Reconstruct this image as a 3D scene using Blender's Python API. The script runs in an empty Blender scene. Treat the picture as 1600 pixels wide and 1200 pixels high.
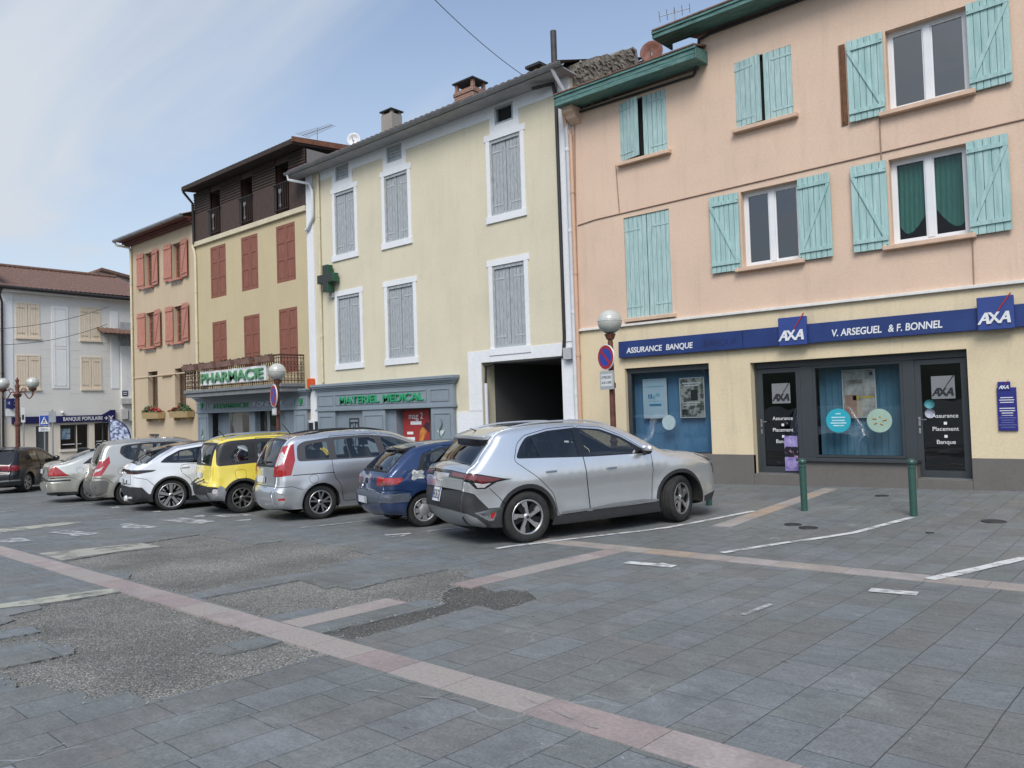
import bpy, bmesh, math, random
from math import sin, cos, radians, pi, sqrt, atan2, hypot
from mathutils import Vector, Matrix
from mathutils.geometry import delaunay_2d_cdt
import numpy as np
random.seed(7)
SC = bpy.context.scene
COL = SC.collection

# ------------------------------------------------------------------ camera
ZC = 1.90
YAW, PITCH, ROLL, FPX = radians(40.93), radians(1.79), radians(1.826), 1215.0
fw = Vector((-sin(YAW)*cos(PITCH), cos(YAW)*cos(PITCH), sin(PITCH)))
_r0 = Vector((cos(YAW), sin(YAW), 0)); _u0 = _r0.cross(fw)
rt = _r0*cos(ROLL) - _u0*sin(ROLL)
up = _r0*sin(ROLL) + _u0*cos(ROLL)
cam = bpy.data.cameras.new('camera'); camo = bpy.data.objects.new('camera', cam); COL.objects.link(camo)
cam.sensor_width = 36; cam.lens = FPX/1600*36; cam.clip_end = 5000; cam.clip_start = 0.05
camo.matrix_world = Matrix(((rt.x, up.x, -fw.x, 0), (rt.y, up.y, -fw.y, 0), (rt.z, up.z, -fw.z, ZC), (0, 0, 0, 1)))
SC.camera = camo

# ------------------------------------------------------------------ sky, sun, exposure
SUN_EL, SUN_AZ = radians(46), radians(301)      # azimuth measured from +X, counter-clockwise: where the sun stands
wd = bpy.data.worlds.new('World'); SC.world = wd; wd.use_nodes = True
nt = wd.node_tree; N = nt.nodes; LK = nt.links
bg = N['Background']
sky = N.new('ShaderNodeTexSky'); sky.sky_type = 'NISHITA'; sky.sun_disc = False
sky.sun_elevation = SUN_EL; sky.sun_rotation = pi/2 - SUN_AZ; sky.altitude = 500; sky.air_density = 1.25; sky.dust_density = 0.3; sky.ozone_density = 3.2
tc = N.new('ShaderNodeTexCoord')
sep = N.new('ShaderNodeSeparateXYZ'); LK.new(tc.outputs['Generated'], sep.inputs[0])
def mth(op, a, b=None, tree=None, clamp=False):
    t = tree or nt
    n = t.nodes.new('ShaderNodeMath'); n.operation = op; n.use_clamp = clamp
    for i, v in enumerate((a, b)):
        if v is None: continue
        if isinstance(v, (int, float)): n.inputs[i].default_value = v
        else: t.links.new(v, n.inputs[i])
    return n.outputs[0]
# cloud sheet: project the view direction on a plane high above, so clouds shrink towards the horizon
den = mth('ADD', mth('MAXIMUM', sep.outputs[2], 0.0), 0.16)
cb = N.new('ShaderNodeCombineXYZ')
LK.new(mth('DIVIDE', sep.outputs[0], den), cb.inputs[0]); LK.new(mth('DIVIDE', sep.outputs[1], den), cb.inputs[1])
mp = N.new('ShaderNodeMapping'); mp.inputs['Scale'].default_value = (0.55, 1.0, 1); mp.inputs['Rotation'].default_value = (0, 0, radians(-25)); mp.inputs['Location'].default_value = (3.3, 1.15, 0)
LK.new(cb.outputs[0], mp.inputs[0])
nz = N.new('ShaderNodeTexNoise'); nz.inputs['Scale'].default_value = 1.15; nz.inputs['Detail'].default_value = 9; nz.inputs['Roughness'].default_value = 0.52; nz.inputs['Distortion'].default_value = 0.6
LK.new(mp.outputs[0], nz.inputs['Vector'])
cr = N.new('ShaderNodeValToRGB'); cr.color_ramp.elements[0].position = 0.44; cr.color_ramp.elements[1].position = 0.66
cr.color_ramp.interpolation = 'EASE'
LK.new(nz.outputs['Fac'], cr.inputs[0])
# thicker veil low over the horizon
veil = mth('SUBTRACT', 1.22, mth('MULTIPLY', mth('MAXIMUM', sep.outputs[2], 0.0), 2.3), clamp=True)
fac = mth('ADD', mth('ADD', mth('MULTIPLY', cr.outputs[0], 0.66), 0.14), mth('MULTIPLY', veil, 0.62), clamp=True)
mx = N.new('ShaderNodeMix'); mx.data_type = 'RGBA'
LK.new(fac, mx.inputs[0]); sks = N.new('ShaderNodeVectorMath'); sks.operation = 'SCALE'; sks.inputs['Scale'].default_value = 1.18; LK.new(sky.outputs[0], sks.inputs[0]); LK.new(sks.outputs[0], mx.inputs[6])
# the thin cloud brightens towards the hidden sun (it stands behind the camera's right shoulder)
vd = N.new('ShaderNodeVectorMath'); vd.operation = 'DOT_PRODUCT'; LK.new(tc.outputs['Generated'], vd.inputs[0]); vd.inputs[1].default_value = (cos(SUN_EL)*cos(SUN_AZ), cos(SUN_EL)*sin(SUN_AZ), sin(SUN_EL))
glow = mth('ADD', 1.0, mth('MULTIPLY', mth('POWER', mth('MAXIMUM', vd.outputs['Value'], 0.0), 5.0), 2.4))
cm = N.new('ShaderNodeVectorMath'); cm.operation = 'SCALE'; cm.inputs[0].default_value = (4.75, 5.15, 5.7); LK.new(glow, cm.inputs['Scale']); LK.new(cm.outputs[0], mx.inputs[7])
SKY_MIX = mx
LK.new(mx.outputs[2], bg.inputs[0]); bg.inputs[1].default_value = 0.115
sun = bpy.data.lights.new('sun', 'SUN'); sun.energy = 2.2; sun.angle = radians(28); sun.color = (1, 0.945, 0.86)
so = bpy.data.objects.new('sun', sun); COL.objects.link(so)
sd = Vector((cos(SUN_EL)*cos(SUN_AZ), cos(SUN_EL)*sin(SUN_AZ), sin(SUN_EL)))
so.rotation_euler = sd.to_track_quat('Z', 'Y').to_euler()
SC.view_settings.view_transform = 'Standard'; SC.view_settings.look = 'None'; SC.view_settings.gamma = 1; SC.view_settings.exposure = 0.26
SC.cycles.max_bounces = 8; SC.cycles.transparent_max_bounces = 12; SC.cycles.caustics_reflective = False; SC.cycles.caustics_refractive = False
SC.cycles.sample_clamp_indirect = 4

# ------------------------------------------------------------------ measuring helpers (photo pixel -> metres on a known surface)
CAMP = Vector((0, 0, ZC))
def ray(x, y): return fw*FPX + rt*(x-800) + up*(600-y)
def onY(x, y, Y):
    d = ray(x, y); t = Y/d.y; p = CAMP + d*t; return p
def onX(x, y, X):
    d = ray(x, y); t = X/d.x; return CAMP + d*t
def onDist(x, y, dist):
    d = ray(x, y); return CAMP + d*(dist/FPX)
TH = radians(-1.6); SU, SA, SB = .0157, -.024, .032; V1, V2 = 8.2, 10.0; A0 = SU*7.4
def uv(X, Y): return X*cos(TH)+Y*sin(TH), -X*sin(TH)+Y*cos(TH)
def xy(u, v): return u*cos(TH)-v*sin(TH), u*sin(TH)+v*cos(TH)
def zg(X, Y):
    u, v = uv(X, Y); u = max(min(u, 30), -75)
    return A0 + SU*u + (SA*(v-V1) if v < V1 else (0 if v < V2 else SB*(min(v, 17)-V2)))
def gnd(x, y):
    d = ray(x, y)
    lo = 1e-5
    t = lo
    while t < 1 and ZC + t*d.z - zg(t*d.x, t*d.y) > 0:
        lo = t; t *= 1.01
    hi = t
    for _ in range(40):
        m = (lo+hi)/2
        if ZC + m*d.z - zg(m*d.x, m*d.y) > 0: lo = m
        else: hi = m
    return Vector((lo*d.x, lo*d.y, ZC+lo*d.z))

# ------------------------------------------------------------------ object helpers
def tag(o, label=None, cat=None, group=None, kind=None):
    if label: o['label'] = label
    if cat: o['category'] = cat
    if group: o['group'] = group
    if kind: o['kind'] = kind
    return o
def thing(name, label, cat, loc=(0, 0, 0), rz=0, group=None):
    o = bpy.data.objects.new(name, None); COL.objects.link(o); o.location = loc; o.rotation_euler = (0, 0, rz); o.empty_display_size = .2
    return tag(o, label, cat, group)

class MB:
    def __init__(s): s.v = []; s.f = []; s.sm = []
    def add(s, vs, fs, smooth=False):
        b = len(s.v); s.v += [tuple(p) for p in vs]
        for f in fs: s.f.append([b+i for i in f]); s.sm.append(smooth)
        return s
    def box(s, x0, x1, y0, y1, z0, z1, M=None):
        if x0 > x1: x0, x1 = x1, x0
        if y0 > y1: y0, y1 = y1, y0
        if z0 > z1: z0, z1 = z1, z0
        vs = [Vector(p) for p in ((x0,y0,z0),(x1,y0,z0),(x1,y1,z0),(x0,y1,z0),(x0,y0,z1),(x1,y0,z1),(x1,y1,z1),(x0,y1,z1))]
        if M is not None: vs = [M @ p for p in vs]
        return s.add(vs, [(0,3,2,1),(4,5,6,7),(0,1,5,4),(1,2,6,5),(2,3,7,6),(3,0,4,7)])
    def hexa(s, pts):   # 4 bottom + 4 top corners
        return s.add(pts, [(0,3,2,1),(4,5,6,7),(0,1,5,4),(1,2,6,5),(2,3,7,6),(3,0,4,7)])
    def prism(s, poly, a, b, fn):    # poly 2D, extruded from a to b; fn(p,q,t)->3D
        n = len(poly); vs = [fn(p[0], p[1], a) for p in poly] + [fn(p[0], p[1], b) for p in poly]
        fs = [list(range(n))[::-1], list(range(n, 2*n))] + [(i, (i+1) % n, n+(i+1) % n, n+i) for i in range(n)]
        return s.add(vs, fs)
    def tube(s, pts, r, n=8, cap=True, smooth=True):
        pts = [Vector(p) for p in pts]; rs = r if isinstance(r, (list, tuple)) else [r]*len(pts)
        rings = []; prev = None
        for i, p in enumerate(pts):
            d = (pts[min(i+1, len(pts)-1)] - pts[max(i-1, 0)])
            if d.length < 1e-9: d = Vector((0, 0, 1))
            d.normalize()
            a = prev if prev is not None else (Vector((0, 0, 1)) if abs(d.z) < .9 else Vector((1, 0, 0)))
            a = (a - d*a.dot(d));
            if a.length < 1e-6: a = Vector((1, 0, 0)) - d*d.x
            a.normalize(); b = d.cross(a); prev = a
            rings.append([p + (a*cos(2*pi*k/n) + b*sin(2*pi*k/n))*rs[i] for k in range(n)])
        vs = [q for R in rings for q in R]
        fs = [(i*n+k, i*n+(k+1) % n, (i+1)*n+(k+1) % n, (i+1)*n+k) for i in range(len(pts)-1) for k in range(n)]
        s.add(vs, fs, smooth)
        if cap: s.add(rings[0], [list(range(n))[::-1]]); s.add(rings[-1], [list(range(n))])
        return s
    def lathe(s, prof, M=None, n=24, smooth=True, a0=0, a1=2*pi):     # prof (r,z) around local z
        vs = []; full = abs(a1-a0-2*pi) < 1e-6; m = n if full else n+1
        for r, z in prof:
            for k in range(m):
                a = a0 + (a1-a0)*k/n; p = Vector((r*cos(a), r*sin(a), z)); vs.append(M @ p if M is not None else p)
        fs = [(i*m+k, i*m+(k+1) % m, (i+1)*m+(k+1) % m, (i+1)*m+k) for i in range(len(prof)-1) for k in range(n)]
        return s.add(vs, fs, smooth)
    def sphere(s, c, r, n=16, m=10, sc=(1, 1, 1), M=None):
        prof = [(max(1e-4, r*sin(pi*i/m)), -r*cos(pi*i/m)) for i in range(m+1)]
        L = Matrix.Translation(Vector(c)) @ Matrix.Diagonal((*sc, 1))
        return s.lathe(prof, (M @ L) if M is not None else L, n)
    def build(s, name, mat, parent=None, bevel=0, seg=1, origin=None, smooth=None):
        me = bpy.data.meshes.new(name)
        off = Vector(origin) if origin is not None else woff(parent)
        me.from_pydata([tuple(Vector(p)-off) for p in s.v], [], s.f); me.validate()
        bm = bmesh.new(); bm.from_mesh(me)
        bmesh.ops.remove_doubles(bm, verts=bm.verts, dist=1e-6) if bevel else None
        bmesh.ops.recalc_face_normals(bm, faces=bm.faces)
        if bevel:
            es = [e for e in bm.edges if len(e.link_faces) == 2 and e.calc_face_angle(0) > .5]
            bmesh.ops.bevel(bm, geom=es, offset=bevel, segments=seg, affect='EDGES', profile=.5, clamp_overlap=True)
        bm.to_mesh(me); bm.free()
        if not bevel:
            sm = s.sm
            if len(sm) == len(me.polygons): me.polygons.foreach_set('use_smooth', [bool(x) if smooth is None else smooth for x in sm])
        elif smooth: me.polygons.foreach_set('use_smooth', [True]*len(me.polygons))
        o = bpy.data.objects.new(name, me); COL.objects.link(o)
        for m_ in (mat if isinstance(mat, (list, tuple)) else [mat]): me.materials.append(m_)
        if parent is not None:
            o.parent = parent
        elif origin is not None: o.location = off; WORLD.add(o.name)
        return o
WORLD = set()
def woff(p):
    if p is None: return Vector((0, 0, 0))
    while p.parent: p = p.parent
    return Vector(p.location) if p.name in WORLD else Vector((0, 0, 0))
def place(name, label, cat, loc, group=None):
    o = thing(name, label, cat, loc, 0, group); WORLD.add(o.name); return o
def copy_tree(o, parent=None):
    c = o.copy(); COL.objects.link(c)
    if parent is not None: c.parent = parent
    for ch in list(o.children): copy_tree(ch, c)
    return c

# ------------------------------------------------------------------ materials
MATS = {}
def mat(name, col, rough=.7, var=.10, scale=2.5, col2=None, mix=.5, metallic=0, bump=0, bscale=60, coat=0, stretch=(1, 1, 1), emit=0, fine=.06, fscale=None, spec=.5, sharp=.15):
    if name in MATS: return MATS[name]
    m = bpy.data.materials.new(name); m.use_nodes = True; t = m.node_tree; n = t.nodes; l = t.links
    b = n['Principled BSDF']; b.inputs['Roughness'].default_value = rough; b.inputs['Metallic'].default_value = metallic
    b.inputs['Specular IOR Level'].default_value = spec
    if coat: b.inputs['Coat Weight'].default_value = coat; b.inputs['Coat Roughness'].default_value = .04
    c = Vector(col[:3])
    tcn = n.new('ShaderNodeTexCoord'); mpn = n.new('ShaderNodeMapping'); mpn.inputs['Scale'].default_value = stretch
    l.new(tcn.outputs['Object'], mpn.inputs[0])
    if var or col2 or fine:
        nz = n.new('ShaderNodeTexNoise'); nz.inputs['Scale'].default_value = scale; nz.inputs['Detail'].default_value = 6; nz.inputs['Roughness'].default_value = .6
        l.new(mpn.outputs[0], nz.inputs['Vector'])
        rp = n.new('ShaderNodeValToRGB'); rp.color_ramp.elements[0].position = mix-sharp; rp.color_ramp.elements[1].position = mix+sharp
        l.new(nz.outputs['Fac'], rp.inputs[0])
        ca = c*(1-var); cbb = (Vector(col2[:3]) if col2 else c*(1+var))
        rp.color_ramp.elements[0].color = (*ca, 1); rp.color_ramp.elements[1].color = (*cbb, 1)
        out = rp.outputs[0]
        if fine:
            nf = n.new('ShaderNodeTexNoise'); nf.inputs['Scale'].default_value = fscale or scale*14; nf.inputs['Detail'].default_value = 4
            l.new(mpn.outputs[0], nf.inputs['Vector'])
            mr = n.new('ShaderNodeMapRange'); mr.inputs[1].default_value = .3; mr.inputs[2].default_value = .7; mr.inputs[3].default_value = 1-fine; mr.inputs[4].default_value = 1+fine
            l.new(nf.outputs['Fac'], mr.inputs[0])
            mm = n.new('ShaderNodeMix'); mm.data_type = 'RGBA'; mm.blend_type = 'MULTIPLY'; mm.inputs[0].default_value = 1
            l.new(out, mm.inputs[6]); l.new(mr.outputs[0], mm.inputs[7]); out = mm.outputs[2]
        l.new(out, b.inputs['Base Color'])
    else: b.inputs['Base Color'].default_value = (*c, 1)
    if bump:
        nb = n.new('ShaderNodeTexNoise'); nb.inputs['Scale'].default_value = bscale; nb.inputs['Detail'].default_value = 5
        l.new(mpn.outputs[0], nb.inputs['Vector'])
        bp = n.new('ShaderNodeBump'); bp.inputs['Strength'].default_value = bump; bp.inputs['Distance'].default_value = .01
        l.new(nb.outputs['Fac'], bp.inputs['Height']); l.new(bp.outputs[0], b.inputs['Normal'])
    if emit:
        b.inputs['Emission Color'].default_value = (*c, 1); b.inputs['Emission Strength'].default_value = emit
    MATS[name] = m; return m
def plaster(name, col, stain=(.45, .40, .34), amt=.25, bump=.25, streak=.5):
    """wall render: broad tone drift, vertical rain streaks, fine grain"""
    if name in MATS: return MATS[name]
    m = mat(name, col, rough=.92, var=.035, scale=.7, fine=.05, fscale=22, bump=bump, bscale=45, spec=.2)
    t = m.node_tree; n = t.nodes; l = t.links; b = n['Principled BSDF']
    src = b.inputs['Base Color'].links[0].from_socket
    tcn = n.new('ShaderNodeTexCoord')
    a = n.new('ShaderNodeMapping'); a.inputs['Scale'].default_value = (2.2, 2.2, .22); l.new(tcn.outputs['Object'], a.inputs[0])
    z1 = n.new('ShaderNodeTexNoise'); z1.inputs['Scale'].default_value = 1.6; z1.inputs['Detail'].default_value = 8; z1.inputs['Roughness'].default_value = .65; l.new(a.outputs[0], z1.inputs['Vector'])
    r1 = n.new('ShaderNodeValToRGB'); r1.color_ramp.elements[0].position = .52; r1.color_ramp.elements[1].position = .78; l.new(z1.outputs['Fac'], r1.inputs[0])
    z2 = n.new('ShaderNodeTexNoise'); z2.inputs['Scale'].default_value = .55; z2.inputs['Detail'].default_value = 10; z2.inputs['Roughness'].default_value = .7; l.new(tcn.outputs['Object'], z2.inputs['Vector'])
    r2 = n.new('ShaderNodeValToRGB'); r2.color_ramp.elements[0].position = .5; r2.color_ramp.elements[1].position = .75; l.new(z2.outputs['Fac'], r2.inputs[0])
    f = mth('MULTIPLY', mth('ADD', mth('MULTIPLY', r1.outputs[0], streak, t), mth('MULTIPLY', r2.outputs[0], .55, t), t), amt, t, True)
    mm = n.new('ShaderNodeMix'); mm.data_type = 'RGBA'; l.new(f, mm.inputs[0]); l.new(src, mm.inputs[6]); mm.inputs[7].default_value = (*stain, 1)
    l.new(mm.outputs[2], b.inputs['Base Color'])
    return m
def glass(name, tint=(.25, .28, .28), refl=1.0, rough=.02, ior=1.5, pan=0):
    if name in MATS: return MATS[name]
    m = bpy.data.materials.new(name); m.use_nodes = True; t = m.node_tree; n = t.nodes; l = t.links; n.remove(n['Principled BSDF'])
    tr = n.new('ShaderNodeBsdfTransparent'); tr.inputs[0].default_value = (*tint, 1)
    gl = n.new('ShaderNodeBsdfGlossy'); gl.inputs['Roughness'].default_value = rough; gl.inputs[0].default_value = (.95, .97, 1, 1)
    fr = n.new('ShaderNodeFresnel'); ge = n.new('ShaderNodeNewGeometry'); l.new(mth('ADD', ior, mth('MULTIPLY', ge.outputs['Backfacing'], 1/ior-ior, t), t), fr.inputs[0])
    mi = n.new('ShaderNodeMixShader')
    f = mth('MULTIPLY', fr.outputs[0], refl, t, True)
    l.new(f, mi.inputs[0]); l.new(tr.outputs[0], mi.inputs[1]); l.new(gl.outputs[0], mi.inputs[2]); l.new(mi.outputs[0], n['Material Output'].inputs[0])
    if pan:
        nb = n.new('ShaderNodeTexNoise'); nb.inputs['Scale'].default_value = 1.5; tcn = n.new('ShaderNodeTexCoord'); l.new(tcn.outputs['Object'], nb.inputs['Vector'])
        bp = n.new('ShaderNodeBump'); bp.inputs['Strength'].default_value = pan; bp.inputs['Distance'].default_value = .05; l.new(nb.outputs['Fac'], bp.inputs['Height']); l.new(bp.outputs[0], gl.inputs['Normal'])
    MATS[name] = m; return m
def text_mesh(txt, size, mat_, name, parent, origin, right, upv, depth=.01, align='CENTER', shear=0, width=None, bold=0, spacing=1.0):
    """lettering: built-in font turned into a mesh, base line centred on origin, running along 'right'"""
    cu = bpy.data.curves.new('txt', 'FONT'); cu.body = txt; cu.size = size; cu.align_x = align; cu.extrude = depth/2; cu.shear = shear; cu.offset = bold; cu.space_character = spacing
    to = bpy.data.objects.new('txt', cu); COL.objects.link(to)
    bpy.context.view_layer.update()
    dg = bpy.context.evaluated_depsgraph_get(); me = bpy.data.meshes.new_from_object(to.evaluated_get(dg))
    bpy.data.objects.remove(to); bpy.data.curves.remove(cu)
    R = Vector(right).normalized(); U = Vector(upv).normalized(); Nn = R.cross(U)
    xs = [v.co.x for v in me.vertices] or [0]
    k = (width/(max(xs)-min(xs))) if width else 1
    xm = (max(xs)+min(xs))/2 if align == 'CENTER' else 0
    off = woff(parent)
    for v in me.vertices:
        v.co = Vector(origin) + R*((v.co.x-xm)*k) + U*v.co.y + Nn*v.co.z - off
    me.name = name; me.materials.clear(); me.materials.append(mat_)
    o = bpy.data.objects.new(name, me); COL.objects.link(o)
    if parent is not None: o.parent = parent
    return o
# ================================================================== GROUND
def paver_mat():
    m = bpy.data.materials.new('slate_pavers'); m.use_nodes = True; t = m.node_tree; n = t.nodes; l = t.links; b = n['Principled BSDF']
    tcn = n.new('ShaderNodeTexCoord'); mpn = n.new('ShaderNodeMapping'); mpn.vector_type = 'TEXTURE'
    # texture X runs along v (towards the houses), texture Y across the courses
    mpn.inputs['Rotation'].default_value = (0, 0, TH + pi/2)
    ox, oy = xy(-0.952, 6.06); mpn.inputs['Location'].default_value = (ox, oy, 0)
    l.new(tcn.outputs['Object'], mpn.inputs[0])
    # a little waviness so joints are not ruler straight
    wv = n.new('ShaderNodeTexNoise'); wv.inputs['Scale'].default_value = 1.7; wv.inputs['Detail'].default_value = 4; l.new(mpn.outputs[0], wv.inputs['Vector'])
    sb = n.new('ShaderNodeVectorMath'); sb.operation = 'SUBTRACT'; l.new(wv.outputs['Color'], sb.inputs[0]); sb.inputs[1].default_value = (.5, .5, .5)
    sl = n.new('ShaderNodeVectorMath'); sl.operation = 'SCALE'; l.new(sb.outputs[0], sl.inputs[0]); sl.inputs['Scale'].default_value = .022
    ad = n.new('ShaderNodeVectorMath'); l.new(mpn.outputs[0], ad.inputs[0]); l.new(sl.outputs[0], ad.inputs[1])
    def brick(c1, c2, mort, msize, smooth):
        k = n.new('ShaderNodeTexBrick'); k.offset = .43; k.offset_frequency = 2; k.squash = .82; k.squash_frequency = 3
        k.inputs['Scale'].default_value = 1; k.inputs['Brick Width'].default_value = .58; k.inputs['Row Height'].default_value = .325
        k.inputs['Mortar Size'].default_value = msize; k.inputs['Mortar Smooth'].default_value = smooth; k.inputs['Bias'].default_value = 0
        k.inputs['Color1'].default_value = c1; k.inputs['Color2'].default_value = c2; k.inputs['Mortar'].default_value = mort
        l.new(ad.outputs[0], k.inputs['Vector']); return k
    k1 = brick((.190, .197, .196, 1), (.142, .150, .152, 1), (.068, .069, .071, 1), .0044, .5)
    k2 = brick((0, 0, 0, 1), (1, 1, 1, 1), (.5, .5, .5, 1), .0, 0)
    # per-slab tint: greenish / bluish / rusty
    rp = n.new('ShaderNodeValToRGB'); e = rp.color_ramp.elements
    e[0].position = 0; e[0].color = (.84, .885, .925, 1); e[1].position = 1; e[1].color = (1.12, 1.11, 1.05, 1)
    for p, c in ((.3, (1.0, 1.0, 1.02, 1)), (.55, (.95, 1.0, .97, 1)), (.75, (1.05, 1.0, .96, 1))):
        x = e.new(p); x.color = c
    l.new(k2.outputs['Color'], rp.inputs[0])
    m1 = n.new('ShaderNodeMix'); m1.data_type = 'RGBA'; m1.blend_type = 'MULTIPLY'; m1.inputs[0].default_value = 1; l.new(k1.outputs['Color'], m1.inputs[6]); l.new(rp.outputs[0], m1.inputs[7])
    def noise(sc, det, lo, hi, a, bb, stretch=None, rough=.6):
        z = n.new('ShaderNodeTexNoise'); z.inputs['Scale'].default_value = sc; z.inputs['Detail'].default_value = det; z.inputs['Roughness'].default_value = rough
        src = mpn.outputs[0]
        if stretch:
            q = n.new('ShaderNodeMapping'); q.inputs['Scale'].default_value = stretch; l.new(src, q.inputs[0]); src = q.outputs[0]
        l.new(src, z.inputs['Vector'])
        r = n.new('ShaderNodeMapRange'); r.inputs[1].default_value = lo; r.inputs[2].default_value = hi; r.inputs[3].default_value = a; r.inputs[4].default_value = bb
        l.new(z.outputs['Fac'], r.inputs[0]); return r.outputs[0]
    def mul(c, f):
        x = n.new('ShaderNodeMix'); x.data_type = 'RGBA'; x.blend_type = 'MULTIPLY'; x.inputs[0].default_value = 1; l.new(c, x.inputs[6]); l.new(f, x.inputs[7]); return x.outputs[2]
    c = mul(m1.outputs[2], noise(.35, 6, .3, .7, .86, 1.14))
    c = mul(c, noise(2.2, 7, .3, .7, .90, 1.10))
    c = mul(c, noise(60, 5, .3, .7, .76, 1.24))
    c = mul(c, noise(5, 8, .3, .7, .84, 1.16, (3.2, 1, 1), .7))
    # pale quartz veins, here and there
    def vein(sc, mask, off):
        q = n.new('ShaderNodeMapping'); q.inputs['Location'].default_value = (off, off*.7, 0); l.new(mpn.outputs[0], q.inputs[0])
        z = n.new('ShaderNodeTexNoise'); z.inputs['Scale'].default_value = sc; z.inputs['Detail'].default_value = 2; l.new(q.outputs[0], z.inputs['Vector'])
        a = mth('ABSOLUTE', mth('SUBTRACT', z.outputs['Fac'], .5, t), None, t)
        r = n.new('ShaderNodeMapRange'); r.inputs[1].default_value = 0; r.inputs[2].default_value = .006; r.inputs[3].default_value = .7; r.inputs[4].default_value = 0; l.new(a, r.inputs[0])
        return mth('MULTIPLY', r.outputs[0], mask, t)
    VEIN = vein(1.3, noise(.9, 3, .56, .66, 0, 1), 7.3)
    # pale scuffs and rusty veins
    def lay(c, f, col):
        x = n.new('ShaderNodeMix'); x.data_type = 'RGBA'; l.new(f, x.inputs[0]); l.new(c, x.inputs[6]); x.inputs[7].default_value = (*col, 1); return x.outputs[2]
    c = lay(c, noise(1.1, 9, .58, .80, 0, .45, None, .72), (.30, .315, .33))
    c = lay(c, VEIN, (.36, .37, .38))
    c = lay(c, noise(1.6, 9, .64, .74, 0, .40, (2.2, .9, 1), .6), (.24, .20, .16))
    c = lay(c, noise(1.3, 8, .58, .78, 0, .6), (.085, .087, .090)); c = lay(c, noise(.42, 10, .56, .70, 0, .42, None, .75), (.095, .097, .10)); c = lay(c, noise(9, 3, .70, .76, 0, .8), (.04, .042, .045)); c = lay(c, noise(13, 2, .74, .79, 0, .7), (.42, .43, .44))
    l.new(c, b.inputs['Base Color']); l.new(noise(3, 6, .3, .7, .52, .78), b.inputs['Roughness']); b.inputs['Specular IOR Level'].default_value = .4
    h = mth('ADD', mth('MULTIPLY', k1.outputs['Fac'], -.6, t), mth('MULTIPLY', noise(20, 7, .2, .8, 0, 1), .35, t), t)
    h = mth('ADD', h, mth('MULTIPLY', k2.outputs['Color'], .25, t), t)
    bp = n.new('ShaderNodeBump'); bp.inputs['Strength'].default_value = .55; bp.inputs['Distance'].default_value = .008; l.new(h, bp.inputs['Height']); l.new(bp.outputs[0], b.inputs['Normal'])
    return m
def gravel_mat(name, dark):
    m = bpy.data.materials.new(name); m.use_nodes = True; t = m.node_tree; n = t.nodes; l = t.links; b = n['Principled BSDF']
    tcn = n.new('ShaderNodeTexCoord')
    v = n.new('ShaderNodeTexVoronoi'); v.inputs['Scale'].default_value = 88; l.new(tcn.outputs['Object'], v.inputs['Vector'])
    rp = n.new('ShaderNodeValToRGB'); e = rp.color_ramp.elements; e[0].color = (.10*dark, .096*dark, .086*dark, 1); e[1].color = (.42*dark, .405*dark, .365*dark, 1)
    x = e.new(.5); x.color = (.185*dark, .18*dark, .162*dark, 1); x = e.new(.85); x.color = (.285*dark, .277*dark, .25*dark, 1)
    s = n.new('ShaderNodeSeparateColor'); l.new(v.outputs['Color'], s.inputs[0]); l.new(s.outputs[0], rp.inputs[0])
    z = n.new('ShaderNodeTexNoise'); z.inputs['Scale'].default_value = .9; z.inputs['Detail'].default_value = 8; l.new(tcn.outputs['Object'], z.inputs['Vector'])
    r = n.new('ShaderNodeMapRange'); r.inputs[1].default_value = .3; r.inputs[2].default_value = .7; r.inputs[3].default_value = .66; r.inputs[4].default_value = 1.26; l.new(z.outputs['Fac'], r.inputs[0])
    mm = n.new('ShaderNodeMix'); mm.data_type = 'RGBA'; mm.blend_type = 'MULTIPLY'; mm.inputs[0].default_value = 1; l.new(rp.outputs[0], mm.inputs[6]); l.new(r.outputs[0], mm.inputs[7]); l.new(mm.outputs[2], b.inputs['Base Color'])
    b.inputs['Roughness'].default_value = .85
    bp = n.new('ShaderNodeBump'); bp.inputs['Strength'].default_value = .9; bp.inputs['Distance'].default_value = .012; bp.invert = True; l.new(v.outputs['Distance'], bp.inputs['Height']); l.new(bp.outputs[0], b.inputs['Normal'])
    return m
def G(pts): return [tuple(gnd(x, y).xy) for x, y in pts]

PA = [(190,925),(315,962),(400,989),(421,995),(400,996),(312,1014),(347,1024),(395,1014),(446,1001),(510,1022),(400,1054),(235,1096),(197,1081),(147,1092),(120,1077),(92,1080),(67,1067),(24,1075),(15,1057),(-6,1048),(-4,1044),(116,1021),(110,1006),(76,1009),(62,1000),(-4,1010),(-4,999),(63,987),(50,978),(-4,986),(-4,977),(23,968),(12,962),(64,951),(60,946)]
PB = [(97,877),(180,863),(252,855),(225,848),(312,835),(400,850),(440,845),(492,847),(510,852),(555,854),(550,860),(585,867),(505,885),(515,889),(400,905),(290,929),(255,921),(200,905),(205,897),(195,891),(165,893)]
PC = [(312,935),(400,919),(467,906),(492,912),(510,919),(527,916),(550,921),(615,905),(700,889),(740,890),(725,899),(747,905),(690,925),(695,944),(670,936),(632,941),(595,936),(520,953),(500,947),(413,964)]
PD = [(502,989),(560,976),(632,959),(695,944),(690,925),(747,905),(750,915),(772,924),(800,920),(825,924),(838,936),(800,949),(782,954),(745,946),(650,973),(550,1000)]
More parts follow.
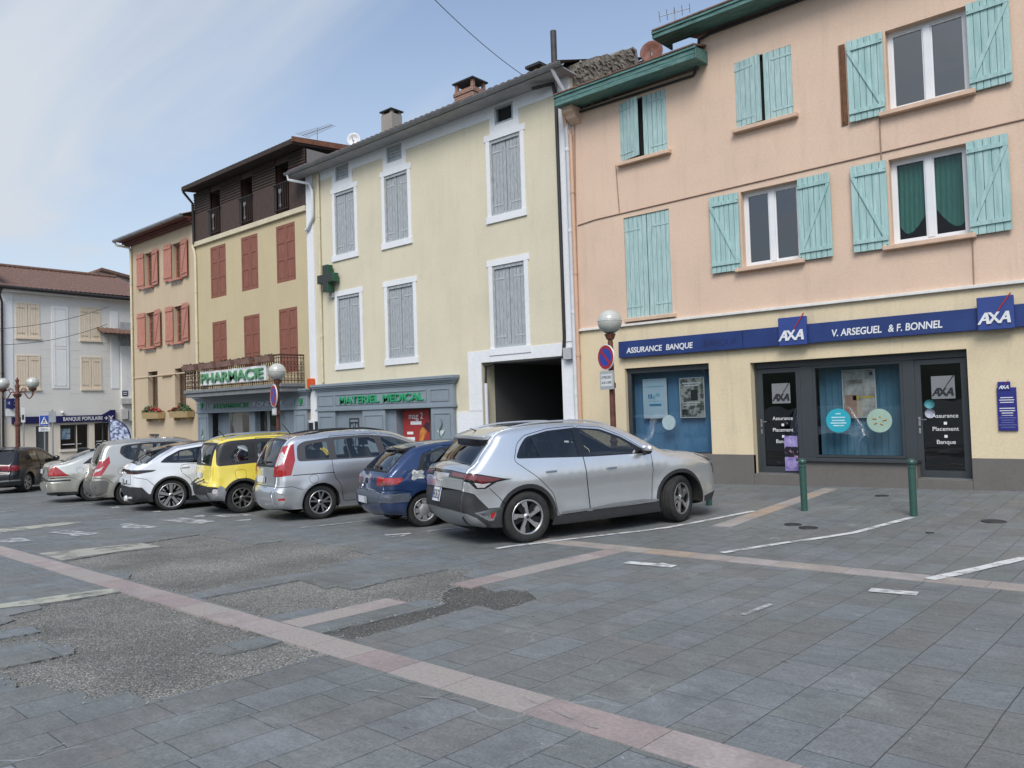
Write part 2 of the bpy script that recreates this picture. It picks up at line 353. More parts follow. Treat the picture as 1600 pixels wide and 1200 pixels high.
def jitter(poly, step=.075, amp=.016):
    out = []; rnd = random.Random(3)
    for i, a in enumerate(poly):
        b = poly[(i+1) % len(poly)]; d = hypot(b[0]-a[0], b[1]-a[1]); k = max(1, int(d/step))
        for j in range(k):
            f = j/k; q = amp if j else 0
            out.append((a[0]+(b[0]-a[0])*f+rnd.uniform(-q, q), a[1]+(b[1]-a[1])*f+rnd.uniform(-q, q)))
    return out
patches = [jitter(G(p)) for p in (PA, PB, PC, PD)]
def inside(p, poly):
    c = False; n = len(poly); j = n-1
    for i in range(n):
        if (poly[i][1] > p[1]) != (poly[j][1] > p[1]) and p[0] < (poly[j][0]-poly[i][0])*(p[1]-poly[i][1])/(poly[j][1]-poly[i][1])+poly[i][0]: c = not c
        j = i
    return c
def make_ground():
    vs, es = [], []
    def loop(pts, close=True):
        b = len(vs); vs.extend([Vector(p) for p in pts]); n = len(pts)
        es.extend([(b+i, b+(i+1) % n) for i in range(n if close else n-1)])
    loop([xy(*p) for p in ((-140, -45), (60, -45), (60, 70), (-140, 70))])
    for v in (V1, V2, 17): loop([xy(-140, v), xy(60, v)], False)
    for u in (-75, 30): loop([xy(u, -45), xy(u, 70)], False)
    for p in patches: loop(p)
    V, E, F, *_ = delaunay_2d_cdt(vs, es, [], 0, 1e-5)
    top, grav = MB(), [MB(), MB()]
    top.v = [(p.x, p.y, zg(p.x, p.y)) for p in V]
    for g in grav: g.v = [(p.x, p.y, zg(p.x, p.y)-.014) for p in V]
    cls = {}
    for f in F:
        c = (sum(V[i].x for i in f)/len(f), sum(V[i].y for i in f)/len(f)); k = None
        for i, p in enumerate(patches):
            if inside(c, p): k = i
        f = list(f); a, b_, d = (V[i] for i in f[:3])
        if (b_-a).cross(d-a) < 0: f = f[::-1]
        for i in range(3): cls[(f[i], f[(i+1) % 3])] = k
        if k is None: top.f.append(f); top.sm.append(False)
        else: g = grav[1 if k == 3 else 0]; g.f.append(f); g.sm.append(False)
    # broken slab edges round the gravel
    b = len(top.v); top.v += [(p.x, p.y, zg(p.x, p.y)-.05) for p in V]
    for (i, j), k in cls.items():
        if k is None and cls.get((j, i)) is not None: top.f.append([j, i, b+i, b+j]); top.sm.append(False)
    def raw(mb, name, mt):
        me = bpy.data.meshes.new(name); me.from_pydata(mb.v, [], mb.f); me.materials.append(mt)
        bm = bmesh.new(); bm.from_mesh(me); bmesh.ops.delete(bm, geom=[v for v in bm.verts if not v.link_faces], context='VERTS'); bm.to_mesh(me); bm.free()
        o = bpy.data.objects.new(name, me); COL.objects.link(o); return o
    tag(raw(top, 'ground', paver_mat()), 'blue grey slate paving of the square', kind='structure')
    tag(raw(grav[0], 'gravel', gravel_mat('gravel', 1.0)), 'grey gravel bed where paving slabs are missing', kind='stuff')
    tag(raw(grav[1], 'dark_gravel', gravel_mat('gravel_dark', .5)), 'dark damp gravel strip beside the pink stone branch', kind='stuff')
make_ground()
# loose chippings strewn over the slabs round the gravel beds
def chippings():
    rnd = random.Random(21); mb = MB()
    for poly in patches:
        for i, a in enumerate(poly):
            b = poly[(i+1) % len(poly)]
            for k in range(3):
                f = rnd.random(); d = abs(rnd.gauss(0, .10)); t = rnd.uniform(0, 2*pi); x, y = a[0]+(b[0]-a[0])*f+d*cos(t), a[1]+(b[1]-a[1])*f+d*sin(t); s = rnd.uniform(.004, .011); z = zg(x, y)-(.012 if any(inside((x, y), p) for p in patches) else 0); r = rnd.uniform(0, pi)
                P = [(x+s*cos(r+j*pi/2)*(1 if j % 2 else 1.3), y+s*sin(r+j*pi/2)*(1 if j % 2 else 1.3), z+s*.35) for j in range(4)]
                mb.add(P+[(x, y, z+s*1.0), (x, y, z-.002)], [(0, 1, 4), (1, 2, 4), (2, 3, 4), (3, 0, 4), (1, 0, 5), (2, 1, 5), (3, 2, 5), (0, 3, 5)])
    tag(mb.build('loose_chippings', mat('chippings', (.20, .195, .18), .9, .35, 40, (.36, .35, .32))), 'loose grey chippings strewn round the gravel beds', kind='stuff')
chippings()

def sheet(poly, name, mt, h=.004, label=None, kind='structure'):
    """thin marking that follows the ground"""
    poly = [tuple(p) for p in poly]
    area = sum(poly[i][0]*poly[(i+1) % len(poly)][1]-poly[(i+1) % len(poly)][0]*poly[i][1] for i in range(len(poly)))
    if area < 0: poly = poly[::-1]
    V, E, F, *_ = delaunay_2d_cdt([Vector(p) for p in poly], [], [list(range(len(poly)))], 1, 1e-6)
    mb = MB(); mb.v = [(p.x, p.y, zg(p.x, p.y)+h) for p in V]; mb.f = [list(f) for f in F]; mb.sm = [False]*len(F)
    o = mb.build(name, mt); tag(o, label, kind=kind); return o

def stone_strip(name, label, u0, u1, v0, v1, along, size, h, cols, seed):
    """row of separate sandstone slabs with open joints; one surface, stones vary in tone by vertex position"""
    rnd = random.Random(seed); mb = MB(); g = .0035
    a0, a1 = (u0, u1) if along == 'u' else (v0, v1); a = a0
    mats = cols; objs = [MB() for _ in mats]
    while a < a1:
        e = min(a1, a+size*rnd.uniform(.75, 1.3))
        q = [(a+g, v0+rnd.uniform(0, .01)), (e-g, v0+rnd.uniform(0, .01)), (e-g, v1-rnd.uniform(0, .01)), (a+g, v1-rnd.uniform(0, .01))] if along == 'u' else [(u0, a+g), (u1, a+g), (u1, e-g), (u0, e-g)]
        k = rnd.choices(range(len(mats)), [3]+[1]*(len(mats)-1))[0] if len(mats) > 1 else 0
        # split at the grade breaks so that the slab follows the ground
        cuts = [c for c in (V1, V2) if along == 'v' and a+g < c < e-g]
        segs = [(a+g, e-g)] if not cuts else [(a+g, cuts[0]), (cuts[0], e-g)]
        for s0, s1 in segs:
            qq = q if along == 'u' else [(u0, s0), (u1, s0), (u1, s1), (u0, s1)]
            P = [xy(*p) for p in qq]
            top = [(x, y, zg(x, y)+h) for x, y in P]; bot = [(x, y, zg(x, y)-.05) for x, y in P]
            objs[k].hexa(bot+top)
        a = e
    # one mesh, several stone tones
    mb = MB(); idx = []
    for k, o in enumerate(objs):
        mb.add(o.v, o.f); idx += [k]*len(o.f)
    ob = mb.build(name, mats); ob.data.polygons.foreach_set('material_index', idx); tag(ob, label, kind='structure'); return ob
PK = [mat('pink_stone_a', (.322, .275, .262), .75, .12, 3, (.385, .325, .305), bump=.4, bscale=30, fine=.12, fscale=40), mat('pink_stone_b', (.30, .247, .236), .75, .12, 3, (.34, .275, .26), bump=.4, bscale=30, fine=.12, fscale=40), mat('pink_stone_c', (.38, .34, .31), .75, .14, 4, (.33, .29, .27), bump=.4, bscale=30, fine=.12, fscale=40)]
OC = [mat('ochre_stone_a', (.325, .285, .262), .75, .14, 3, (.365, .32, .28), bump=.3, bscale=30, fine=.1, fscale=40), mat('ochre_stone_b', (.35, .272, .21), .75, .12, 3, bump=.3, bscale=30, fine=.1, fscale=40), mat('ochre_stone_c', (.335, .30, .285), .75, .12, 3, bump=.3, bscale=30, fine=.1, fscale=40)]
stone_strip('stone_strip', 'long pink sandstone strip across the square', -60, 25, 3.245, 3.56, 'u', .62, .004, PK, 4)
stone_strip('stone_strip', 'ochre and pink sandstone gutter strip by the parked cars', -7.6, 25, 8.31, 8.63, 'u', .62, .005, OC, 9)
stone_strip('stone_strip', 'short pink sandstone strip beside the dark gravel', -6.05, -5.74, 3.57, 4.72, 'v', .55, .004, PK, 2)
stone_strip('stone_strip', 'pink sandstone strip running to the gutter strip', -6.05, -5.74, 5.55, 8.30, 'v', .55, .004, PK, 5)
stone_strip('stone_strip', 'ochre sandstone strip crossing the pavement to the bank', -5.75, -5.46, 10.6, 14.95, 'v', .45, .004, OC, 6)

def worn(name, col, keep, scale=6):
    m = bpy.data.materials.new(name); m.use_nodes = True; t = m.node_tree; n = t.nodes; l = t.links; b = n['Principled BSDF']
    tcn = n.new('ShaderNodeTexCoord'); z = n.new('ShaderNodeTexNoise'); z.inputs['Scale'].default_value = scale; z.inputs['Detail'].default_value = 4; z.inputs['Roughness'].default_value = .6; l.new(tcn.outputs['Object'], z.inputs['Vector'])
    r = n.new('ShaderNodeMapRange'); r.inputs[1].default_value = keep-.13; r.inputs[2].default_value = keep+.13; r.inputs[3].default_value = 1; r.inputs[4].default_value = 0; l.new(z.outputs['Fac'], r.inputs[0])
    l.new(r.outputs[0], b.inputs['Alpha']); b.inputs['Base Color'].default_value = (*col, 1); b.inputs['Roughness'].default_value = .8; return m
W1 = worn('white_paint', (.62, .62, .61), .60); W2 = worn('white_paint_worn', (.46, .46, .46), .53); W3 = worn('white_paint_ghost', (.30, .305, .31), .44, 7)
BG = worn('pale_stone_wear', (.36, .35, .30), .60, 3); YL = worn('pale_yellow_wear', (.40, .395, .33), .58, 4)
def line(pts, w, mt, name='parking_line', lab=None, h=.009):
    P = [Vector(gnd(x, y).xy) for x, y in pts]; L, R = [], []
    Q = []
    for i in range(len(P)-1):
        k = max(1, int((P[i+1]-P[i]).length/.35))
        Q += [P[i].lerp(P[i+1], j/k) for j in range(k)]
    Q.append(P[-1]); rnd = random.Random(len(Q))
    for i, p in enumerate(Q):
        d = (Q[min(i+1, len(Q)-1)]-Q[max(i-1, 0)]).normalized(); nn = Vector((-d.y, d.x)); e = rnd.uniform(.85, 1.1)
        L.append(p+nn*w/2*e); R.append(p-nn*w/2*e)
    mb = MB()
    for i in range(len(Q)-1):
        q = [L[i], R[i], R[i+1], L[i+1]]; mb.add([(p.x, p.y, zg(p.x, p.y)+h) for p in q], [(0, 1, 2, 3)])
    o = mb.build(name, mt); tag(o, lab, kind='structure'); return o
line([(775,858),(800,854),(885,843.5),(1042,825),(1092,816),(1178,799)], .10, W1)
line([(1128,864.5),(1225,849),(1335,833),(1425,809)], .10, W1)
line([(1452,906),(1500,896),(1600,873),(1700,848)], .13, W1)
line([(470,825),(560,815.5),(640,806)], .09, W2)
line([(668,831),(722,824)], .08, W2)
line([(601,837),(642,834)], .08, W1); line([(612,839),(628,838.5),(636,835)], .08, W2)
line([(-40,804),(60,795),(172,785)], .08, W2)
line([(978,879.5),(1054,886)], .15, W1, 'marking'); line([(1022,884.5),(1040,881.5)], .1, W1, 'marking')
line([(1359,922.5),(1434,929)], .16, W1, 'marking')
line([(1160,962),(1206,945)], .05, W2, 'marking')
line([(905,933),(980,936)], .05, W3, 'marking')
for q in (((-8,846),(17,842),(32,841),(51,845),(37,847),(0,849)), ((187,820),(205,817),(215,820),(250,824),(230,826.5),(190,826)), ((248,813),(285,809),(340,815),(305,820)), ((75,833),(105,828.5),(128,831),(158,834),(120,839),(108,836)),
          ((300,807),(318,805),(322,807.5),(304,808.5)), ((330,806),(380,803),(400,806),(352,808.5)), ((365,814),(395,811),(388,815)), ((172,793),(186,791.5),(188,794),(174,795)), ((236,800),(250,798.5),(254,800),(240,801))):
    sheet(jitter(G(q), .15, .02), 'marking', W2, .008)
for q, mt in ((((60,865),(140,857),(220,849),(252,854),(180,863),(95,876)), BG), (((-30,955),(-5,945),(90,931),(150,923),(178,920),(190,925),(60,945),(0,951)), YL), (((-5,827),(30,824),(95,817),(130,816),(100,821),(20,830),(-5,833)), YL)):
    sheet(jitter(G(q), .3, .015), 'worn_strip', mt, .005)
# pale scuffed spots on slabs
# scratches on the pink strip and slabs
rnd = random.Random(12)
for pts in ([(815,1090),(920,1137),(935,1140)], [(540,1075),(640,1090),(720,1095)], [(905,1025),(938,1032),(928,1040)], [(960,928),(978,937)], [(1515,1125),(1540,1132)], [(60,1182),(82,1170),(98,1165)]):
    line(pts, .014, W3, 'scratch', None, .0095)
# manhole and drain covers
iron = mat('cast_iron', (.035, .037, .04), .6, .2, 8, metallic=.3)
for x, y, r, lab in ((1263,825,.13,'round iron cover nearest the left green bollard'), (1239,820,.12,'round iron cover with dark joint beside the left bollard'), (1378,775,.11,'small round iron cover in front of the bank window'), (1553,815,.15,'round iron cover at the right beyond the right bollard'), (1453,833,.05,'tiny dark cover beyond the right bollard')):
    c = gnd(x, y); mb = MB(); mb.lathe([(0.0005, .011), (r*.55, .011), (r*.6, .008), (r*.85, .008), (r*.88, .011), (r, .010), (r, -.02)], Matrix.Translation(c), 24)
    tag(mb.build('drain_cover', iron, origin=c), lab, 'drain cover', 'iron covers in the pavement')

# hills round the town, seen only as reflections in the panes and over the roofs' gaps
def hills():
    mb = MB(); n = 90
    for i in range(n+1):
        a = radians(178) + radians(215)*i/n; R0 = 230
        h = 46 + 20*sin(i*.31) + 11*sin(i*.83+1) + 4*sin(i*2.1)
        for r, z in ((R0, -6), (R0+60, h*.6), (R0+140, h)): mb.v.append((r*cos(a), r*sin(a), z))
    for i in range(n):
        for j in range(2): k = i*3+j; mb.f.append([k, k+3, k+4, k+1]); mb.sm.append(True)
    tag(mb.build('hills', mat('wooded_hill', (.055, .075, .045), .95, .3, .03)), kind='structure')
hills()
fl = MB(); fl.add([(-900, -900, -1.9), (900, -900, -1.9), (900, 900, -1.9), (-900, 900, -1.9)], [(0, 1, 2, 3)])
tag(fl.build('terrain', mat('far_ground', (.16, .16, .14), .95, .2, .05)), kind='structure')
# ================================================================== BUILDINGS
YF = 15.4
def RC(x0, y0, x1, y1, Y=YF):       # upper-left and lower-right photo corners of an upright rectangle on the plane Y
    a, b = onY(x0, y0, Y), onY(x1, y1, Y); return a.x, b.x, b.z, a.z
def RX(x0, y0, x1, y1, X):
    a, b = onX(x0, y0, X), onX(x1, y1, X); return a.y, b.y, b.z, a.z
M_teal = mat('teal_paint', (.29, .47, .455), .62, .07, 3, (.41, .58, .565), stretch=(6, 6, .5), bump=.3, bscale=30, fine=.10)
M_teal_worn = mat('teal_paint_worn', (.32, .49, .48), .75, .14, 7, (.47, .62, .61), stretch=(9, 9, .5), bump=.4, bscale=30, fine=.16)
M_teal_eave = mat('teal_eave_paint', (.06, .155, .138), .6, .2, 5, (.13, .26, .232), stretch=(.7, 4, 4), bump=.3, bscale=25)
M_greywood = mat('grey_weathered_wood', (.29, .315, .33), .85, .16, 9, (.50, .53, .55), stretch=(9, 9, .6), bump=.5, bscale=30, fine=.22)
M_terra = mat('terracotta_paint', (.225, .080, .052), .65, .12, 5, (.275, .108, .072), stretch=(6, 6, .8), fine=.08)
M_salmon = mat('salmon_paint', (.47, .20, .145), .65, .12, 5, (.53, .245, .185), stretch=(6, 6, .8), fine=.08)
M_beigewood = mat('beige_paint', (.74, .63, .49), .7, .10, 5, stretch=(8, 8, .6), fine=.08)
M_pvc = mat('white_window_frame', (.74, .75, .76), .35, .03, 3, fine=.02)
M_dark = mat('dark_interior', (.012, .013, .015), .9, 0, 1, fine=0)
M_iron = mat('black_iron', (.025, .022, .022), .6, .2, 20, fine=.1)
M_rustiron = mat('rusty_iron', (.06, .032, .024), .8, .3, 15, (.10, .05, .035), fine=.2)
M_white = plaster('white_render', (.76, .77, .79), (.42, .41, .40), .22)
M_glassw = glass('window_glass', (.30, .33, .36), 2.6, .01, 1.6, .10)
M_zinc = mat('zinc', (.27, .28, .29), .45, .15, 4, metallic=.5)
M_tile = mat('roof_tiles', (.16, .085, .060), .85, .25, 6, (.23, .13, .09), stretch=(1, 1, 1), bump=.6, bscale=20, fine=.25)
M_pipe_o = mat('peach_pipe', (.56, .36, .25), .5, .06, 4); M_pipe_w = mat('white_pipe', (.66, .67, .70), .45, .06, 4); M_pipe_c = mat('cream_pipe', (.62, .56, .40), .5, .08, 4)
M_black = mat('black_plastic', (.018, .018, .02), .5, .1, 10)
M_strap = mat('pale_strap_metal', (.45, .46, .48), .6, .15, 20)

def wall(name, x0, x1, z0, z1, holes, mt, parent, Y=YF, reveal=.18, thick=None):
    """upright wall with real openings and their reveals"""
    mb = MB(); xs = sorted({x0, x1, *[h[0] for h in holes], *[h[1] for h in holes]}); zs = sorted({z0, z1, *[h[2] for h in holes], *[h[3] for h in holes]})
    xs = [x for x in xs if x0-1e-6 <= x <= x1+1e-6]; zs = [z for z in zs if z0-1e-6 <= z <= z1+1e-6]
    for i in range(len(xs)-1):
        for j in range(len(zs)-1):
            cx, cz = (xs[i]+xs[i+1])/2, (zs[j]+zs[j+1])/2
            if any(h[0] < cx < h[1] and h[2] < cz < h[3] for h in holes): continue
            mb.add([(xs[i], Y, zs[j]), (xs[i+1], Y, zs[j]), (xs[i+1], Y, zs[j+1]), (xs[i], Y, zs[j+1])], [(0, 1, 2, 3)])
    for h in holes:
        a, b, c, d = h[:4]; r = h[4] if len(h) > 4 else reveal
        c2 = max(c, z0); d2 = min(d, z1)
        mb.add([(a, Y, c2), (a, Y+r, c2), (a, Y+r, d2), (a, Y, d2)], [(0, 1, 2, 3)]); mb.add([(b, Y, c2), (b, Y+r, c2), (b, Y+r, d2), (b, Y, d2)], [(3, 2, 1, 0)])
        mb.add([(a, Y, d2), (b, Y, d2), (b, Y+r, d2), (a, Y+r, d2)], [(3, 2, 1, 0)])
        if c > z0: mb.add([(a, Y, c), (b, Y, c), (b, Y+r, c), (a, Y+r, c)], [(0, 1, 2, 3)])
    return mb.build(name, mt, parent)
def body_box(x0, x1, z0, z1, mt, parent, depth=9, name='rear_wall', Y=YF):
    """side and back walls behind a facade (front left to wall())"""
    mb = MB(); y0, y1 = Y, Y+depth
    mb.add([(x0, y0, z0), (x0, y1, z0), (x0, y1, z1), (x0, y0, z1)], [(0, 1, 2, 3)]); mb.add([(x1, y0, z0), (x1, y1, z0), (x1, y1, z1), (x1, y0, z1)], [(3, 2, 1, 0)])
    mb.add([(x0, y1, z0), (x1, y1, z0), (x1, y1, z1), (x0, y1, z1)], [(0, 1, 2, 3)])
    return mb.build(name, mt, parent)
def leaf(mb, P, U, nrm, w, h, style, free_right, t=.035, strapmb=None):
    """one shutter leaf. P lower corner, U along its width, nrm outward. free_right: the free edge is at U=w"""
    U = Vector(U).normalized(); nrm = Vector(nrm).normalized(); P = Vector(P); Z = Vector((0, 0, 1)); rnd = random.Random(int(P.x*131+P.z*17))
    def bx(u0, u1, z0, z1, n0, n1, m=mb):
        f = lambda u, z, n: P+U*u+Z*z+nrm*n
        m.hexa([f(u0, z0, n0), f(u1, z0, n0), f(u1, z0, n1), f(u0, z0, n1), f(u0, z1, n0), f(u1, z1, n0), f(u1, z1, n1), f(u0, z1, n1)])
    if style == 'panel':
        bx(0, w, 0, h, 0, t*.6); e = .085
        for a, b in ((0, e), (w-e, w)): bx(a, b, 0, h, t*.6, t)
        for a, b in ((0, .12), (h*.38, h*.38+.09), (h*.68, h*.68+.09), (h-.1, h)): bx(e, w-e, a, b, t*.6, t)
        bx(e+.03, w-e-.03, .15, h*.38-.03, t*.6, t*.85)
        return
    k = max(3, round(w/.115)); g = .011
    for i in range(k):
        j = rnd.uniform(-.002, .002); bx(i*w/k+g/2, (i+1)*w/k-g/2, rnd.uniform(0, .006), h-rnd.uniform(0, .006), j, t*.7+j)
    bx(.02, w-.02, .02, h-.02, -.002, .003)
    if style == 'z':
        for z in (h*.09, h*.87): bx(.01, w-.01, z, z+.075, t*.7, t*1.5)
        # brace from the top of the free side to the foot of the hinge side
        u0, u1 = (w*.06, w*.9) if not free_right else (w*.94, w*.1)
        a, b = Vector((u0, h*.87)), Vector((u1, h*.09+.075)); d = (b-a).normalized(); p = Vector((-d.y, d.x))*.032
        f = lambda q, n: P+U*q.x+Z*q.y+nrm*n
        mb.hexa([f(a-p, t*.7), f(b-p, t*.7), f(b+p, t*.7), f(a+p, t*.7), f(a-p, t*1.4), f(b-p, t*1.4), f(b+p, t*1.4), f(a+p, t*1.4)])
    if strapmb is not None:
        for z in (h*.10, h*.86) if h < 2.9 else (h*.07, h*.47, h*.92):
            sm_ = MB(); strapmb.append(sm_)
            if free_right: bx(-.01, w*.72, z, z+.04, t*.7, t*.95, sm_)
            else: bx(w*.28, w+.01, z, z+.04, t*.7, t*.95, sm_)
def closed_pair(parent, r, style, mt, Yp, gap=.012, strap=None, name='shutter', ajar=None):
    x0, x1, z0, z1 = r; w = (x1-x0)/2-gap/2; root = None
    for s in (0, 1):
        mb = MB(); sm = [] if strap else None
        if s == 0:
            a = ajar[0] if ajar else 0; leaf(mb, (x0, Yp, z0), (cos(a), -sin(a), 0), (-sin(a), -cos(a), 0), w, z1-z0, style, True, strapmb=sm)
        else:
            a = ajar[1] if ajar else 0; U = Vector((-cos(a), -sin(a), 0)); P = Vector((x1, Yp, z0))+U*w; leaf(mb, P, -U, (sin(a), -cos(a), 0), w, z1-z0, style, False, strapmb=sm)
        o = mb.build(name, mt, parent)
        for q_ in sm or (): q_.build('strap_hinge', strap, o)
def pvc_window(parent, r, Yp, mat_f=M_pvc, panes=2, bars=0, glassm=None, fw_=.065, name='window', curtain=None):
    x0, x1, z0, z1 = r; mb = MB(); d = .06
    mb.box(x0, x1, Yp, Yp+d, z0, z0+fw_); mb.box(x0, x1, Yp, Yp+d, z1-fw_, z1); mb.box(x0, x0+fw_, Yp, Yp+d, z0+fw_, z1-fw_); mb.box(x1-fw_, x1, Yp, Yp+d, z0+fw_, z1-fw_)
    w = (x1-x0)/panes
    for i in range(1, panes): mb.box(x0+w*i-fw_*.85, x0+w*i+fw_*.85, Yp-.012, Yp+d, z0+fw_, z1-fw_)
    for i in range(panes):
        a = x0+w*i+(fw_ if i == 0 else fw_*.85); b = x0+w*(i+1)-(fw_ if i == panes-1 else fw_*.85)
        for k in range(bars): z = z0+(z1-z0)*(k+1)/(bars+1); mb.box(a, b, Yp+.01, Yp+.04, z-.012, z+.012)
        # inner sash lip
        l_ = .03
        mb.box(a, a+l_, Yp+.012, Yp+d*.8, z0+fw_, z1-fw_); mb.box(b-l_, b, Yp+.012, Yp+d*.8, z0+fw_, z1-fw_); mb.box(a+l_, b-l_, Yp+.012, Yp+d*.8, z0+fw_, z0+fw_+l_); mb.box(a+l_, b-l_, Yp+.012, Yp+d*.8, z1-fw_-l_, z1-fw_)
    o = mb.build(name, mat_f, parent)
    for i in range(panes):
        a = x0+w*i; b = x0+w*(i+1); p = MB(); p.add([(a+.03, Yp+.035, z0+.03), (b-.03, Yp+.035, z0+.03), (b-.03, Yp+.035, z1-.03), (a+.03, Yp+.035, z1-.03)], [(0, 1, 2, 3)]); p.build('pane', glassm or M_glassw, o)
    # dim room behind
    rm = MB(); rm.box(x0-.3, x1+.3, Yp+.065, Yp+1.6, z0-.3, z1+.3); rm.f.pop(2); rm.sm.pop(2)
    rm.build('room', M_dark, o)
    return o
def sill(parent, x0, x1, z, mt, depth=.13, th=.10, under=YF):
    mb = MB(); mb.hexa([(x0, under-depth, z-th), (x1, under-depth, z-th), (x1, under+.17, z-th), (x0, under+.17, z-th), (x0, under-depth, z-.02), (x1, under-depth, z-.02), (x1, under+.17, z), (x0, under+.17, z)])
    return mb.build('sill', mt, parent, bevel=.006)
def pipe(parent, pts, mt, r=.045, name='downpipe', joints=True):
    mb = MB(); mb.tube(pts, r, 12)
    if joints:
        P = [Vector(p) for p in pts]; a, b = max(zip(P, P[1:]), key=lambda q: (q[1]-q[0]).length)
        L = (b-a).length; d = (b-a)/L
        for k in range(1, int(L/2.0)+1): c = a+d*min(L-.1, 2.0*k-.6); mb.tube([c-d*.04, c+d*.04], r*1.22, 12)
    return mb.build(name, mt, parent)

# ---------------------------------------------------------------- peach house with the blue shop sign
XA0, XA1, XS = -11.14, 4.2, -7.69
zA = zg(-7, 15)-.3
M_peach = plaster('peach_render', (.69, .51, .39), (.31, .25, .21), .34, streak=.7); M_cream = plaster('cream_render', (.70, .585, .40), (.28, .24, .18), .40, streak=.8)
M_plinth = plaster('grey_plinth', (.155, .145, .135), (.10, .09, .085), .5)
hA = place('peach_house', 'peach rendered house with turquoise shutters above the blue shop sign', 'house', (-4, YF, zg(-4, 15.4)))
ZC0 = 3.735                                                                         # foot of the white ledge
# openings
W_c = RC(1381, 20, 1511, 104); W_c = (W_c[0], W_c[1]+.02, 7.17, 8.66)
W_e = RC(1157, 301, 1251, 402); W_f = RC(1388, 249, 1516, 366)
zr1, zr2 = W_e[2], W_e[3]
W_f = (W_f[0], W_f[1], (zr1+W_f[2])/2, (zr2+W_f[3])/2); W_e = (W_e[0], W_e[1], W_f[2], W_f[3])
W_d = RC(974, 341, 1051, 489); W_a = RC(967, 163, 1043, 233); W_b = RC(1147, 99, 1240, 176)
up_holes = [(*W_c, .2), (*W_e, .2), (*W_f, .2), (*W_d, .12), (*W_a, .15), (*W_b, .15)]
lowz = 9.13; hiz = 9.84
wall('upper_wall', XA0, XS, ZC0, lowz, [h for h in up_holes if h[1] < XS], M_peach, hA)
wall('upper_wall', XS, XA1, ZC0, hiz, [h for h in up_holes if h[0] > XS], M_peach, hA)
mb = MB(); mb.add([(XS, YF, lowz), (XS, YF+9, lowz), (XS, YF+9, hiz), (XS, YF, hiz)], [(0, 1, 2, 3)]); mb.build('step_wall', M_peach, hA)
body_box(XA0, XA1, zA, lowz-.02, M_peach, hA)
# ground floor
S1 = RC(976, 576, 1113, 712); SF = RC(1172, 567, 1521, 760)
zdoor = SF[2]; S1 = (S1[0], S1[1], S1[2], S1[3])
wall('ground_floor_wall', XA0, XA1, zA, ZC0, [(*S1, .16), (SF[0], SF[1], zA-.1, SF[3], .22)], M_cream, hA)
ZP = onY(1150, 710, YF).z
mb = MB()
for a, b in ((XA0, SF[0]), (SF[1], XA1)): mb = MB(); mb.box(a, b, YF-.02, YF+.1, zA, ZP); mb.build('plinth', M_plinth, hA, bevel=.006)
pass
mb = MB(); mb.box(XA0, XA1, YF-.07, YF, ZC0-.02, ZC0+.035); mb.build('ledge', mat('white_ledge', (.72, .70, .66), .7, .08, 6), hA, bevel=.005)
# frames, doors and window of the bank front
M_anth = mat('anthracite_frame', (.045, .052, .058), .38, .05, 4, fine=.03)
M_blind = None
xd1 = onY(1253, 650, YF+.2).x; xw0 = onY(1272, 650, YF+.2).x; xw1 = onY(1413, 650, YF+.2).x; xd2 = onY(1432, 650, YF+.2).x
Yd = YF+.20; zt = SF[3]
zw0 = onY(1340, 716, YF+.15).z
fr = MB()
fr.box(SF[0], SF[1], Yd, Yd+.08, zt-.13, zt)                                        # head
for a, b in ((SF[0], SF[0]+.06), (xd1, xw0), (xw1, xd2), (SF[1]-.05, SF[1])): fr.box(a, b, Yd-.01, Yd+.08, zdoor+.1, zt-.13)
fr.build('shopfront_frame', M_anth, hA, bevel=.004)
mb = MB(); mb.box(xd1-.02, xd2+.02, YF-.02, Yd+.1, zA, zw0-.06); mb.build('breast_wall', M_plinth, hA, bevel=.005)
mb = MB(); mb.box(xd1-.05, xd2+.05, YF-.09, Yd-.012, zw0-.06, zw0-.005); mb.build('sill', M_anth, hA, bevel=.004)
G_shop = glass('shop_glass', (.72, .76, .78), 1.7, .01, 1.5, .04); G_door = glass('door_glass', (.42, .45, .47), 1.8, .01, 1.5, .04)
def shop_pane(parent, x0, x1, z0, z1, y, g): p = MB(); p.add([(x0, y, z0), (x1, y, z0), (x1, y, z1), (x0, y, z1)], [(0, 1, 2, 3)]); return p.build('pane', g, parent)
def blinds(parent, x0, x1, z0, z1, y, mt):
    mb = MB(); w = .127; n = int((x1-x0)/w)+1
    for i in range(n):
        x = x0+i*w; a = .22; mb.add([(x, y-.02, z0), (min(x+w, x1), y+.012, z0), (min(x+w, x1), y+.012, z1), (x, y-.02, z1)], [(0, 1, 2, 3)])
    return mb.build('vertical_blind', mt, parent)
M_blind = mat('blue_blind', (.10, .25, .42), .7, .08, 3, stretch=(3, 3, .4), fine=.06); M_blind2 = mat('teal_blind', (.095, .235, .33), .7, .1, 3, stretch=(3, 3, .4), fine=.06)
wnd = MB(); x0, x1, z0, z1 = S1
wnd.box(x0, x1, YF+.10, YF+.16, z0, z0+.06); wnd.box(x0, x1, YF+.10, YF+.16, z1-.12, z1); wnd.box(x0, x0+.1, YF+.10, YF+.16, z0+.06, z1-.12); wnd.box(x1-.05, x1, YF+.10, YF+.16, z0+.06, z1-.12)
w1 = wnd.build('shop_window', M_anth, hA, bevel=.004); shop_pane(w1, x0+.08, x1-.04, z0+.04, z1-.1, YF+.13, G_shop); blinds(w1, x0, x1, z0-.1, z1+.1, YF+.42, M_blind)
rm = MB(); rm.box(x0-.02, x1+.02, YF+.165, YF+.9, z0-.02, z1+.02); rm.f.pop(2); rm.sm.pop(2); rm.build('room', mat('blue_dim_room', (.05, .10, .16), .9, .1, 3), w1)
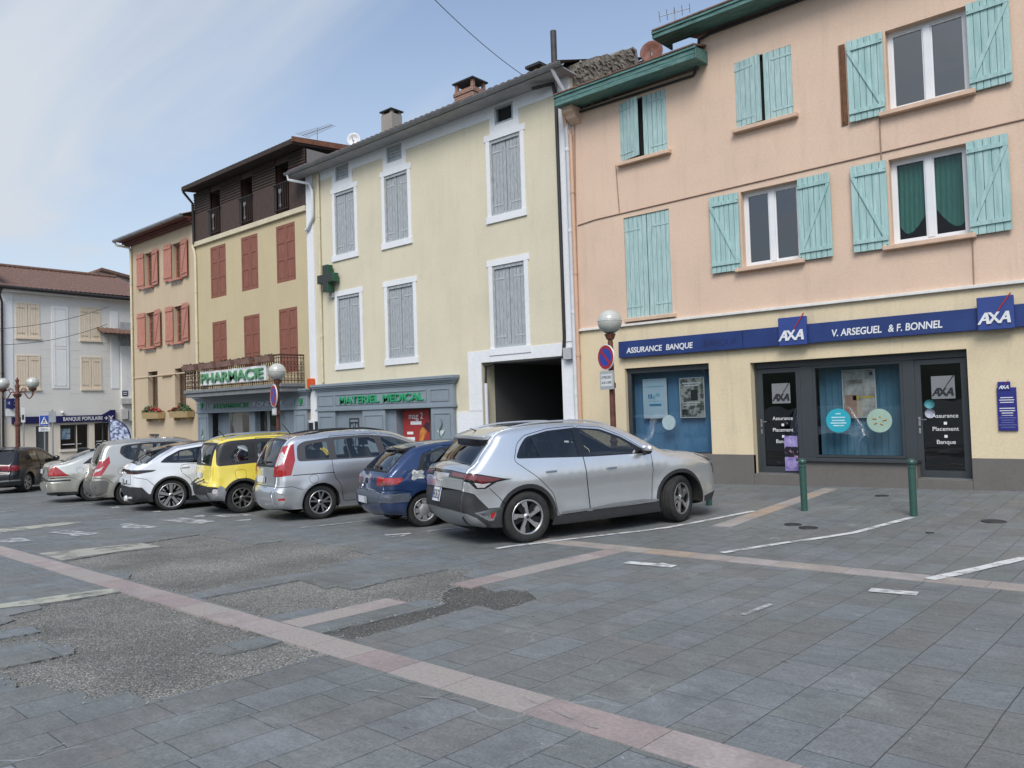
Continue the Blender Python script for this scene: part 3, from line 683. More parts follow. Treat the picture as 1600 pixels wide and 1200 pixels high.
w2m = MB(); zz1 = zt-.13; t_ = .05
w2m.box(xw0, xw1, Yd, Yd+.06, zw0, zw0+t_); w2m.box(xw0, xw1, Yd, Yd+.06, zz1-t_, zz1); w2m.box(xw0, xw0+t_, Yd, Yd+.06, zw0+t_, zz1-t_); w2m.box(xw1-t_, xw1, Yd, Yd+.06, zw0+t_, zz1-t_)
w2 = w2m.build('shop_window', M_anth, hA, bevel=.004); shop_pane(w2, xw0+.03, xw1-.03, zw0+.03, zz1-.03, Yd+.03, G_shop); blinds(w2, xw0, xw1, zw0, zz1, Yd+.38, M_blind2)
rm = MB(); rm.box(SF[0]+.02, SF[1]-.02, Yd+.085, Yd+3, zdoor, zt+.1); rm.f.pop(2); rm.sm.pop(2); rm.build('room', mat('dim_lobby', (.03, .035, .04), .8, .2, 2), hA)
M_vinyl = mat('white_vinyl', (.75, .76, .77), .6, 0, 1, fine=0); M_vinyl_g = mat('grey_vinyl', (.20, .21, .22), .6, .04, 2); M_inkb = mat('black_ink', (.015, .016, .02), .6, 0, 1, fine=0)
M_steel = mat('brushed_steel', (.55, .55, .55), .3, .05, 5, metallic=.9)
def letters(parent, txt, x, z, size, y, mt, width=None, shear=0, bold=0, depth=.004, name='lettering', align='CENTER', slope=0, spacing=1.0):
    return text_mesh(txt, size, mt, name, parent, (x, y, z), (1, 0, slope), (0, 0, 1), depth, align, shear, width, bold, spacing)
def axa_letters(parent, x, z, w, y, mt, red=None, name='emblem', depth=.006):
    """three sloping capitals A X A with a long diagonal stroke rising to the right"""
    mb = MB(); s = w; cnt = [0]
    def st(pts, e=.0):
        cnt[0] += 1; mb.prism([(x+p*s, z+q*s) for p, q in pts], y, y-depth-.0012*cnt[0], lambda a, b, t: (a, t, b))
    def A(o):
        st([(o-.02, -.14), (o+.06, -.14), (o+.28, .23), (o+.20, .23)]); st([(o+.20, .23), (o+.29, .23), (o+.33, -.14), (o+.24, -.14)]); st([(o+.11, -.03), (o+.26, -.03), (o+.26, .03), (o+.14, .03)])
    A(-.47); A(.11)
    st([(-.19, .23), (-.10, .23), (.19, -.14), (.09, -.14)]); st([(-.20, -.14), (-.11, -.14), (.15, .23), (.07, .23)])
    o = mb.build(name, mt, parent)
    if red:
        mb2 = MB(); mb2.prism([(x+.07*s, z+.25*s), (x+.105*s, z+.25*s), (x+.49*s, z+.80*s), (x+.44*s, z+.80*s)], y, y-depth, lambda a, b, t: (a, t, b)); mb2.build('red_stroke', red, o)
    return o
def glass_door(x0, x1, lab):
    d = MB(); t = .10; z0 = zdoor+.11; z1 = zt-.14; y = Yd
    d.box(x0, x1, y, y+.06, z0, z0+.13); d.box(x0, x1, y, y+.06, z1-.09, z1); d.box(x0, x0+t, y, y+.06, z0+.13, z1-.09); d.box(x1-t, x1, y, y+.06, z0+.13, z1-.09)
    o = d.build('door', M_anth, hA, bevel=.004); tag(o, lab); shop_pane(o, x0+.06, x1-.06, z0+.08, z1-.06, y+.03, G_door)
    h = MB(); hx = x0+.05; h.box(hx-.018, hx+.018, y-.012, y, 1.02+z0-.08, 1.02+z0+.08); h.tube([(hx, y-.01, 1.05+z0), (hx, y-.055, 1.05+z0), (hx+.13, y-.06, 1.05+z0)], .010, 8); h.box(hx-.016, hx+.016, y-.012, y, .80+z0, .90+z0); h.build('handle', M_steel, o)
    c = (x0+x1)/2+.04; yv = y+.022
    q = MB(); q.box(c-.20, c+.18, yv, yv+.002, z0+1.42, z0+1.83); q.build('sticker', M_vinyl_g, o)
    axa_letters(o, c-.01, z0+1.53, .38, yv-.001, M_inkb, M_inkb)
    for k, (w_, tx) in enumerate(((.42, 'Assurance'), (.42, 'Placement'), (.30, 'Banque'))):
        letters(o, tx, c, z0+1.08-.235*k, .105, yv, M_vinyl, w_)
        if k < 2: s = MB(); s.box(c-.025, c+.025, yv-.002, yv+.002, z0+.955-.235*k, z0+1.005-.235*k); s.build('bullet', M_vinyl, o)
    return o, c, yv, z0
dA, cA, yv, z0d = glass_door(SF[0]+.06, xd1, 'glass door with a purple poster low on its pane')
dB, cB, _, _ = glass_door(xd2, SF[1]-.05, 'glass door nearest the blue wall plate')
for k, (zz, rr, cc) in enumerate(((1.33, .085, (.06, .25, .28)), (1.16, .085, (.36, .37, .45)))):
    q = MB(); q.lathe([(0.001, 0), (rr, 0), (rr, .002)], Matrix.Translation((xd2+.22, yv, z0d+zz)) @ Matrix.Rotation(pi/2, 4, 'X'), 20); q.build('sticker', mat('sticker_%d' % k, cc, .6, .1, 20), dB)
for a, b in ((SF[0]+.001, xd1-.021), (xd2+.021, SF[1]-.001)): mb = MB(); mb.box(a, b, YF-.03, Yd+.1, zA, zdoor+.1); st = mb.build('doorstep', M_plinth, hA, bevel=.006)
for a, b in ((SF[0]+.02, xd1-.02), (xd2+.02, SF[1]-.02)): mb = MB(); mb.box(a, b, Yd-.05, Yd+.06, zdoor+.1, zdoor+.115); mb.build('threshold', M_steel, hA)
# upper windows
o = pvc_window(hA, W_c, YF+.15); o = pvc_window(hA, W_e, YF+.15); o2 = pvc_window(hA, W_f, YF+.15, glassm=glass('window_glass_clear', (.72, .76, .76), .7, .01, 1.5, .05))
M_curt = mat('green_curtain', (.035, .17, .14), .8, .12, 5, stretch=(9, 1, 1), fine=.08)
for s, (a, b) in enumerate(((W_f[0]+.08, (W_f[0]+W_f[1])/2-.05), ((W_f[0]+W_f[1])/2+.05, W_f[1]-.05))):
    cm = MB(); n = 26; m = 22
    for i in range(n+1):
        for j in range(m+1):
            u = i/n; top = W_f[3]-.02; low = W_f[2]+.12+.62*((1-u) if s else u)**2.0*(1-.2) + (.30*((u) if s else (1-u))**6)
            z = top+(low-top)*j/m; cm.v.append((a+(b-a)*u, YF+.24+.014*sin(u*38+j*.12), z))
    cm.f = [[i*(m+1)+j, (i+1)*(m+1)+j, (i+1)*(m+1)+j+1, i*(m+1)+j+1] for i in range(n) for j in range(m)]; cm.sm = [True]*len(cm.f); cm.build('curtain', M_curt, o2)
M_sill = mat('peach_sill', (.62, .44, .325), .85, .08, 5, fine=.08, bump=.2)
for w in (W_c, W_e, W_f): sill(hA, w[0]-.14, w[1]+.10, w[2], M_sill)
for w in (W_a, W_b): sill(hA, w[0]-.06, w[1]+.10, w[2]-.02, M_sill)
sill(hA, W_d[0]-.02, W_d[1]+.1, W_d[2], M_sill, .1)
def open_leaf(parent, hx, z0, w, h, side, style, mt, tilt=.04, name='shutter', strap=None):
    mb = MB(); sm = [] if strap else None
    if side < 0: leaf(mb, (hx-w*cos(tilt), YF-.035-w*sin(tilt), z0), (cos(tilt), sin(tilt), 0), (sin(tilt), -cos(tilt), 0), w, h, style, False, strapmb=sm)
    else: leaf(mb, (hx, YF-.035, z0), (cos(tilt), -sin(tilt), 0), (-sin(tilt), -cos(tilt), 0), w, h, style, True, strapmb=sm)
    o = mb.build(name, mt, parent)
    for q_ in sm or (): q_.build('strap_hinge', strap, o)
    # iron catch at the foot
    c = MB(); s = 1 if side > 0 else -1; c.tube([(hx+s*.03, YF, z0+.06), (hx+s*.03, YF-.09, z0+.06)], .012, 6); c.tube([(hx+s*.03, YF, z0+h-.16), (hx+s*.03, YF-.09, z0+h-.16)], .012, 6); c.build('hinge_pin', M_teal_eave, o)
    return o
for w, px in ((W_c, (1319, 1376)), (W_e, (1109, 1154)), (W_f, (1330, 1386))):
    lw = onY(px[1], 380 if w is not W_c else 90, YF-.05).x-onY(px[0], 380 if w is not W_c else 90, YF-.05).x
    open_leaf(hA, w[0]-.03, w[2]-.06, min(lw, .78), w[3]-w[2]+.06, -1, 'z', M_teal); open_leaf(hA, w[1]+.01, w[2]-.06, min(lw, .78), w[3]-w[2]+.06, 1, 'z', M_teal)
mb = MB(); mb.box(W_c[0]-.83, W_c[0]-.72, YF-.03, YF, W_c[2]-.06, W_c[3]); mb.tube([(W_c[0]-.77, YF-.05, W_c[2]-.02), (W_c[0]-.77, YF-.05, W_c[3]-.05)], .012, 8); mb.build('bare_frame', mat('bare_wood', (.16, .075, .035), .8, .2, 8), hA)
closed_pair(hA, W_d, 'plain', M_teal_worn, YF+.05, strap=M_teal_worn)
closed_pair(hA, W_a, 'plain', M_teal_worn, YF+.03, .03, M_teal_worn, ajar=(radians(15), radians(2))); closed_pair(hA, W_b, 'plain', M_teal_worn, YF+.03, .03, M_teal_worn, ajar=(radians(8), radians(1)))
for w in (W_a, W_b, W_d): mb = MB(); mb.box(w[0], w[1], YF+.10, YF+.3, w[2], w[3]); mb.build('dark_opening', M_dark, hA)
# eaves: low one on the left, high one stepping up
def eave(x0, x1, zj, dep, ztop, zbot, nm='eave'):
    mb = MB(); y0 = YF-dep
    mb.box(x0, x1, y0, y0+.035, zbot, ztop-.06); mb.box(x0-.02, x1+.02, y0-.03, y0+.05, ztop-.06, ztop); mb.box(x0, x1, y0-.008, y0+.04, zbot+.10, zbot+.115)
    mb.hexa([(x0, y0+.035, zbot+.01), (x1, y0+.035, zbot+.01), (x1, YF+.02, zj+.06), (x0, YF+.02, zj+.06), (x0, y0+.035, zbot+.04), (x1, y0+.035, zbot+.04), (x1, YF+.02, zj+.09), (x0, YF+.02, zj+.09)])
    for x in (x0, x1): mb.hexa([(x-.02, y0, zbot), (x+.02, y0, zbot), (x+.02, YF+.3, zbot+.03), (x-.02, YF+.3, zbot+.03), (x-.02, y0, ztop-.03), (x+.02, y0, ztop-.03), (x+.02, YF+.3, ztop+.08), (x-.02, YF+.3, ztop+.08)])
    o = mb.build(nm, M_teal_eave, hA, bevel=.004)
    r = MB(); r.hexa([(x0, y0-.05, ztop), (x1, y0-.05, ztop), (x1, YF+6, ztop+1.75), (x0, YF+6, ztop+1.75), (x0, y0-.05, ztop+.03), (x1, y0-.05, ztop+.03), (x1, YF+6, ztop+1.85), (x0, YF+6, ztop+1.85)]); r.build('roof', M_tile, hA)
eave(-11.22, -7.50, 9.13, .55, 9.41, 9.15); eave(-8.48, XA1+.3, 9.84, .55, 10.03, 9.88)
mb = MB(); 
mb.prism([(YF, 8.78), (YF-.22, 8.90), (YF-.25, 8.98), (YF-.36, 9.02), (YF-.38, 9.16), (YF, 9.16)], XA0+.0, XA0+.28, lambda a, b, t: (t, a, b)); mb.build('corbel', M_peach, hA)
pipe(hA, [onY(877, 168, YF-.3)+Vector((.05, 0, 0)), (XA0-.10, YF-.12, 8.75), (XA0-.0, YF-.07, 8.55), (XA0-.0, YF-.07, zA)], M_pipe_o, .05)
# cables clipped along the wall
def cable(parent, pts, r=.012, mt=M_black, name='cable', sag=0):
    P = []
    for i in range(len(pts)-1):
        a, b = Vector(pts[i]), Vector(pts[i+1])
        for k in range(8): f = k/8; P.append(a.lerp(b, f)-Vector((0, 0, sag*4*f*(1-f))))
    P.append(Vector(pts[-1])); mb = MB(); mb.tube(P, r, 6); return mb.build(name, mt, parent)
M_cab = mat('peach_cable', (.33, .22, .17), .7, .1, 9)
p = [onY(*q, YF-.015) for q in ((903, 352), (930, 343), (968, 334), (1600, 186))]; cable(hA, p+[p[-1]+(p[-1]-p[-2])*.5], .013, M_cab)
cable(hA, [onY(962, 258, YF-.015), onY(968, 334, YF-.015)], .012, M_cab); cable(hA, [onY(1372, 140, YF-.015), onY(1377, 248, YF-.015)], .012, M_cab); cable(hA, [onY(1519, 365, YF-.015), onY(1522, 444, YF-.015)], .01, M_cab)
cable(hA, [onY(897, 165, YF-.02), onY(900, 350, YF-.015), onY(908, 640, YF-.015)], .014, M_cab)
cable(hA, [(XS-3.2, YF-.03, 9.06), (XS-.12, YF-.03, 9.02), (XS-.02, YF-.06, 9.2), (XS+.05, YF-.06, 9.75), (XS+.3, YF-.03, 9.80), (XA1, YF-.03, 9.82)], .028)

# ---------------------------------------------------------------- cream house with the carriage gate
XB0, XB1 = -22.0, -11.15
zB = zg(-16, 15)-.4; ZB = 10.05
M_yel = plaster('cream_yellow_render', (.66, .60, .455), (.34, .32, .27), .30, streak=.7)
hB = place('cream_house', 'pale cream house with grey closed shutters in white surrounds and a carriage gate', 'house', (-16.5, YF, zg(-16.5, 15.4)))
outer = [((518.5, 296), (563, 398)), ((593.5, 268.5), (646.5, 378.5)), ((756, 212), (824.3, 332))]
inner = [((522.5, 303.5), (555.5, 393)), ((600, 277), (639, 371)), ((764.5, 219.5), (816, 326))]
outerL = [((523, 456.5), (571.5, 573)), ((599.5, 440.5), (656.5, 565.5)), ((761.5, 408.5), (829, 541.5))]
innerL = [((527, 464), (564.5, 564.5)), ((605, 449), (648.5, 558)), ((769, 415.5), (823, 541))]
def RR(p): return RC(*p[0], *p[1])
wo = [RR(p) for p in outer]; wi = [RR(p) for p in inner]; lo = [RR(p) for p in outerL]; li = [RR(p) for p in innerL]
def level(L, i, v): return [(*r[:i], v, *r[i+1:]) for r in L]
zt1 = sum(r[3] for r in wi)/3; zb1 = sum(r[2] for r in wi)/3; zt2 = sum(r[3] for r in li)/3; zb2 = sum(r[2] for r in li[:2])/2
wi = [(r[0], r[1], zb1, zt1) for r in wi]; li = [(r[0], r[1], zb2, zt2) for r in li]
at = [RC(524, 257, 545, 277), RC(604, 224, 628, 247), RC(772, 156, 802, 184)]; at = [(r[0], r[1], 9.47, 9.96) for r in at]
GT = (-14.42, -11.68, zB-.1, 3.16)
SH = RC(497, 603, 713, 690); XSh0, XSh1 = -21.85, -15.42
wall('facade_wall', XB0, XB1, zB, ZB, [(*r, .10) for r in wi+li]+[(*r, .14) for r in at]+[(*GT, .5), (-21.3, -15.9, zB-.1, 2.15, .3)], M_yel, hB)
body_box(XB0, XB1, zB, ZB-.02, M_yel, hB)
def surround(rs, e, foot, ears=True):
    y0 = YF-.018
    for a, b, c, d in rs:
        mb = MB(); mb.box(a-e, a, y0, YF, c, d); mb.box(b, b+e, y0, YF, c, d); mb.box(a-e-(.05 if ears else 0), b+e+(.05 if ears else 0), y0-.004, YF, d, d+e*1.25); mb.box(a-e-.03, b+e+.03, y0-.03, YF, c-foot, c); mb.build('window_surround', M_white, hB, bevel=.003)
surround(wi, .135, .19); surround(li, .135, .19)
# white frieze, corner bands and gate surround
mb = MB(); y0 = YF-.015
zf = 9.72
xs = [XB0+.45]
for a, b, c, d in at: xs += [a-.19, b+.19]
xs.append(XB1-.42)
for i in range(0, len(xs), 2): mb.box(xs[i], xs[i+1], y0, YF, zf-.02, ZB)
for a, b, c, d in at: mb.box(a-.19, a-.001, y0, YF, c, ZB); mb.box(b+.001, b+.19, y0, YF, c, ZB); mb.box(a-.19, b+.19, y0, YF, c-.22, c); mb.box(a, b, y0, YF, d, ZB)
mb.box(XB0-.35, XB0+.02, YF-.03, YF+.2, zB, ZB); mb.box(XB1-.38, XB1-.02, YF-.03, YF, 3.5, ZB)
mb.box(GT[0]-.50, XB1-.02, YF-.024, YF, GT[3], 3.48); mb.box(GT[0]-.50, GT[0], YF-.024, YF, 1.86, GT[3]); mb.box(GT[1], XB1-.02, YF-.03, YF, zB, GT[3])
mb.box(XSh1+.02, GT[0], YF-.02, YF, zB, 1.85)
mb.build('white_bands', M_white, hB, bevel=.003)
for r in wi+li:
    a, b, c, d = r; f = MB(); e = .055
    f.box(a, a+e, YF+.01, YF+.09, c, d); f.box(b-e, b, YF+.01, YF+.09, c, d); f.box(a+e, b-e, YF+.01, YF+.09, d-e*1.6, d); f.box(a+e, b-e, YF+.01, YF+.09, c, c+e*1.3); fo = f.build('shutter_frame', M_greywood, hB)
    closed_pair(fo, (a+e, b-e, c+e*1.3, d-e*1.6), 'plain', M_greywood, YF+.075, .014, M_strap)
for i, r in enumerate(at):
    a, b, c, d = r; f = MB(); e = .06
    f.box(a, a+e, YF+.0, YF+.09, c, d); f.box(b-e, b, YF+.0, YF+.09, c, d); f.box(a+e, b-e, YF, YF+.09, d-e, d); f.box(a+e, b-e, YF, YF+.09, c, c+e)
    if i < 2:
        for k in range(4): f.box(a+e, b-e, YF+.03, YF+.06, c+e+.01+k*.095, c+e+.09+k*.095)
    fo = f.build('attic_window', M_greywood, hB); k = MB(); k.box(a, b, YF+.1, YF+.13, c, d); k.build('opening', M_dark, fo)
# gate passage
mb = MB(); g0, g1, gz0, gz1 = GT; y1 = YF+7
gz0 = zB+.2
mb.add([(g0, YF+.5, gz0), (g0, y1, gz0), (g0, y1, gz1), (g0, YF+.5, gz1)], [(0, 1, 2, 3)]); mb.add([(g1, YF+.5, gz0), (g1, y1, gz0), (g1, y1, gz1), (g1, YF+.5, gz1)], [(0, 1, 2, 3)])
mb.add([(g0, YF+.5, gz1), (g1, YF+.5, gz1), (g1, y1, gz1), (g0, y1, gz1)], [(0, 1, 2, 3)]); mb.add([(g0, y1, gz0), (g1, y1, gz0), (g1, y1, gz1), (g0, y1, gz1)], [(0, 1, 2, 3)])
mb.add([(g0, YF, gz0+.05), (g1, YF, gz0+.05), (g1, y1, gz0+.05), (g0, y1, gz0+.05)], [(0, 1, 2, 3)])
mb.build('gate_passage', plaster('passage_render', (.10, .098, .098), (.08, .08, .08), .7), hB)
# eave, gutter, roof
yE = YF-.52
mb = MB(); mb.hexa([(XB0-.7, yE, 9.98), (XB1+.15, yE, 10.06), (XB1+.15, YF+.1, 10.04), (XB0-.7, YF+.1, 9.98), (XB0-.7, yE, 10.01), (XB1+.15, yE, 10.09), (XB1+.15, YF+.1, 10.07), (XB0-.7, YF+.1, 10.01)]); mb.build('soffit', mat('grey_soffit', (.34, .35, .37), .8, .12, 3, fine=.1), hB)
mb = MB(); R = .075; g = [Vector((XB0-.72, yE-.05, 10.07)), Vector((XB1+.2, yE-.05, 10.15))]; n = 8
for e in g:
    for k in range(n+1): a = pi+pi*k/n; mb.v.append((e.x, e.y+R*cos(a), e.z+R*sin(a)))
for k in range(n): mb.f.append([k, k+1, n+1+k+1, n+1+k]); mb.sm.append(True)
mb.tube([g[0]+Vector((0, -R, 0)), g[1]+Vector((0, -R, 0))], .012, 6); mb.build('gutter', M_zinc, hB)
ridge = (19.2, 11.72)
def tiles_roof(name, x0, x1, y0, z0a, z0b, y1, z1, parent, mt, wave=.22, amp=.035):
    mb = MB(); nx = max(2, int((x1-x0)/wave*6)); ny = 10
    for j in range(ny+1):
        for i in range(nx+1):
            f = i/nx; x = x0+(x1-x0)*f; zb = z0a+(z0b-z0a)*f
            mb.v.append((x, y0+(y1-y0)*j/ny, zb+(z1-zb)*j/ny+amp*abs(sin(pi*(x-x0)/wave))))
    for j in range(ny):
        for i in range(nx): k = j*(nx+1)+i; mb.f.append([k, k+1, k+nx+2, k+nx+1]); mb.sm.append(True)
    for i in range(nx): mb.v += [(mb.v[i][0], y0, mb.v[i][2]-.09), (mb.v[i+1][0], y0, mb.v[i+1][2]-.09)]; b = len(mb.v); mb.f.append([i, i+1, b-1, b-2]); mb.sm.append(False)
    return mb.build(name, mt, parent)
M_tileg = mat('mossy_roof_tiles', (.105, .075, .062), .9, .25, 6, (.17, .13, .11), bump=.6, bscale=20, fine=.25)
rf = tiles_roof('roof', XB0-.7, XB1+.02, yE, 10.16, 10.24, ridge[0], ridge[1], hB, M_tileg)
mb = MB(); mb.add([(XB0-.7, ridge[0], ridge[1]), (XB1+.02, ridge[0], ridge[1]), (XB1+.02, YF+9, 10.1), (XB0-.7, YF+9, 10.1)], [(0, 1, 2, 3)]); mb.build('roof_back', M_tileg, hB)
# rubble gable above the low eave
M_rub = mat('rubble_stone', (.16, .14, .115), .95, .5, 9, (.33, .30, .25), bump=1.0, bscale=14, fine=.35, fscale=30)
mb = MB(); rnd = random.Random(5); xg = XB1
prof = [(YF+.12, 9.3), (YF+.12, 10.36)]+[(YF+.12+(18.55-YF-.12)*k/12, 10.36+(11.78-10.36)*k/12+rnd.uniform(-.05, .07)) for k in range(1, 13)]+[(18.62, 11.35), (18.9, 11.25), (20.5, 10.8), (20.5, 9.3)]
mb.prism(prof, xg-.3, xg+.04, lambda a, b, t: (t, a, b))
for k in range(520):      # protruding stones on the visible face
    y = rnd.uniform(YF+.2, 18.5); z = rnd.uniform(9.3, 10.36+(11.78-10.36)*(y-YF-.12)/(18.55-YF-.12)-.03); s = rnd.uniform(.03, .085)
    mb.box(xg+.03, xg+.045+rnd.uniform(.0, .05), y-s, y+s, z-s*.45, z+s*.45, Matrix.Translation((0, y, z)) @ Matrix.Rotation(rnd.uniform(-.6, .6), 4, 'X') @ Matrix.Translation((0, -y, -z)))
mb.build('gable', M_rub, hB)
# chimneys
def chimney(parent, px, ymid, w, d, zlow, ztop, mt, cap, legs=.18, brick=False):
    c = onY(*px, ymid); x = c.x; mb = MB(); mb.box(x-w/2, x+w/2, ymid-d/2, ymid+d/2, zlow, ztop)
    if brick: mb.box(x-w/2-.03, x+w/2+.03, ymid-d/2-.03, ymid+d/2+.03, ztop-.16, ztop-.06)
    o = mb.build('chimney', mt, parent, bevel=.01); k = MB(); h = legs
    for sx in (-1, 1):
        for sy in (-1, 1): k = MB(); k.box(x+sx*(w/2-.07)-.05, x+sx*(w/2-.07)+.05, ymid+sy*(d/2-.08)-.05, ymid+sy*(d/2-.08)+.05, ztop, ztop+h); k.build('cap_brick', mt, o)
    k = MB(); k.box(x-w/2-.04, x+w/2+.04, ymid-d/2-.04, ymid+d/2+.04, ztop+h, ztop+h+.045); k.build('cap', cap, o)
    return o
def brick_mat():
    m = bpy.data.materials.new('red_brick'); m.use_nodes = True; t = m.node_tree; n = t.nodes; l = t.links; b = n['Principled BSDF']
    tcn = n.new('ShaderNodeTexCoord'); s = n.new('ShaderNodeSeparateXYZ'); l.new(tcn.outputs['Object'], s.inputs[0]); c = n.new('ShaderNodeCombineXYZ'); l.new(mth('ADD', s.outputs[0], s.outputs[1], t), c.inputs[0]); l.new(s.outputs[2], c.inputs[1])
    k = n.new('ShaderNodeTexBrick'); k.inputs['Scale'].default_value = 1; k.inputs['Brick Width'].default_value = .22; k.inputs['Row Height'].default_value = .07; k.inputs['Mortar Size'].default_value = .008
    k.inputs['Color1'].default_value = (.30, .13, .08, 1); k.inputs['Color2'].default_value = (.22, .10, .07, 1); k.inputs['Mortar'].default_value = (.35, .32, .28, 1); l.new(c.outputs[0], k.inputs['Vector']); l.new(k.outputs['Color'], b.inputs['Base Color']); b.inputs['Roughness'].default_value = .9; return m
M_brick = brick_mat()
M_cap = mat('dark_slate_cap', (.03, .03, .033), .7, .2, 9)
chimney(hB, (612, 190), 18.0, .56, .5, 10.9, 12.40, plaster('grey_chimney', (.33, .30, .27), (.2, .18, .16), .4), M_cap, .10)
chimney(hB, (735, 150), 18.0, .84, .65, 10.9, 12.12, M_brick, M_cap, .24, True)
mb = MB(); p = onY(866, 96, 16.6); mb.tube([(p.x, 16.6, p.z-.6), (p.x, 16.6, onY(866, 48, 16.6).z)], .085, 14); mb.build('stove_pipe', mat('dark_flue', (.05, .045, .045), .6, .2, 6), hB)
mb = MB(); p = onY(842, 103, 16.2); mb.box(p.x-.28, p.x+.22, 15.95, 16.4, p.z-.08, p.z-.01, None); mb.build('roof_hatch', M_cap, hB)
# downpipes and the thick black cable
pipe(hB, [(XB0-.6, yE-.05, 10.05), (XB0-.6, yE-.02, 9.85), (XB0+.0, YF-.12, 9.68), (XB0+.12, YF-.09, 9.4), (XB0+.12, YF-.09, 8.55), (XB0-.15, YF-.10, 8.2), (XB0-.3, YF-.1, 8.15)], M_pipe_w, .05)
pipe(hB, [(XB0+.42, YF-.06, 9.9), (XB0+.40, YF-.06, 2.95)], M_pipe_c, .045)
pipe(hB, [(XB1-.12, yE-.03, 10.1), (XB1-.10, yE+.05, 9.95), (XB1-.07, YF-.12, 9.6), (XB1-.07, YF-.10, zB+.3)], M_pipe_w, .048)
cable(hB, [(XB1-.95, yE+.2, 9.92), (XB1-.45, YF-.1, 9.96), (XB1-.40, YF-.07, 9.6), (XB1-.40, YF-.05, 3.6), (XB1-.46, YF-.04, 3.1)], .045)
cable(hB, [(XB1-.46, YF-.04, 3.13), (GT[0]+.5, YF-.03, 3.13), (GT[0]+.12, YF+.03, 3.08), (GT[0]+.10, YF+.03, 2.6)], .03, sag=.03)
pipe(hB, [(GT[0]+.09, YF+.05, 2.6), (GT[0]+.09, YF+.05, zB)], M_pipe_w, .05, 'cable_duct', False)
for x0_, x1_, a, b in ((XB1-.38, XB1-.14, 3.05, 3.34), (XB1-.30, XB1-.10, .9, 1.6)): mb = MB(); mb.box(x0_, x1_, YF-.17, YF-.03, a, b); mb.build('meter_box', mat('grey_box', (.42, .43, .45), .6, .08, 5), hB, bevel=.008)
# grey wooden shopfront
M_shopg = mat('blue_grey_shopfront', (.235, .28, .32), .5, .05, 3, fine=.04); M_shopd = mat('blue_grey_shopfront_panel', (.20, .24, .28), .5, .05, 3, fine=.04)
def shopfront(name, parent, x0, x1, zc, ztop, zf0, posts, panels, yp=.14):
    mb = MB(); y = YF-yp
    mb.box(x0, x1, y, YF+.05, zf0, zc)                              # frieze
    for k, (e, a, b) in enumerate(((.04, zf0, zf0+.06), (.02, zf0+.06, zf0+.09))): mb.box(x0-e, x1+e, y-e, YF, a, b)
    for e, a, b in ((.03, zc, zc+.05), (.07, zc+.05, zc+.10), (.12, zc+.10, zc+.15), (.15, zc+.15, ztop)): mb.box(x0-e, x1+e, y-e, YF, a, b)
    for a, b in posts: mb.box(a, b, y+.002, YF+.05, zB-.3, zf0)
    def mould(a, b, c, d, yy):
        e = .035
        mb.box(a, b, yy-.02, yy, d-e, d); mb.box(a, b, yy-.02, yy, c, c+e); mb.box(a, a+e, yy-.02, yy, c+e, d-e); mb.box(b-e, b, yy-.02, yy, c+e, d-e)
    for a, b, c, d in panels: mould(a, b, c, d, y)
    for a, b in posts: mould(a+.10, b-.10, zB+.5, zf0-.15, y+.002)
    return mb.build(name, M_shopg, parent, bevel=.004)
zf0 = onY(500, 643, YF-.16).z; zc_ = onY(500, 612, YF-.16).z; ztp = onY(498, 601, YF-.25).z
px = lambda x: onY(x, 640, YF-.14).x
shopfront('shopfront', hB, XSh0, XSh1, zc_, ztp, zf0, [(XSh0+.04, px(523)), (px(566), px(601)), (px(673), XSh1-.03)], [(XSh0+.1, px(521), zf0+.17, zc_-.12), (px(524), px(667), zf0+.17, zc_-.12), (px(673), XSh1-.15, zf0+.17, zc_-.12)])
mb = MB(); mb.box(px(523), px(566), YF-.04, YF, zB, zf0); mb.box(px(601), px(614), YF-.02, YF+.30, zB, zf0); mb.box(px(601), px(673), YF-.02, YF+.3, zf0-.02, zf0+.02); mb.build('shop_panel', M_shopd, hB)
mb = MB(); mb.box(px(614), px(673), YF+.22, YF+.25, zB, zf0-.02); mb.build('shop_door', mat('grey_green_door', (.12, .135, .13), .5, .08, 4), hB)
# little iron grille on the panel
gx0, gx1 = px(542.5), px(556.5); gz1 = onY(549, 654, YF-.05).z; gz0 = gz1-1.0
mb = MB(); y = YF-.06
for a, b in (((gx0, gz0), (gx0, gz1)), ((gx1, gz0), (gx1, gz1)), ((gx0, gz1), (gx1, gz1)), ((gx0, gz0), (gx1, gz0)), ((gx0, gz1-.12), (gx1, gz1-.12)), ((gx0, gz0+.12), (gx1, gz0+.12))): mb.tube([(a[0], y, a[1]), (b[0], y, b[1])], .012, 6)
gm = (gx0+gx1)/2
for s in (-1, 1):
    for q in range(2):
        zc2 = gz0+.25+q*.45; mb.tube([(gm+s*(.04+.085*(1-cos(t))), y, zc2+.17*sin(t)) for t in [pi*2*i/14 for i in range(15)]], .010, 6)
mb.build('iron_grille', M_iron, hB)

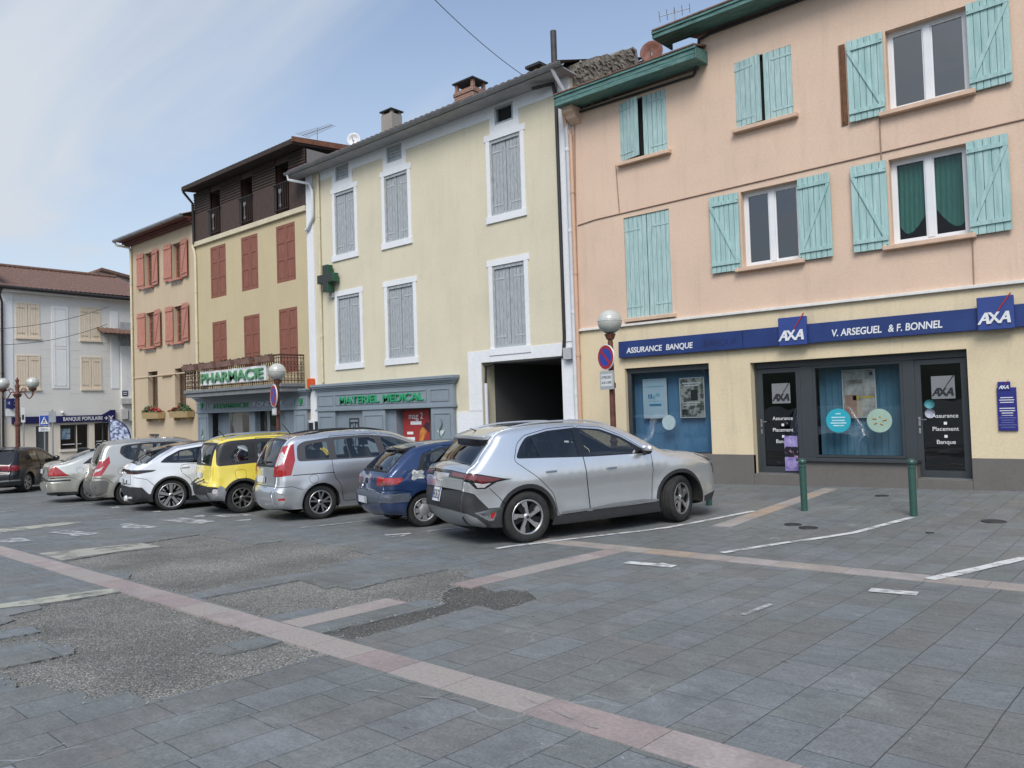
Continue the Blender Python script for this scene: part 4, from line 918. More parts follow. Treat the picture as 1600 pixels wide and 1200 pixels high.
# ---------------------------------------------------------------- yellow house with the dark wooden top floor (chemist)
XC0, XC1 = -30.10, -22.36
zCb = zg(-26, 15)-.4
M_och = plaster('straw_render', (.55, .455, .29), (.38, .32, .23), .36, streak=.7)
hC = place('timber_topped_house', 'straw yellow house with a dark timber top floor and dark red closed shutters', 'house', (-26.2, YF, zg(-26.2, 15.4)))
ZT = 8.86
s1 = [RC(328.5, 388.5, 354, 460.5), RC(376.5, 372, 404, 449.5), RC(431, 354, 462.5, 438)]; z1a = sum(r[3] for r in s1)/3; z1b = sum(r[2] for r in s1)/3; s1 = [(r[0], r[1], z1b, z1a) for r in s1]
s2 = [RC(331.7, 504, 355, 562), RC(380.7, 494.7, 407, 560), RC(435.5, 484, 466, 554)]; z2a = sum(r[3] for r in s2)/3; s2 = [(r[0], r[1], 3.4, z2a) for r in s2]
wall('facade_wall', XC0, XC1, zCb, ZT, [(*r, .12) for r in s1+s2]+[(XC0+.5, XC1-.55, zCb-.1, 2.2, .1)], M_och, hC); body_box(XC0, XC1, zCb, 11, plaster('grey_side_render', (.25, .24, .235), (.15, .14, .13), .4), hC)
for r in s1+s2: closed_pair(hC, r, 'panel', M_terra, YF+.04, .008); k = MB(); k.box(r[0], r[1], YF+.11, YF+.2, r[2], r[3]); k.build('opening', M_dark, hC)
mb = MB(); mb.box(XC0-.02, XC1, YF-.10, YF+.02, ZT-.02, ZT+.16); mb.build('band', mat('cream_band', (.60, .54, .39), .8, .08, 4), hC, bevel=.006)
M_wood1 = mat('dark_stained_wood', (.055, .034, .027), .75, .2, 6, (.085, .055, .045), stretch=(8, 8, .6), bump=.4, bscale=20, fine=.15); M_wood2 = mat('dark_stained_battens', (.040, .024, .019), .75, .2, 6, (.062, .038, .030), stretch=(.6, 8, 8), bump=.4, bscale=20)
ops = [RC(329, 299, 346.5, 372), RC(377, 281, 397, 357), RC(431, 255, 454, 340)]; zob = ZT+.20; ops = [(r[0], r[1], zob, 10.80) for r in ops]
zmid = 10.17
mb = MB()
xs = [XC0]
for r in ops: xs += [r[0], r[1]]
xs.append(XC1)
for i in range(0, len(xs), 2):
    a, b = xs[i], xs[i+1]; k = max(1, round((b-a)/.16))
    for j in range(k): mb.box(a+(b-a)*j/k+.003, a+(b-a)*(j+1)/k-.003, YF-.04, YF-.012, ZT+.16, zmid)
    mb.box(a, b, YF-.02, YF+.05, ZT+.1, 11.0)
    k = 7; wd2 = MB()
    for j in range(k): z = zmid+.02+j*.105; wd2.hexa([(a, YF-.06, z), (b, YF-.06, z), (b, YF-.02, z), (a, YF-.02, z), (a, YF-.03, z+.095), (b, YF-.03, z+.095), (b, YF-.02, z+.095), (a, YF-.02, z+.095)])
    wd2.box(a, b, YF-.06, YF-.02, 10.90, 11.0); wd2.build('timber_battens', M_wood2, hC)
for r in ops: mb.box(r[0], r[1], YF-.02, YF+.05, 10.8, 11.0)
mb.build('timber_cladding', M_wood1, hC)
for r in ops:
    a, b, c, d = r; k = MB(); k.box(a-.02, a, YF, YF+.8, c, d); k.box(b, b+.02, YF, YF+.8, c, d); k.box(a, b, YF+.8, YF+.82, c, d); k.box(a, b, YF, YF+.8, c-.03, c); lg = k.build('loggia', mat('loggia_wood', (.050, .022, .016), .8, .15, 5), hC)
    k = MB(); k.box((a+b)/2, b, YF+.25, YF+.29, c, d-.1); k.build('door', mat('loggia_door', (.035, .036, .04), .6, .1, 4), lg)
    rl = MB(); h = 1.0; y = YF-.10
    rl.tube([(a-.06, y, c+h), (b+.06, y, c+h)], .028, 8); rl.tube([(a-.02, y, c+.08), (b+.02, y, c+.08)], .018, 6)
    n = 7
    for j in range(n): x = a+(b-a)*j/(n-1); rl.tube([(x, y, c+.08), (x, y, c+h)], .011, 6)
    for x in (a-.04, b+.04): rl.tube([(x, YF, c+h), (x, y, c+h)], .02, 6)
    ro = rl.build('railing', M_iron, hC); m_ = MB(); xm = (a+b)/2
    m_.prism([(xm-.09, c+.72), (xm, c+.60), (xm+.09, c+.72), (xm+.07, c+.80), (xm-.07, c+.80)], y-.02, y-.035, lambda p, q, t: (p, t, q)); m_.prism([(xm-.025, c+.18), (xm+.025, c+.18), (xm+.012, c+.6), (xm-.012, c+.6)], y-.02, y-.035, lambda p, q, t: (p, t, q)); m_.prism([(xm-.07, c+.22), (xm, c+.14), (xm+.07, c+.22), (xm, c+.32)], y-.016, y-.03, lambda p, q, t: (p, t, q)); m_.build('ornament', mat('grey_ornament', (.16, .16, .16), .6, .1, 9), ro)
# roof with deep overhang
yR = YF-.55
mb = MB(); mb.hexa([(XC0-.02, yR, 11.02), (XC1+.02, yR, 11.02), (XC1+.02, YF+4.2, 11.47), (XC0-.02, YF+4.2, 11.47), (XC0-.02, yR, 11.20), (XC1+.02, yR, 11.20), (XC1+.02, YF+4.2, 11.67), (XC0-.02, YF+4.2, 11.67)]); mb.build('roof', mat('roof_underside', (.040, .026, .021), .8, .2, 5), hC, bevel=.01)
tiles_roof('roof_tiles', XC0, XC1, yR+.06, 11.205, 11.205, YF+4.3, 11.70, hC, M_tile)
mb = MB(); mb.hexa([(XC1+.02, yR, 11.10), (XC1+.06, yR, 11.10), (XC1+.06, YF+4.2, 11.54), (XC1+.02, YF+4.2, 11.54), (XC1+.02, yR, 11.27), (XC1+.06, yR, 11.27), (XC1+.06, YF+4.2, 11.77), (XC1+.02, YF+4.2, 11.77)]); mb.build('verge_board', mat('verge_wood', (.20, .085, .05), .8, .2, 6), hC)
c = chimney(hC, (388, 243), 17.2, .42, .42, 11.3, 11.72, M_zinc, M_cap, .06)
pipe(hC, [(XC0+.02, yR+.05, 11.02), (XC0+.03, yR+.15, 10.9), (XC0+.04, YF-.12, 10.6), (XC0+.04, YF-.10, 8.95)], M_iron, .05)
pipe(hC, [(XC0-.12, YF-.08, 8.9), (XC0-.02, YF-.06, 8.7), (XC0+.06, YF-.06, 8.4), (XC0+.06, YF-.06, 3.4)], M_pipe_c, .055)
# balcony
yb = YF-.90; xb0, xb1 = onY(290, 600, yb).x, -22.72; zs = 2.98; zr = 3.94
mb = MB(); mb.box(xb0-.05, xb1+.05, yb-.06, YF, zs-.12, zs); mb.box(xb0, xb1, yb, YF, zs-.28, zs-.12); mb.build('balcony_slab', mat('grey_stone_slab', (.19, .20, .21), .8, .12, 4, fine=.1), hC, bevel=.01)
rl = MB()
def rail_run(p, q, n):
    p, q = Vector(p), Vector(q)
    for z, r in ((zr, .028), (zr-.10, .014), (zs+.10, .016), (zs+.34, .012)): rl.tube([p+Vector((0, 0, z)), q+Vector((0, 0, z))], r, 6)
    for i in range(n+1):
        a = p.lerp(q, i/n); rl.tube([a+Vector((0, 0, zs)), a+Vector((0, 0, zr))], .011 if i % 5 else .02, 5)
        if i < n:
            m = p.lerp(q, (i+.5)/n); d = (q-p).normalized()
            for zc2, rr in ((zs+.22, .075), (zs+.5, .07), (zs+.68, .06)): rl.tube([m+d*rr*cos(t)*.8+Vector((0, 0, zc2+rr*sin(t))) for t in [2*pi*k/8 for k in range(9)]], .008, 4)
rail_run((xb0, yb, 0), (xb1, yb, 0), 48); rail_run((xb1, yb, 0), (xb1, YF, 0), 7); rail_run((xb0, yb, 0), (xb0, YF, 0), 7)
rl.build('balcony_railing', M_rustiron, hC)
# chemist's shopfront
xc0, xc1 = -30.0, -22.40
f0 = onY(340, 645, YF-.14).z; f1 = onY(380, 625, YF-.14).z
px = lambda x: onY(x, 650, YF-.14).x
f1 = 2.62
shopfront('shopfront', hC, xc0, xc1, f1-.05, f1+.16, f0, [(xc0+.05, px(325)), (px(459), xc1-.05)], [(xc0+.1, px(323), f0+.15, f1-.12), (px(326), px(457), f0+.15, f1-.12), (px(460), xc1-.12, f0+.15, f1-.12)])
mb = MB(); mb.box(px(325), px(343), YF+.28, YF+.3, zCb, f0); mb.box(px(382), px(391), YF+.05, YF+.3, zCb, f0); mb.box(px(439), px(459), YF+.02, YF+.3, zCb, f0); mb.box(px(424), px(432), YF+.2, YF+.3, zCb, f0); mb.build('shop_panel', M_shopd, hC)
mb = MB(); mb.box(px(343), px(459), YF+.9, YF+.95, zCb, f0+.3); mb.box(px(325), px(343), YF+.32, YF+.95, zCb, f0+.3); mb.box(px(432), px(461), YF+.32, YF+.95, zCb, f0+.3); mb.box(px(325), px(459), YF+.1, YF+.95, f0+.02, f0+.05); mb.build('room', mat('dim_chemist', (.05, .055, .055), .9, .3, 3), hC)
shop_pane(hC, px(343), px(382), zCb, f0, YF+.25, G_shop); shop_pane(hC, px(391), px(424), zCb, f0, YF+.25, G_door)
for x in (391, 404.5, 406.5, 423): k = MB(); k.box(px(x)-.03, px(x)+.03, YF+.22, YF+.27, zCb, f0); k.build('door_frame', mat('grey_alu', (.30, .32, .34), .4, .05, 5, metallic=.4), hC)

# ---------------------------------------------------------------- beige house with salmon shutters
XD0, XD1 = -36.15, -30.12
zD = zg(-33, 15)-.4
M_bei = plaster('beige_render', (.55, .44, .31), (.36, .30, .22), .40, streak=.8)
hD = place('beige_house', 'narrow beige house with salmon shutters ajar and flower boxes', 'house', (-33.2, YF, zg(-33.2, 15.4)))
dw = [RC(226, 398, 240, 444), RC(269, 381, 285, 436), RC(228, 490, 243.5, 541), RC(271.5, 479.5, 287, 534)]
zz = [(dw[0][2]+dw[1][2])/2, (dw[0][3]+dw[1][3])/2, (dw[2][2]+dw[3][2])/2, (dw[2][3]+dw[3][3])/2]
dw = [(dw[i][0], dw[i][1], zz[0 if i < 2 else 2], zz[1 if i < 2 else 3]) for i in range(4)]
dg = [RC(231, 581, 247, 638), RC(273, 576.5, 291, 634)]; za, zb = (dg[0][2]+dg[1][2])/2, (dg[0][3]+dg[1][3])/2; dg = [(r[0], r[1], za, zb) for r in dg]
dv = RC(233, 678, 249, 700)
wall('facade_wall', XD0, XD1, zD, 10.0, [(*r, .25) for r in dw+dg]+[(*dv, .15)], M_bei, hD); body_box(XD0, XD1, zD, 10, M_bei, hD)
for r in dw:
    pvc_window(hD, r, YF+.14, mat('salmon_frame', (.36, .14, .10), .6, .1, 5), 2, 3, fw_=.05)
    lw = (r[1]-r[0])*.74
    open_leaf(hD, r[0]-.01, r[2]-.02, lw, r[3]-r[2]+.06, -1, 'z', M_salmon, radians(4)); open_leaf(hD, r[1]+.01, r[2]-.02, lw, r[3]-r[2]+.06, 1, 'z', M_salmon, radians(6))
    s = MB(); s.box(r[0]-.08, r[1]+.08, YF-.16, YF, r[2]-.08, r[2]-.01); s.build('sill', M_salmon, hD)
    s = MB()
    for k in range(7): x = r[0]+(r[1]-r[0])*k/6; s.tube([(x, YF-.14, r[2]-.09), (x, YF-.05, r[2]-.22)], .014, 5)
    s.build('drying_rack', M_strap, hD)
for r in dg: pvc_window(hD, r, YF+.2, mat('brown_frame', (.13, .075, .05), .6, .1, 5), 2, 3, fw_=.06)
pvc_window(hD, dv, YF+.1, mat('grey_frame', (.33, .35, .37), .6, .1, 5), 3, 0, fw_=.05)
mb = MB(); z = onY(206, 592, YF).z; mb.box(XD0+.1, XD1-.1, YF-.035, YF, z-.02, z+.04); mb.build('string_course', M_bei, hD, bevel=.01)
pt = [onY(254, 588, YF), onY(269, 585, YF)]; mb = MB(); mb.box(pt[0].x, pt[1].x, YF-.06, YF, pt[0].z-.02, pt[0].z+.03); 
for k in range(4): mb.tube([(pt[0].x+.15+k*.2, YF-.05, pt[0].z-.02), (pt[0].x+.15+k*.2, YF-.07, pt[0].z-.12)], .012, 5)
mb.build('shelf_bracket', mat('brown_bracket', (.20, .12, .07), .8, .1, 5), hD)
yR = YF-.52
mb = MB(); mb.hexa([(XD0-.30, yR, 10.02), (XD1-.02, yR, 10.02), (XD1-.02, YF+.1, 9.98), (XD0-.30, YF+.1, 9.98), (XD0-.30, yR, 10.06), (XD1-.02, yR, 10.06), (XD1-.02, YF+.1, 10.08), (XD0-.30, YF+.1, 10.08)]); mb.box(XD0-.3, XD1-.02, YF-.16, YF, 9.84, 9.98); mb.box(XD0-.3, XD1-.02, YF-.28, YF, 9.93, 9.98); mb.build('eave', mat('red_brown_eave', (.13, .045, .035), .7, .2, 5), hD)
mb = MB(); mb.tube([(XD0-.42, yR-.06, 10.07), (XD1, yR-.06, 10.07)], .075, 10); mb.build('gutter', M_zinc, hD)
tiles_roof('roof', XD0-.35, XD1, yR, 10.13, 10.13, 18.8, 11.6, hD, M_tile)
pipe(hD, [(XD0-.36, yR-.05, 10.05), (XD0-.32, yR+.02, 9.88), (XD0+.1, YF-.1, 9.75), (XD0+.16, YF-.08, 9.5), (XD0+.16, YF-.08, zD+.2)], M_pipe_c, .05)

# ---------------------------------------------------------------- grey bank house closing the square on the left (faces +X)
XE = -42.0; zE = -1.6
M_gre = plaster('grey_render', (.70, .685, .65), (.5, .49, .47), .25); M_gre2 = plaster('pale_panel_render', (.78, .79, .79), (.6, .59, .57), .2)
M_ebase = plaster('cream_base_render', (.72, .65, .55), (.5, .44, .38), .3)
hE = place('grey_bank_house', 'two-storey grey house with beige closed shutters over a bank branch', 'house', (XE, 14.5, zg(XE, 14.5)))
ya, ybk = 11.9, 17.15
def wallX(name, y0, y1, z0, z1, holes, mt, parent, X=XE, reveal=.15):
    o = wall(name, 0, y1-y0, z0, z1, [(h[0]-y0, h[1]-y0, *h[2:]) for h in holes], mt, None, 0, reveal)
    off = woff(parent)
    for v in o.data.vertices: x, y, z = v.co; v.co = Vector((X-y, y0+x, z))-off
    o.parent = parent; return o
ew = [RX(26, 473, 60, 527, XE), RX(126, 482, 155.5, 532, XE), RX(27, 556, 61, 607, XE), RX(128, 559, 157, 607.5, XE)]
zz = [(ew[0][2]+ew[1][2])/2, (ew[0][3]+ew[1][3])/2, (ew[2][2]+ew[3][2])/2, (ew[2][3]+ew[3][3])/2]
ew = [(ew[i][0], ew[i][1], zz[0 if i < 2 else 2], zz[1 if i < 2 else 3]) for i in range(4)]
zSB = 1.88
bw = RX(94, 664, 139, 700, XE); bd = RX(147.5, 661, 172, 760, XE); bd1 = RX(56, 666, 78, 760, XE); bd3 = RX(120, 664, 139, 760, XE)
wE = wallX('upper_wall', ya, ybk+2, zSB, 8.5, [(*r, .06) for r in ew], M_gre, hE)
wallX('ground_floor_wall', ya, ybk+2, zE, zSB, [(*bw, .2), (*bd, .2), (*bd1, .2), (bd3[0], bd3[1], bd3[2], bw[3], .2)], M_ebase, hE)
def bX(mb, y0, y1, z0, z1, d0, d1, X=XE): mb.box(X+d0, X+d1, y0, y1, z0, z1)
mb = MB(); pn = RX(80, 478, 108, 607, XE); bX(mb, pn[0], pn[1], pn[2], pn[3], 0, .03); bX(mb, ya-.05, ya+.45, zSB+.4, 8.4, 0, .02); e = RX(172, 486, 186, 607, XE); bX(mb, e[0], e[1], e[2], e[3], 0, .03); mb.build('pale_panel', M_gre2, hE)
mb = MB(); m4 = (pn[2]+pn[3])/2
for c, d in ((pn[2]+.12, m4-.05), (m4+.05, pn[3]-.12)):
    for y0, y1, z0, z1 in ((pn[0]+.12, pn[1]-.12, d-.03, d), (pn[0]+.12, pn[1]-.12, c, c+.03), (pn[0]+.12, pn[0]+.15, c, d), (pn[1]-.15, pn[1]-.12, c, d)): bX(mb, y0, y1, z0, z1, .03, .04)
for k in range(14):
    z = 2.5+k*.43
    for y0, y1 in ((ya+.47, ew[0][0]-.08), (ew[0][1]+.08, pn[0]-.02), (pn[1]+.02, ew[1][0]-.08), (ew[1][1]+.08, e[0]-.02)): bX(mb, y0, y1, z-.012, z+.012, 0, .006)
gr_ = mb.build('render_grooves', M_gre, hE); bm_ = bmesh.new(); bm_.from_mesh(wE.data); bm_.from_mesh(gr_.data); bm_.to_mesh(wE.data); bm_.free(); bpy.data.objects.remove(gr_)
for r in ew:
    for s in (0, 1):
        m = MB(); sm = []; w = (r[1]-r[0])/2-.005
        leaf(m, (XE-.01, r[0] if s == 0 else r[0]+w+.01, r[2]), (0, 1, 0), (1, 0, 0), w, r[3]-r[2], 'plain', s == 0, strapmb=sm); o = m.build('shutter', M_beigewood, hE); [q_.build('strap_hinge', mat('beige_strap', (.42, .34, .26), .7, .1, 9), o) for q_ in sm]
    m = MB(); bX(m, r[0]-.08, r[1]+.08, r[2]-.1, r[2], -.02, .08); bX(m, r[0]-.06, r[0], r[2], r[3]+.06, -.02, .025); bX(m, r[1], r[1]+.06, r[2], r[3]+.06, -.02, .025); bX(m, r[0], r[1], r[3], r[3]+.06, -.02, .025); m.build('shutter_frame', M_beigewood, hE)
mb = MB(); bX(mb, ya-.2, ybk+2, 8.18, 8.30, 0, .30); mb.build('soffit', M_gre2, hE)
mb = MB(); mb.tube([(XE+.40, ya-.3, 8.36), (XE+.40, ybk+2, 8.24)], .09, 10); mb.build('gutter', M_iron, hE)
def roofX(name, y0, y1, x0, z0, x1, z1, parent, mt, wave=.22, amp=.03):
    mb = MB(); ny = int((y1-y0)/wave*6); nx = 8
    for j in range(nx+1):
        for i in range(ny+1): y = y0+(y1-y0)*i/ny; mb.v.append((x0+(x1-x0)*j/nx, y, z0+(z1-z0)*j/nx+amp*abs(sin(pi*(y-y0)/wave))))
    mb.f = [[j*(ny+1)+i, j*(ny+1)+i+1, (j+1)*(ny+1)+i+1, (j+1)*(ny+1)+i] for j in range(nx) for i in range(ny)]; mb.sm = [True]*len(mb.f)
    return mb.build(name, mt, parent)
M_tiler = mat('red_roof_tiles', (.155, .082, .060), .85, .18, 8, (.205, .115, .085), bump=.6, bscale=20, fine=.2)
zrd = onX(0, 416, XE-4.6).z
rfE = roofX('roof', ya-.3, ybk+2, XE+.42, 8.40, XE-4.6, zrd, hE, M_tiler)
mb = MB(); nn = 26
for k in range(nn): y = ya-.2+k*(ybk+2-ya)/nn; mb.tube([(XE-4.6, y, zrd+.04), (XE-4.6, y+.30, zrd+.06)], [.12, .10], 10)
mb.build('ridge_tiles', M_tiler, rfE)
mb = MB(); mb.box(XE-9, XE-.3, ya, ya+.05, zE, 8.2); mb.box(XE-9, XE-.3, ybk+1.95, ybk+2, zE, 8.2); mb.box(XE-9.05, XE-9, ya, ybk+2, zE, 8.2); mb.add([(XE-4.6, ya-.3, zrd), (XE-4.6, ybk+2, zrd), (XE-9.4, ybk+2, 8.3), (XE-9.4, ya-.3, 8.3)], [(0, 1, 2, 3)]); mb.build('rear_wall', M_gre, hE)
pipe(hE, [(XE+.40, ya-.10, 8.3), (XE+.25, ya-.15, 8.0), (XE+.1, ya-.02, 7.7), (XE+.08, ya-.02, zE)], M_iron, .05)
# bank branch ground floor
M_bank_d = mat('bank_grey_door', (.075, .085, .095), .4, .06, 4)
def pX(parent, r, d, mt, name='pane'): m = MB(); m.add([(XE+d, r[0], r[2]), (XE+d, r[1], r[2]), (XE+d, r[1], r[3]), (XE+d, r[0], r[3])], [(0, 1, 2, 3)]); return m.build(name, mt, parent)
mb = MB(); bX(mb, bd1[0], bd1[1], bd1[2], bd1[3], -.16, -.12); mb.build('door', M_bank_d, hE)
mb = MB()
for r in (bw, bd):
    for y0, y1, z0, z1 in ((r[0], r[0]+.05, r[2], r[3]), (r[1]-.05, r[1], r[2], r[3]), (r[0], r[1], r[3]-.05, r[3]), (r[0], r[1], r[2], r[2]+.05), ((r[0]+r[1])/2+.04, (r[0]+r[1])/2+.09, r[2], r[3])): bX(mb, y0, y1, z0, z1, -.14, -.08)
bX(mb, bd3[0], bd3[1], bd3[2], bw[2], -.14, -.10); mb.build('shopfront_frame', M_bank_d, hE)
pX(hE, bw, -.12, G_door); pX(hE, bd, -.12, G_door); mb = MB(); bX(mb, ya+1, ybk, zE, zSB, -1.2, -1.15); bX(mb, bw[0]-.05, bw[0], zE, zSB, -1.2, -.2); mb.build('room', mat('bank_room', (.13, .13, .125), .9, .3, 2), hE)
mb = MB(); bX(mb, bw[0]-.05, bd3[0]-.02, bw[2]-.12, bw[2], -.1, .08); mb.build('sill', M_ebase, hE)
mb = MB(); pr = RX(95, 670, 111, 686, XE); bX(mb, pr[0], pr[1], pr[2], pr[3], -.118, -.11); po = mb.build('window_poster', mat('blue_poster', (.05, .16, .33), .6, .5, 6, (.35, .45, .52)), hE)
for k, (y, w, z) in enumerate(((bw[0]+.1, .9, bw[2]+.22), (bd[0]+.1, .5, bd[3]-.95), (bd[0]+.1, .42, bd[3]-1.45), (bd[0]+.1, .45, bd[3]-1.65))): mb = MB(); bX(mb, y, y+w, z, z+.035, -.117, -.112); mb.build('window_stripe', M_vinyl, hE)
m = MB(); yk = (bd[0]+bd[1])/2-.12; zk = bd[3]-1.22; m.tube([(XE-.11, yk+.17*cos(t), zk+.17*sin(t)) for t in [pi*2*k/20 for k in range(20)]], .014, 5); m.build('window_ring', M_vinyl, hE); text_mesh('+X', .2, M_vinyl, 'lettering', hE, (XE-.105, yk, zk-.06), (0, 1, 0), (0, 0, 1), .004)

# whitewashed shed house between the bank and the beige house
hF = place('whitewashed_house', 'old whitewashed house with a tiled awning, squeezed right of the bank', 'house', (XE, 18.5, zg(XE, 18.5)))
M_old = plaster('old_whitewash', (.78, .78, .77), (.36, .33, .30), .5, streak=.8)
wallX('facade_wall', ybk+.12, 21.0, zE, 6.1, [], M_old, hF, XE+.16, .1)
mb = MB(); mb.box(XE-6, XE+.15, ybk+.12, ybk+.16, zE, 6.1); mb.box(XE-6, XE+.15, 20.95, 21, zE, 6.1); mb.build('side_wall', M_old, hF)
ry = RX(160, 505, 205, 480, XE+.7)
roofX('roof', ry[0]-.05, 21.2, XE+.95, 6.35, XE-2.2, 7.55, hF, M_tile); mb = MB(); mb.hexa([(XE+.95, ry[0], 6.28), (XE+.95, 21.2, 6.28), (XE-2, 21.2, 7.4), (XE-2, ry[0], 7.4), (XE+.95, ry[0], 6.34), (XE+.95, 21.2, 6.34), (XE-2, 21.2, 7.47), (XE-2, ry[0], 7.47)]); mb.build('rafters', M_wood2, hF)
sr = RX(187, 503, 204, 541, XE+.2); mb = MB(); leaf(mb, (XE+.18, sr[0], sr[2]), (0, 1, 0), (1, 0, 0), sr[1]-sr[0]+.4, sr[3]-sr[2], 'plain', True); mb.build('shutter', M_greywood, hF)
mb = MB(); b1 = RX(188, 645, 195, 655, XE+.3); mb.box(XE+.16, XE+.42, b1[0], b1[0]+.35, b1[2], b1[3]+.2); mb.box(XE+.16, XE+.36, b1[0]+.4, b1[0]+.7, b1[2]-.1, b1[3]+.1); mb.box(XE+.16, XE+.4, b1[0]+.02, b1[0]+.8, b1[3]+.45, b1[3]+.75); mb.build('meter_box', mat('pale_box', (.52, .51, .49), .7, .1, 5), hF, bevel=.01)
# gable roof of a house further back
hG = place('distant_tiled_house', 'red tiled gable roof of a house peeping behind the bank roof', 'house', (-52, 20, -1))
gp = onX(153, 424, -50); mb = MB(); mb.prism([(gp.y-2.2, gp.z-1.6), (gp.y, gp.z), (gp.y+8, gp.z-1.4), (gp.y+8, -1), (gp.y-2.2, -1)], -58, -50.0, lambda a, b, t: (t, a, b)); mb.build('wall', M_old, hG)
mb = MB(); mb.hexa([(-58, gp.y, gp.z), (-49.4, gp.y, gp.z), (-49.4, gp.y+9, gp.z-1.6), (-58, gp.y+9, gp.z-1.6), (-58, gp.y, gp.z+.15), (-49.4, gp.y, gp.z+.15), (-49.4, gp.y+9, gp.z-1.45), (-58, gp.y+9, gp.z-1.45)]); mb.hexa([(-58, gp.y-2.6, gp.z-1.9), (-49.4, gp.y-2.6, gp.z-1.9), (-49.4, gp.y, gp.z), (-58, gp.y, gp.z), (-58, gp.y-2.6, gp.z-1.75), (-49.4, gp.y-2.6, gp.z-1.75), (-49.4, gp.y, gp.z+.15), (-58, gp.y, gp.z+.15)]); mb.build('roof', M_tiler, hG)
# sliver of the next house at the left edge
hH = place('left_beige_house', 'beige house just cut by the left edge of the photo', 'house', (XE-.3, 9, zg(XE, 9)))
mb = MB(); mb.box(XE-7, XE-.25, 5.5, 11.78, zE, 9.2); mb.build('wall', M_ebase, hH)
roofX('roof', 5.2, 11.8, XE+.25, 9.25, XE-4, 10.6, hH, M_tiler)
# ================================================================== CARS
def paint(name, col, metallic=.0, rough=.35, coat=1.0, dirt=.05):
    m = mat(name, col, rough, .03, 1.5, metallic=metallic, coat=coat, fine=.0)
    if m.get('done'): return m
    m['done'] = 1; t = m.node_tree; n = t.nodes; l = t.links; b = n['Principled BSDF']; b.inputs['Coat Roughness'].default_value = .03
    # inner side of the sheet metal is dark trim
    g = n.new('ShaderNodeNewGeometry'); d = n.new('ShaderNodeBsdfDiffuse'); d.inputs[0].default_value = (.012, .012, .013, 1); mi = n.new('ShaderNodeMixShader')
    l.new(g.outputs['Backfacing'], mi.inputs[0]); l.new(b.outputs[0], mi.inputs[1]); l.new(d.outputs[0], mi.inputs[2]); l.new(mi.outputs[0], n['Material Output'].inputs[0])
    # road film on the lower panels
    src = b.inputs['Base Color'].links[0].from_socket; tcn = n.new('ShaderNodeTexCoord'); s = n.new('ShaderNodeSeparateXYZ'); l.new(tcn.outputs['Object'], s.inputs[0])
    r = n.new('ShaderNodeMapRange'); r.inputs[1].default_value = .75; r.inputs[2].default_value = .25; r.inputs[3].default_value = 0; r.inputs[4].default_value = dirt*4; l.new(s.outputs[2], r.inputs[0])
    z = n.new('ShaderNodeTexNoise'); z.inputs['Scale'].default_value = 7; z.inputs['Detail'].default_value = 6; l.new(tcn.outputs['Object'], z.inputs[0]); mm = n.new('ShaderNodeMix'); mm.data_type = 'RGBA'; l.new(mth('MULTIPLY', r.outputs[0], z.outputs['Fac'], t), mm.inputs[0]); l.new(src, mm.inputs[6]); mm.inputs[7].default_value = (.16, .15, .14, 1); l.new(mm.outputs[2], b.inputs['Base Color'])
    return m
C_trim = mat('black_trim', (.016, .016, .017), .45, .1, 9, fine=.05); C_gloss = mat('gloss_black', (.008, .008, .009), .12, 0, 1, coat=.5, fine=0); C_clad = mat('grey_black_cladding', (.030, .031, .033), .55, .1, 8, fine=.05)
C_tyre = mat('tyre_rubber', (.018, .018, .018), .85, .2, 9, (.030, .029, .028), bump=.2, bscale=60); C_alloy = mat('silver_alloy', (.55, .55, .55), .28, .05, 6, metallic=.85, fine=.03); C_alloyd = mat('dark_alloy', (.03, .03, .032), .35, .05, 6, metallic=.6); C_cap = mat('silver_hubcap', (.40, .41, .42), .35, .06, 6, metallic=.5)
C_glass = glass('car_glass', (.45, .48, .47), 1.6, .01, 1.5); C_glassd = glass('car_glass_dark', (.06, .065, .07), 1.25, .01, 1.5); C_glassl = glass('car_glass_light', (.78, .81, .80), 1.7, .01, 1.5)
C_red = mat('red_lamp', (.36, .012, .014), .12, .15, 20, coat=1, fine=0); C_redd = mat('dark_red_lamp', (.13, .006, .010), .1, .2, 20, coat=1, fine=0); C_clear = mat('clear_lamp', (.55, .52, .52), .1, .2, 25, coat=1, fine=0); C_lamp = mat('smoked_headlamp', (.05, .052, .056), .08, .3, 14, (.25, .26, .27), coat=1)
C_seat = mat('dark_upholstery', (.030, .030, .032), .9, .15, 10); C_chrome = mat('chrome_trim', (.65, .66, .68), .12, 0, 1, metallic=1, fine=0); C_plate = mat('number_plate_white', (.66, .67, .66), .4, .05, 9); C_eu = mat('number_plate_blue', (.02, .06, .30), .4, 0, 1, fine=0); C_ink = mat('number_plate_ink', (.02, .02, .02), .5, 0, 1, fine=0); C_under = mat('underbody', (.012, .012, .012), .95, 0, 1, fine=0)

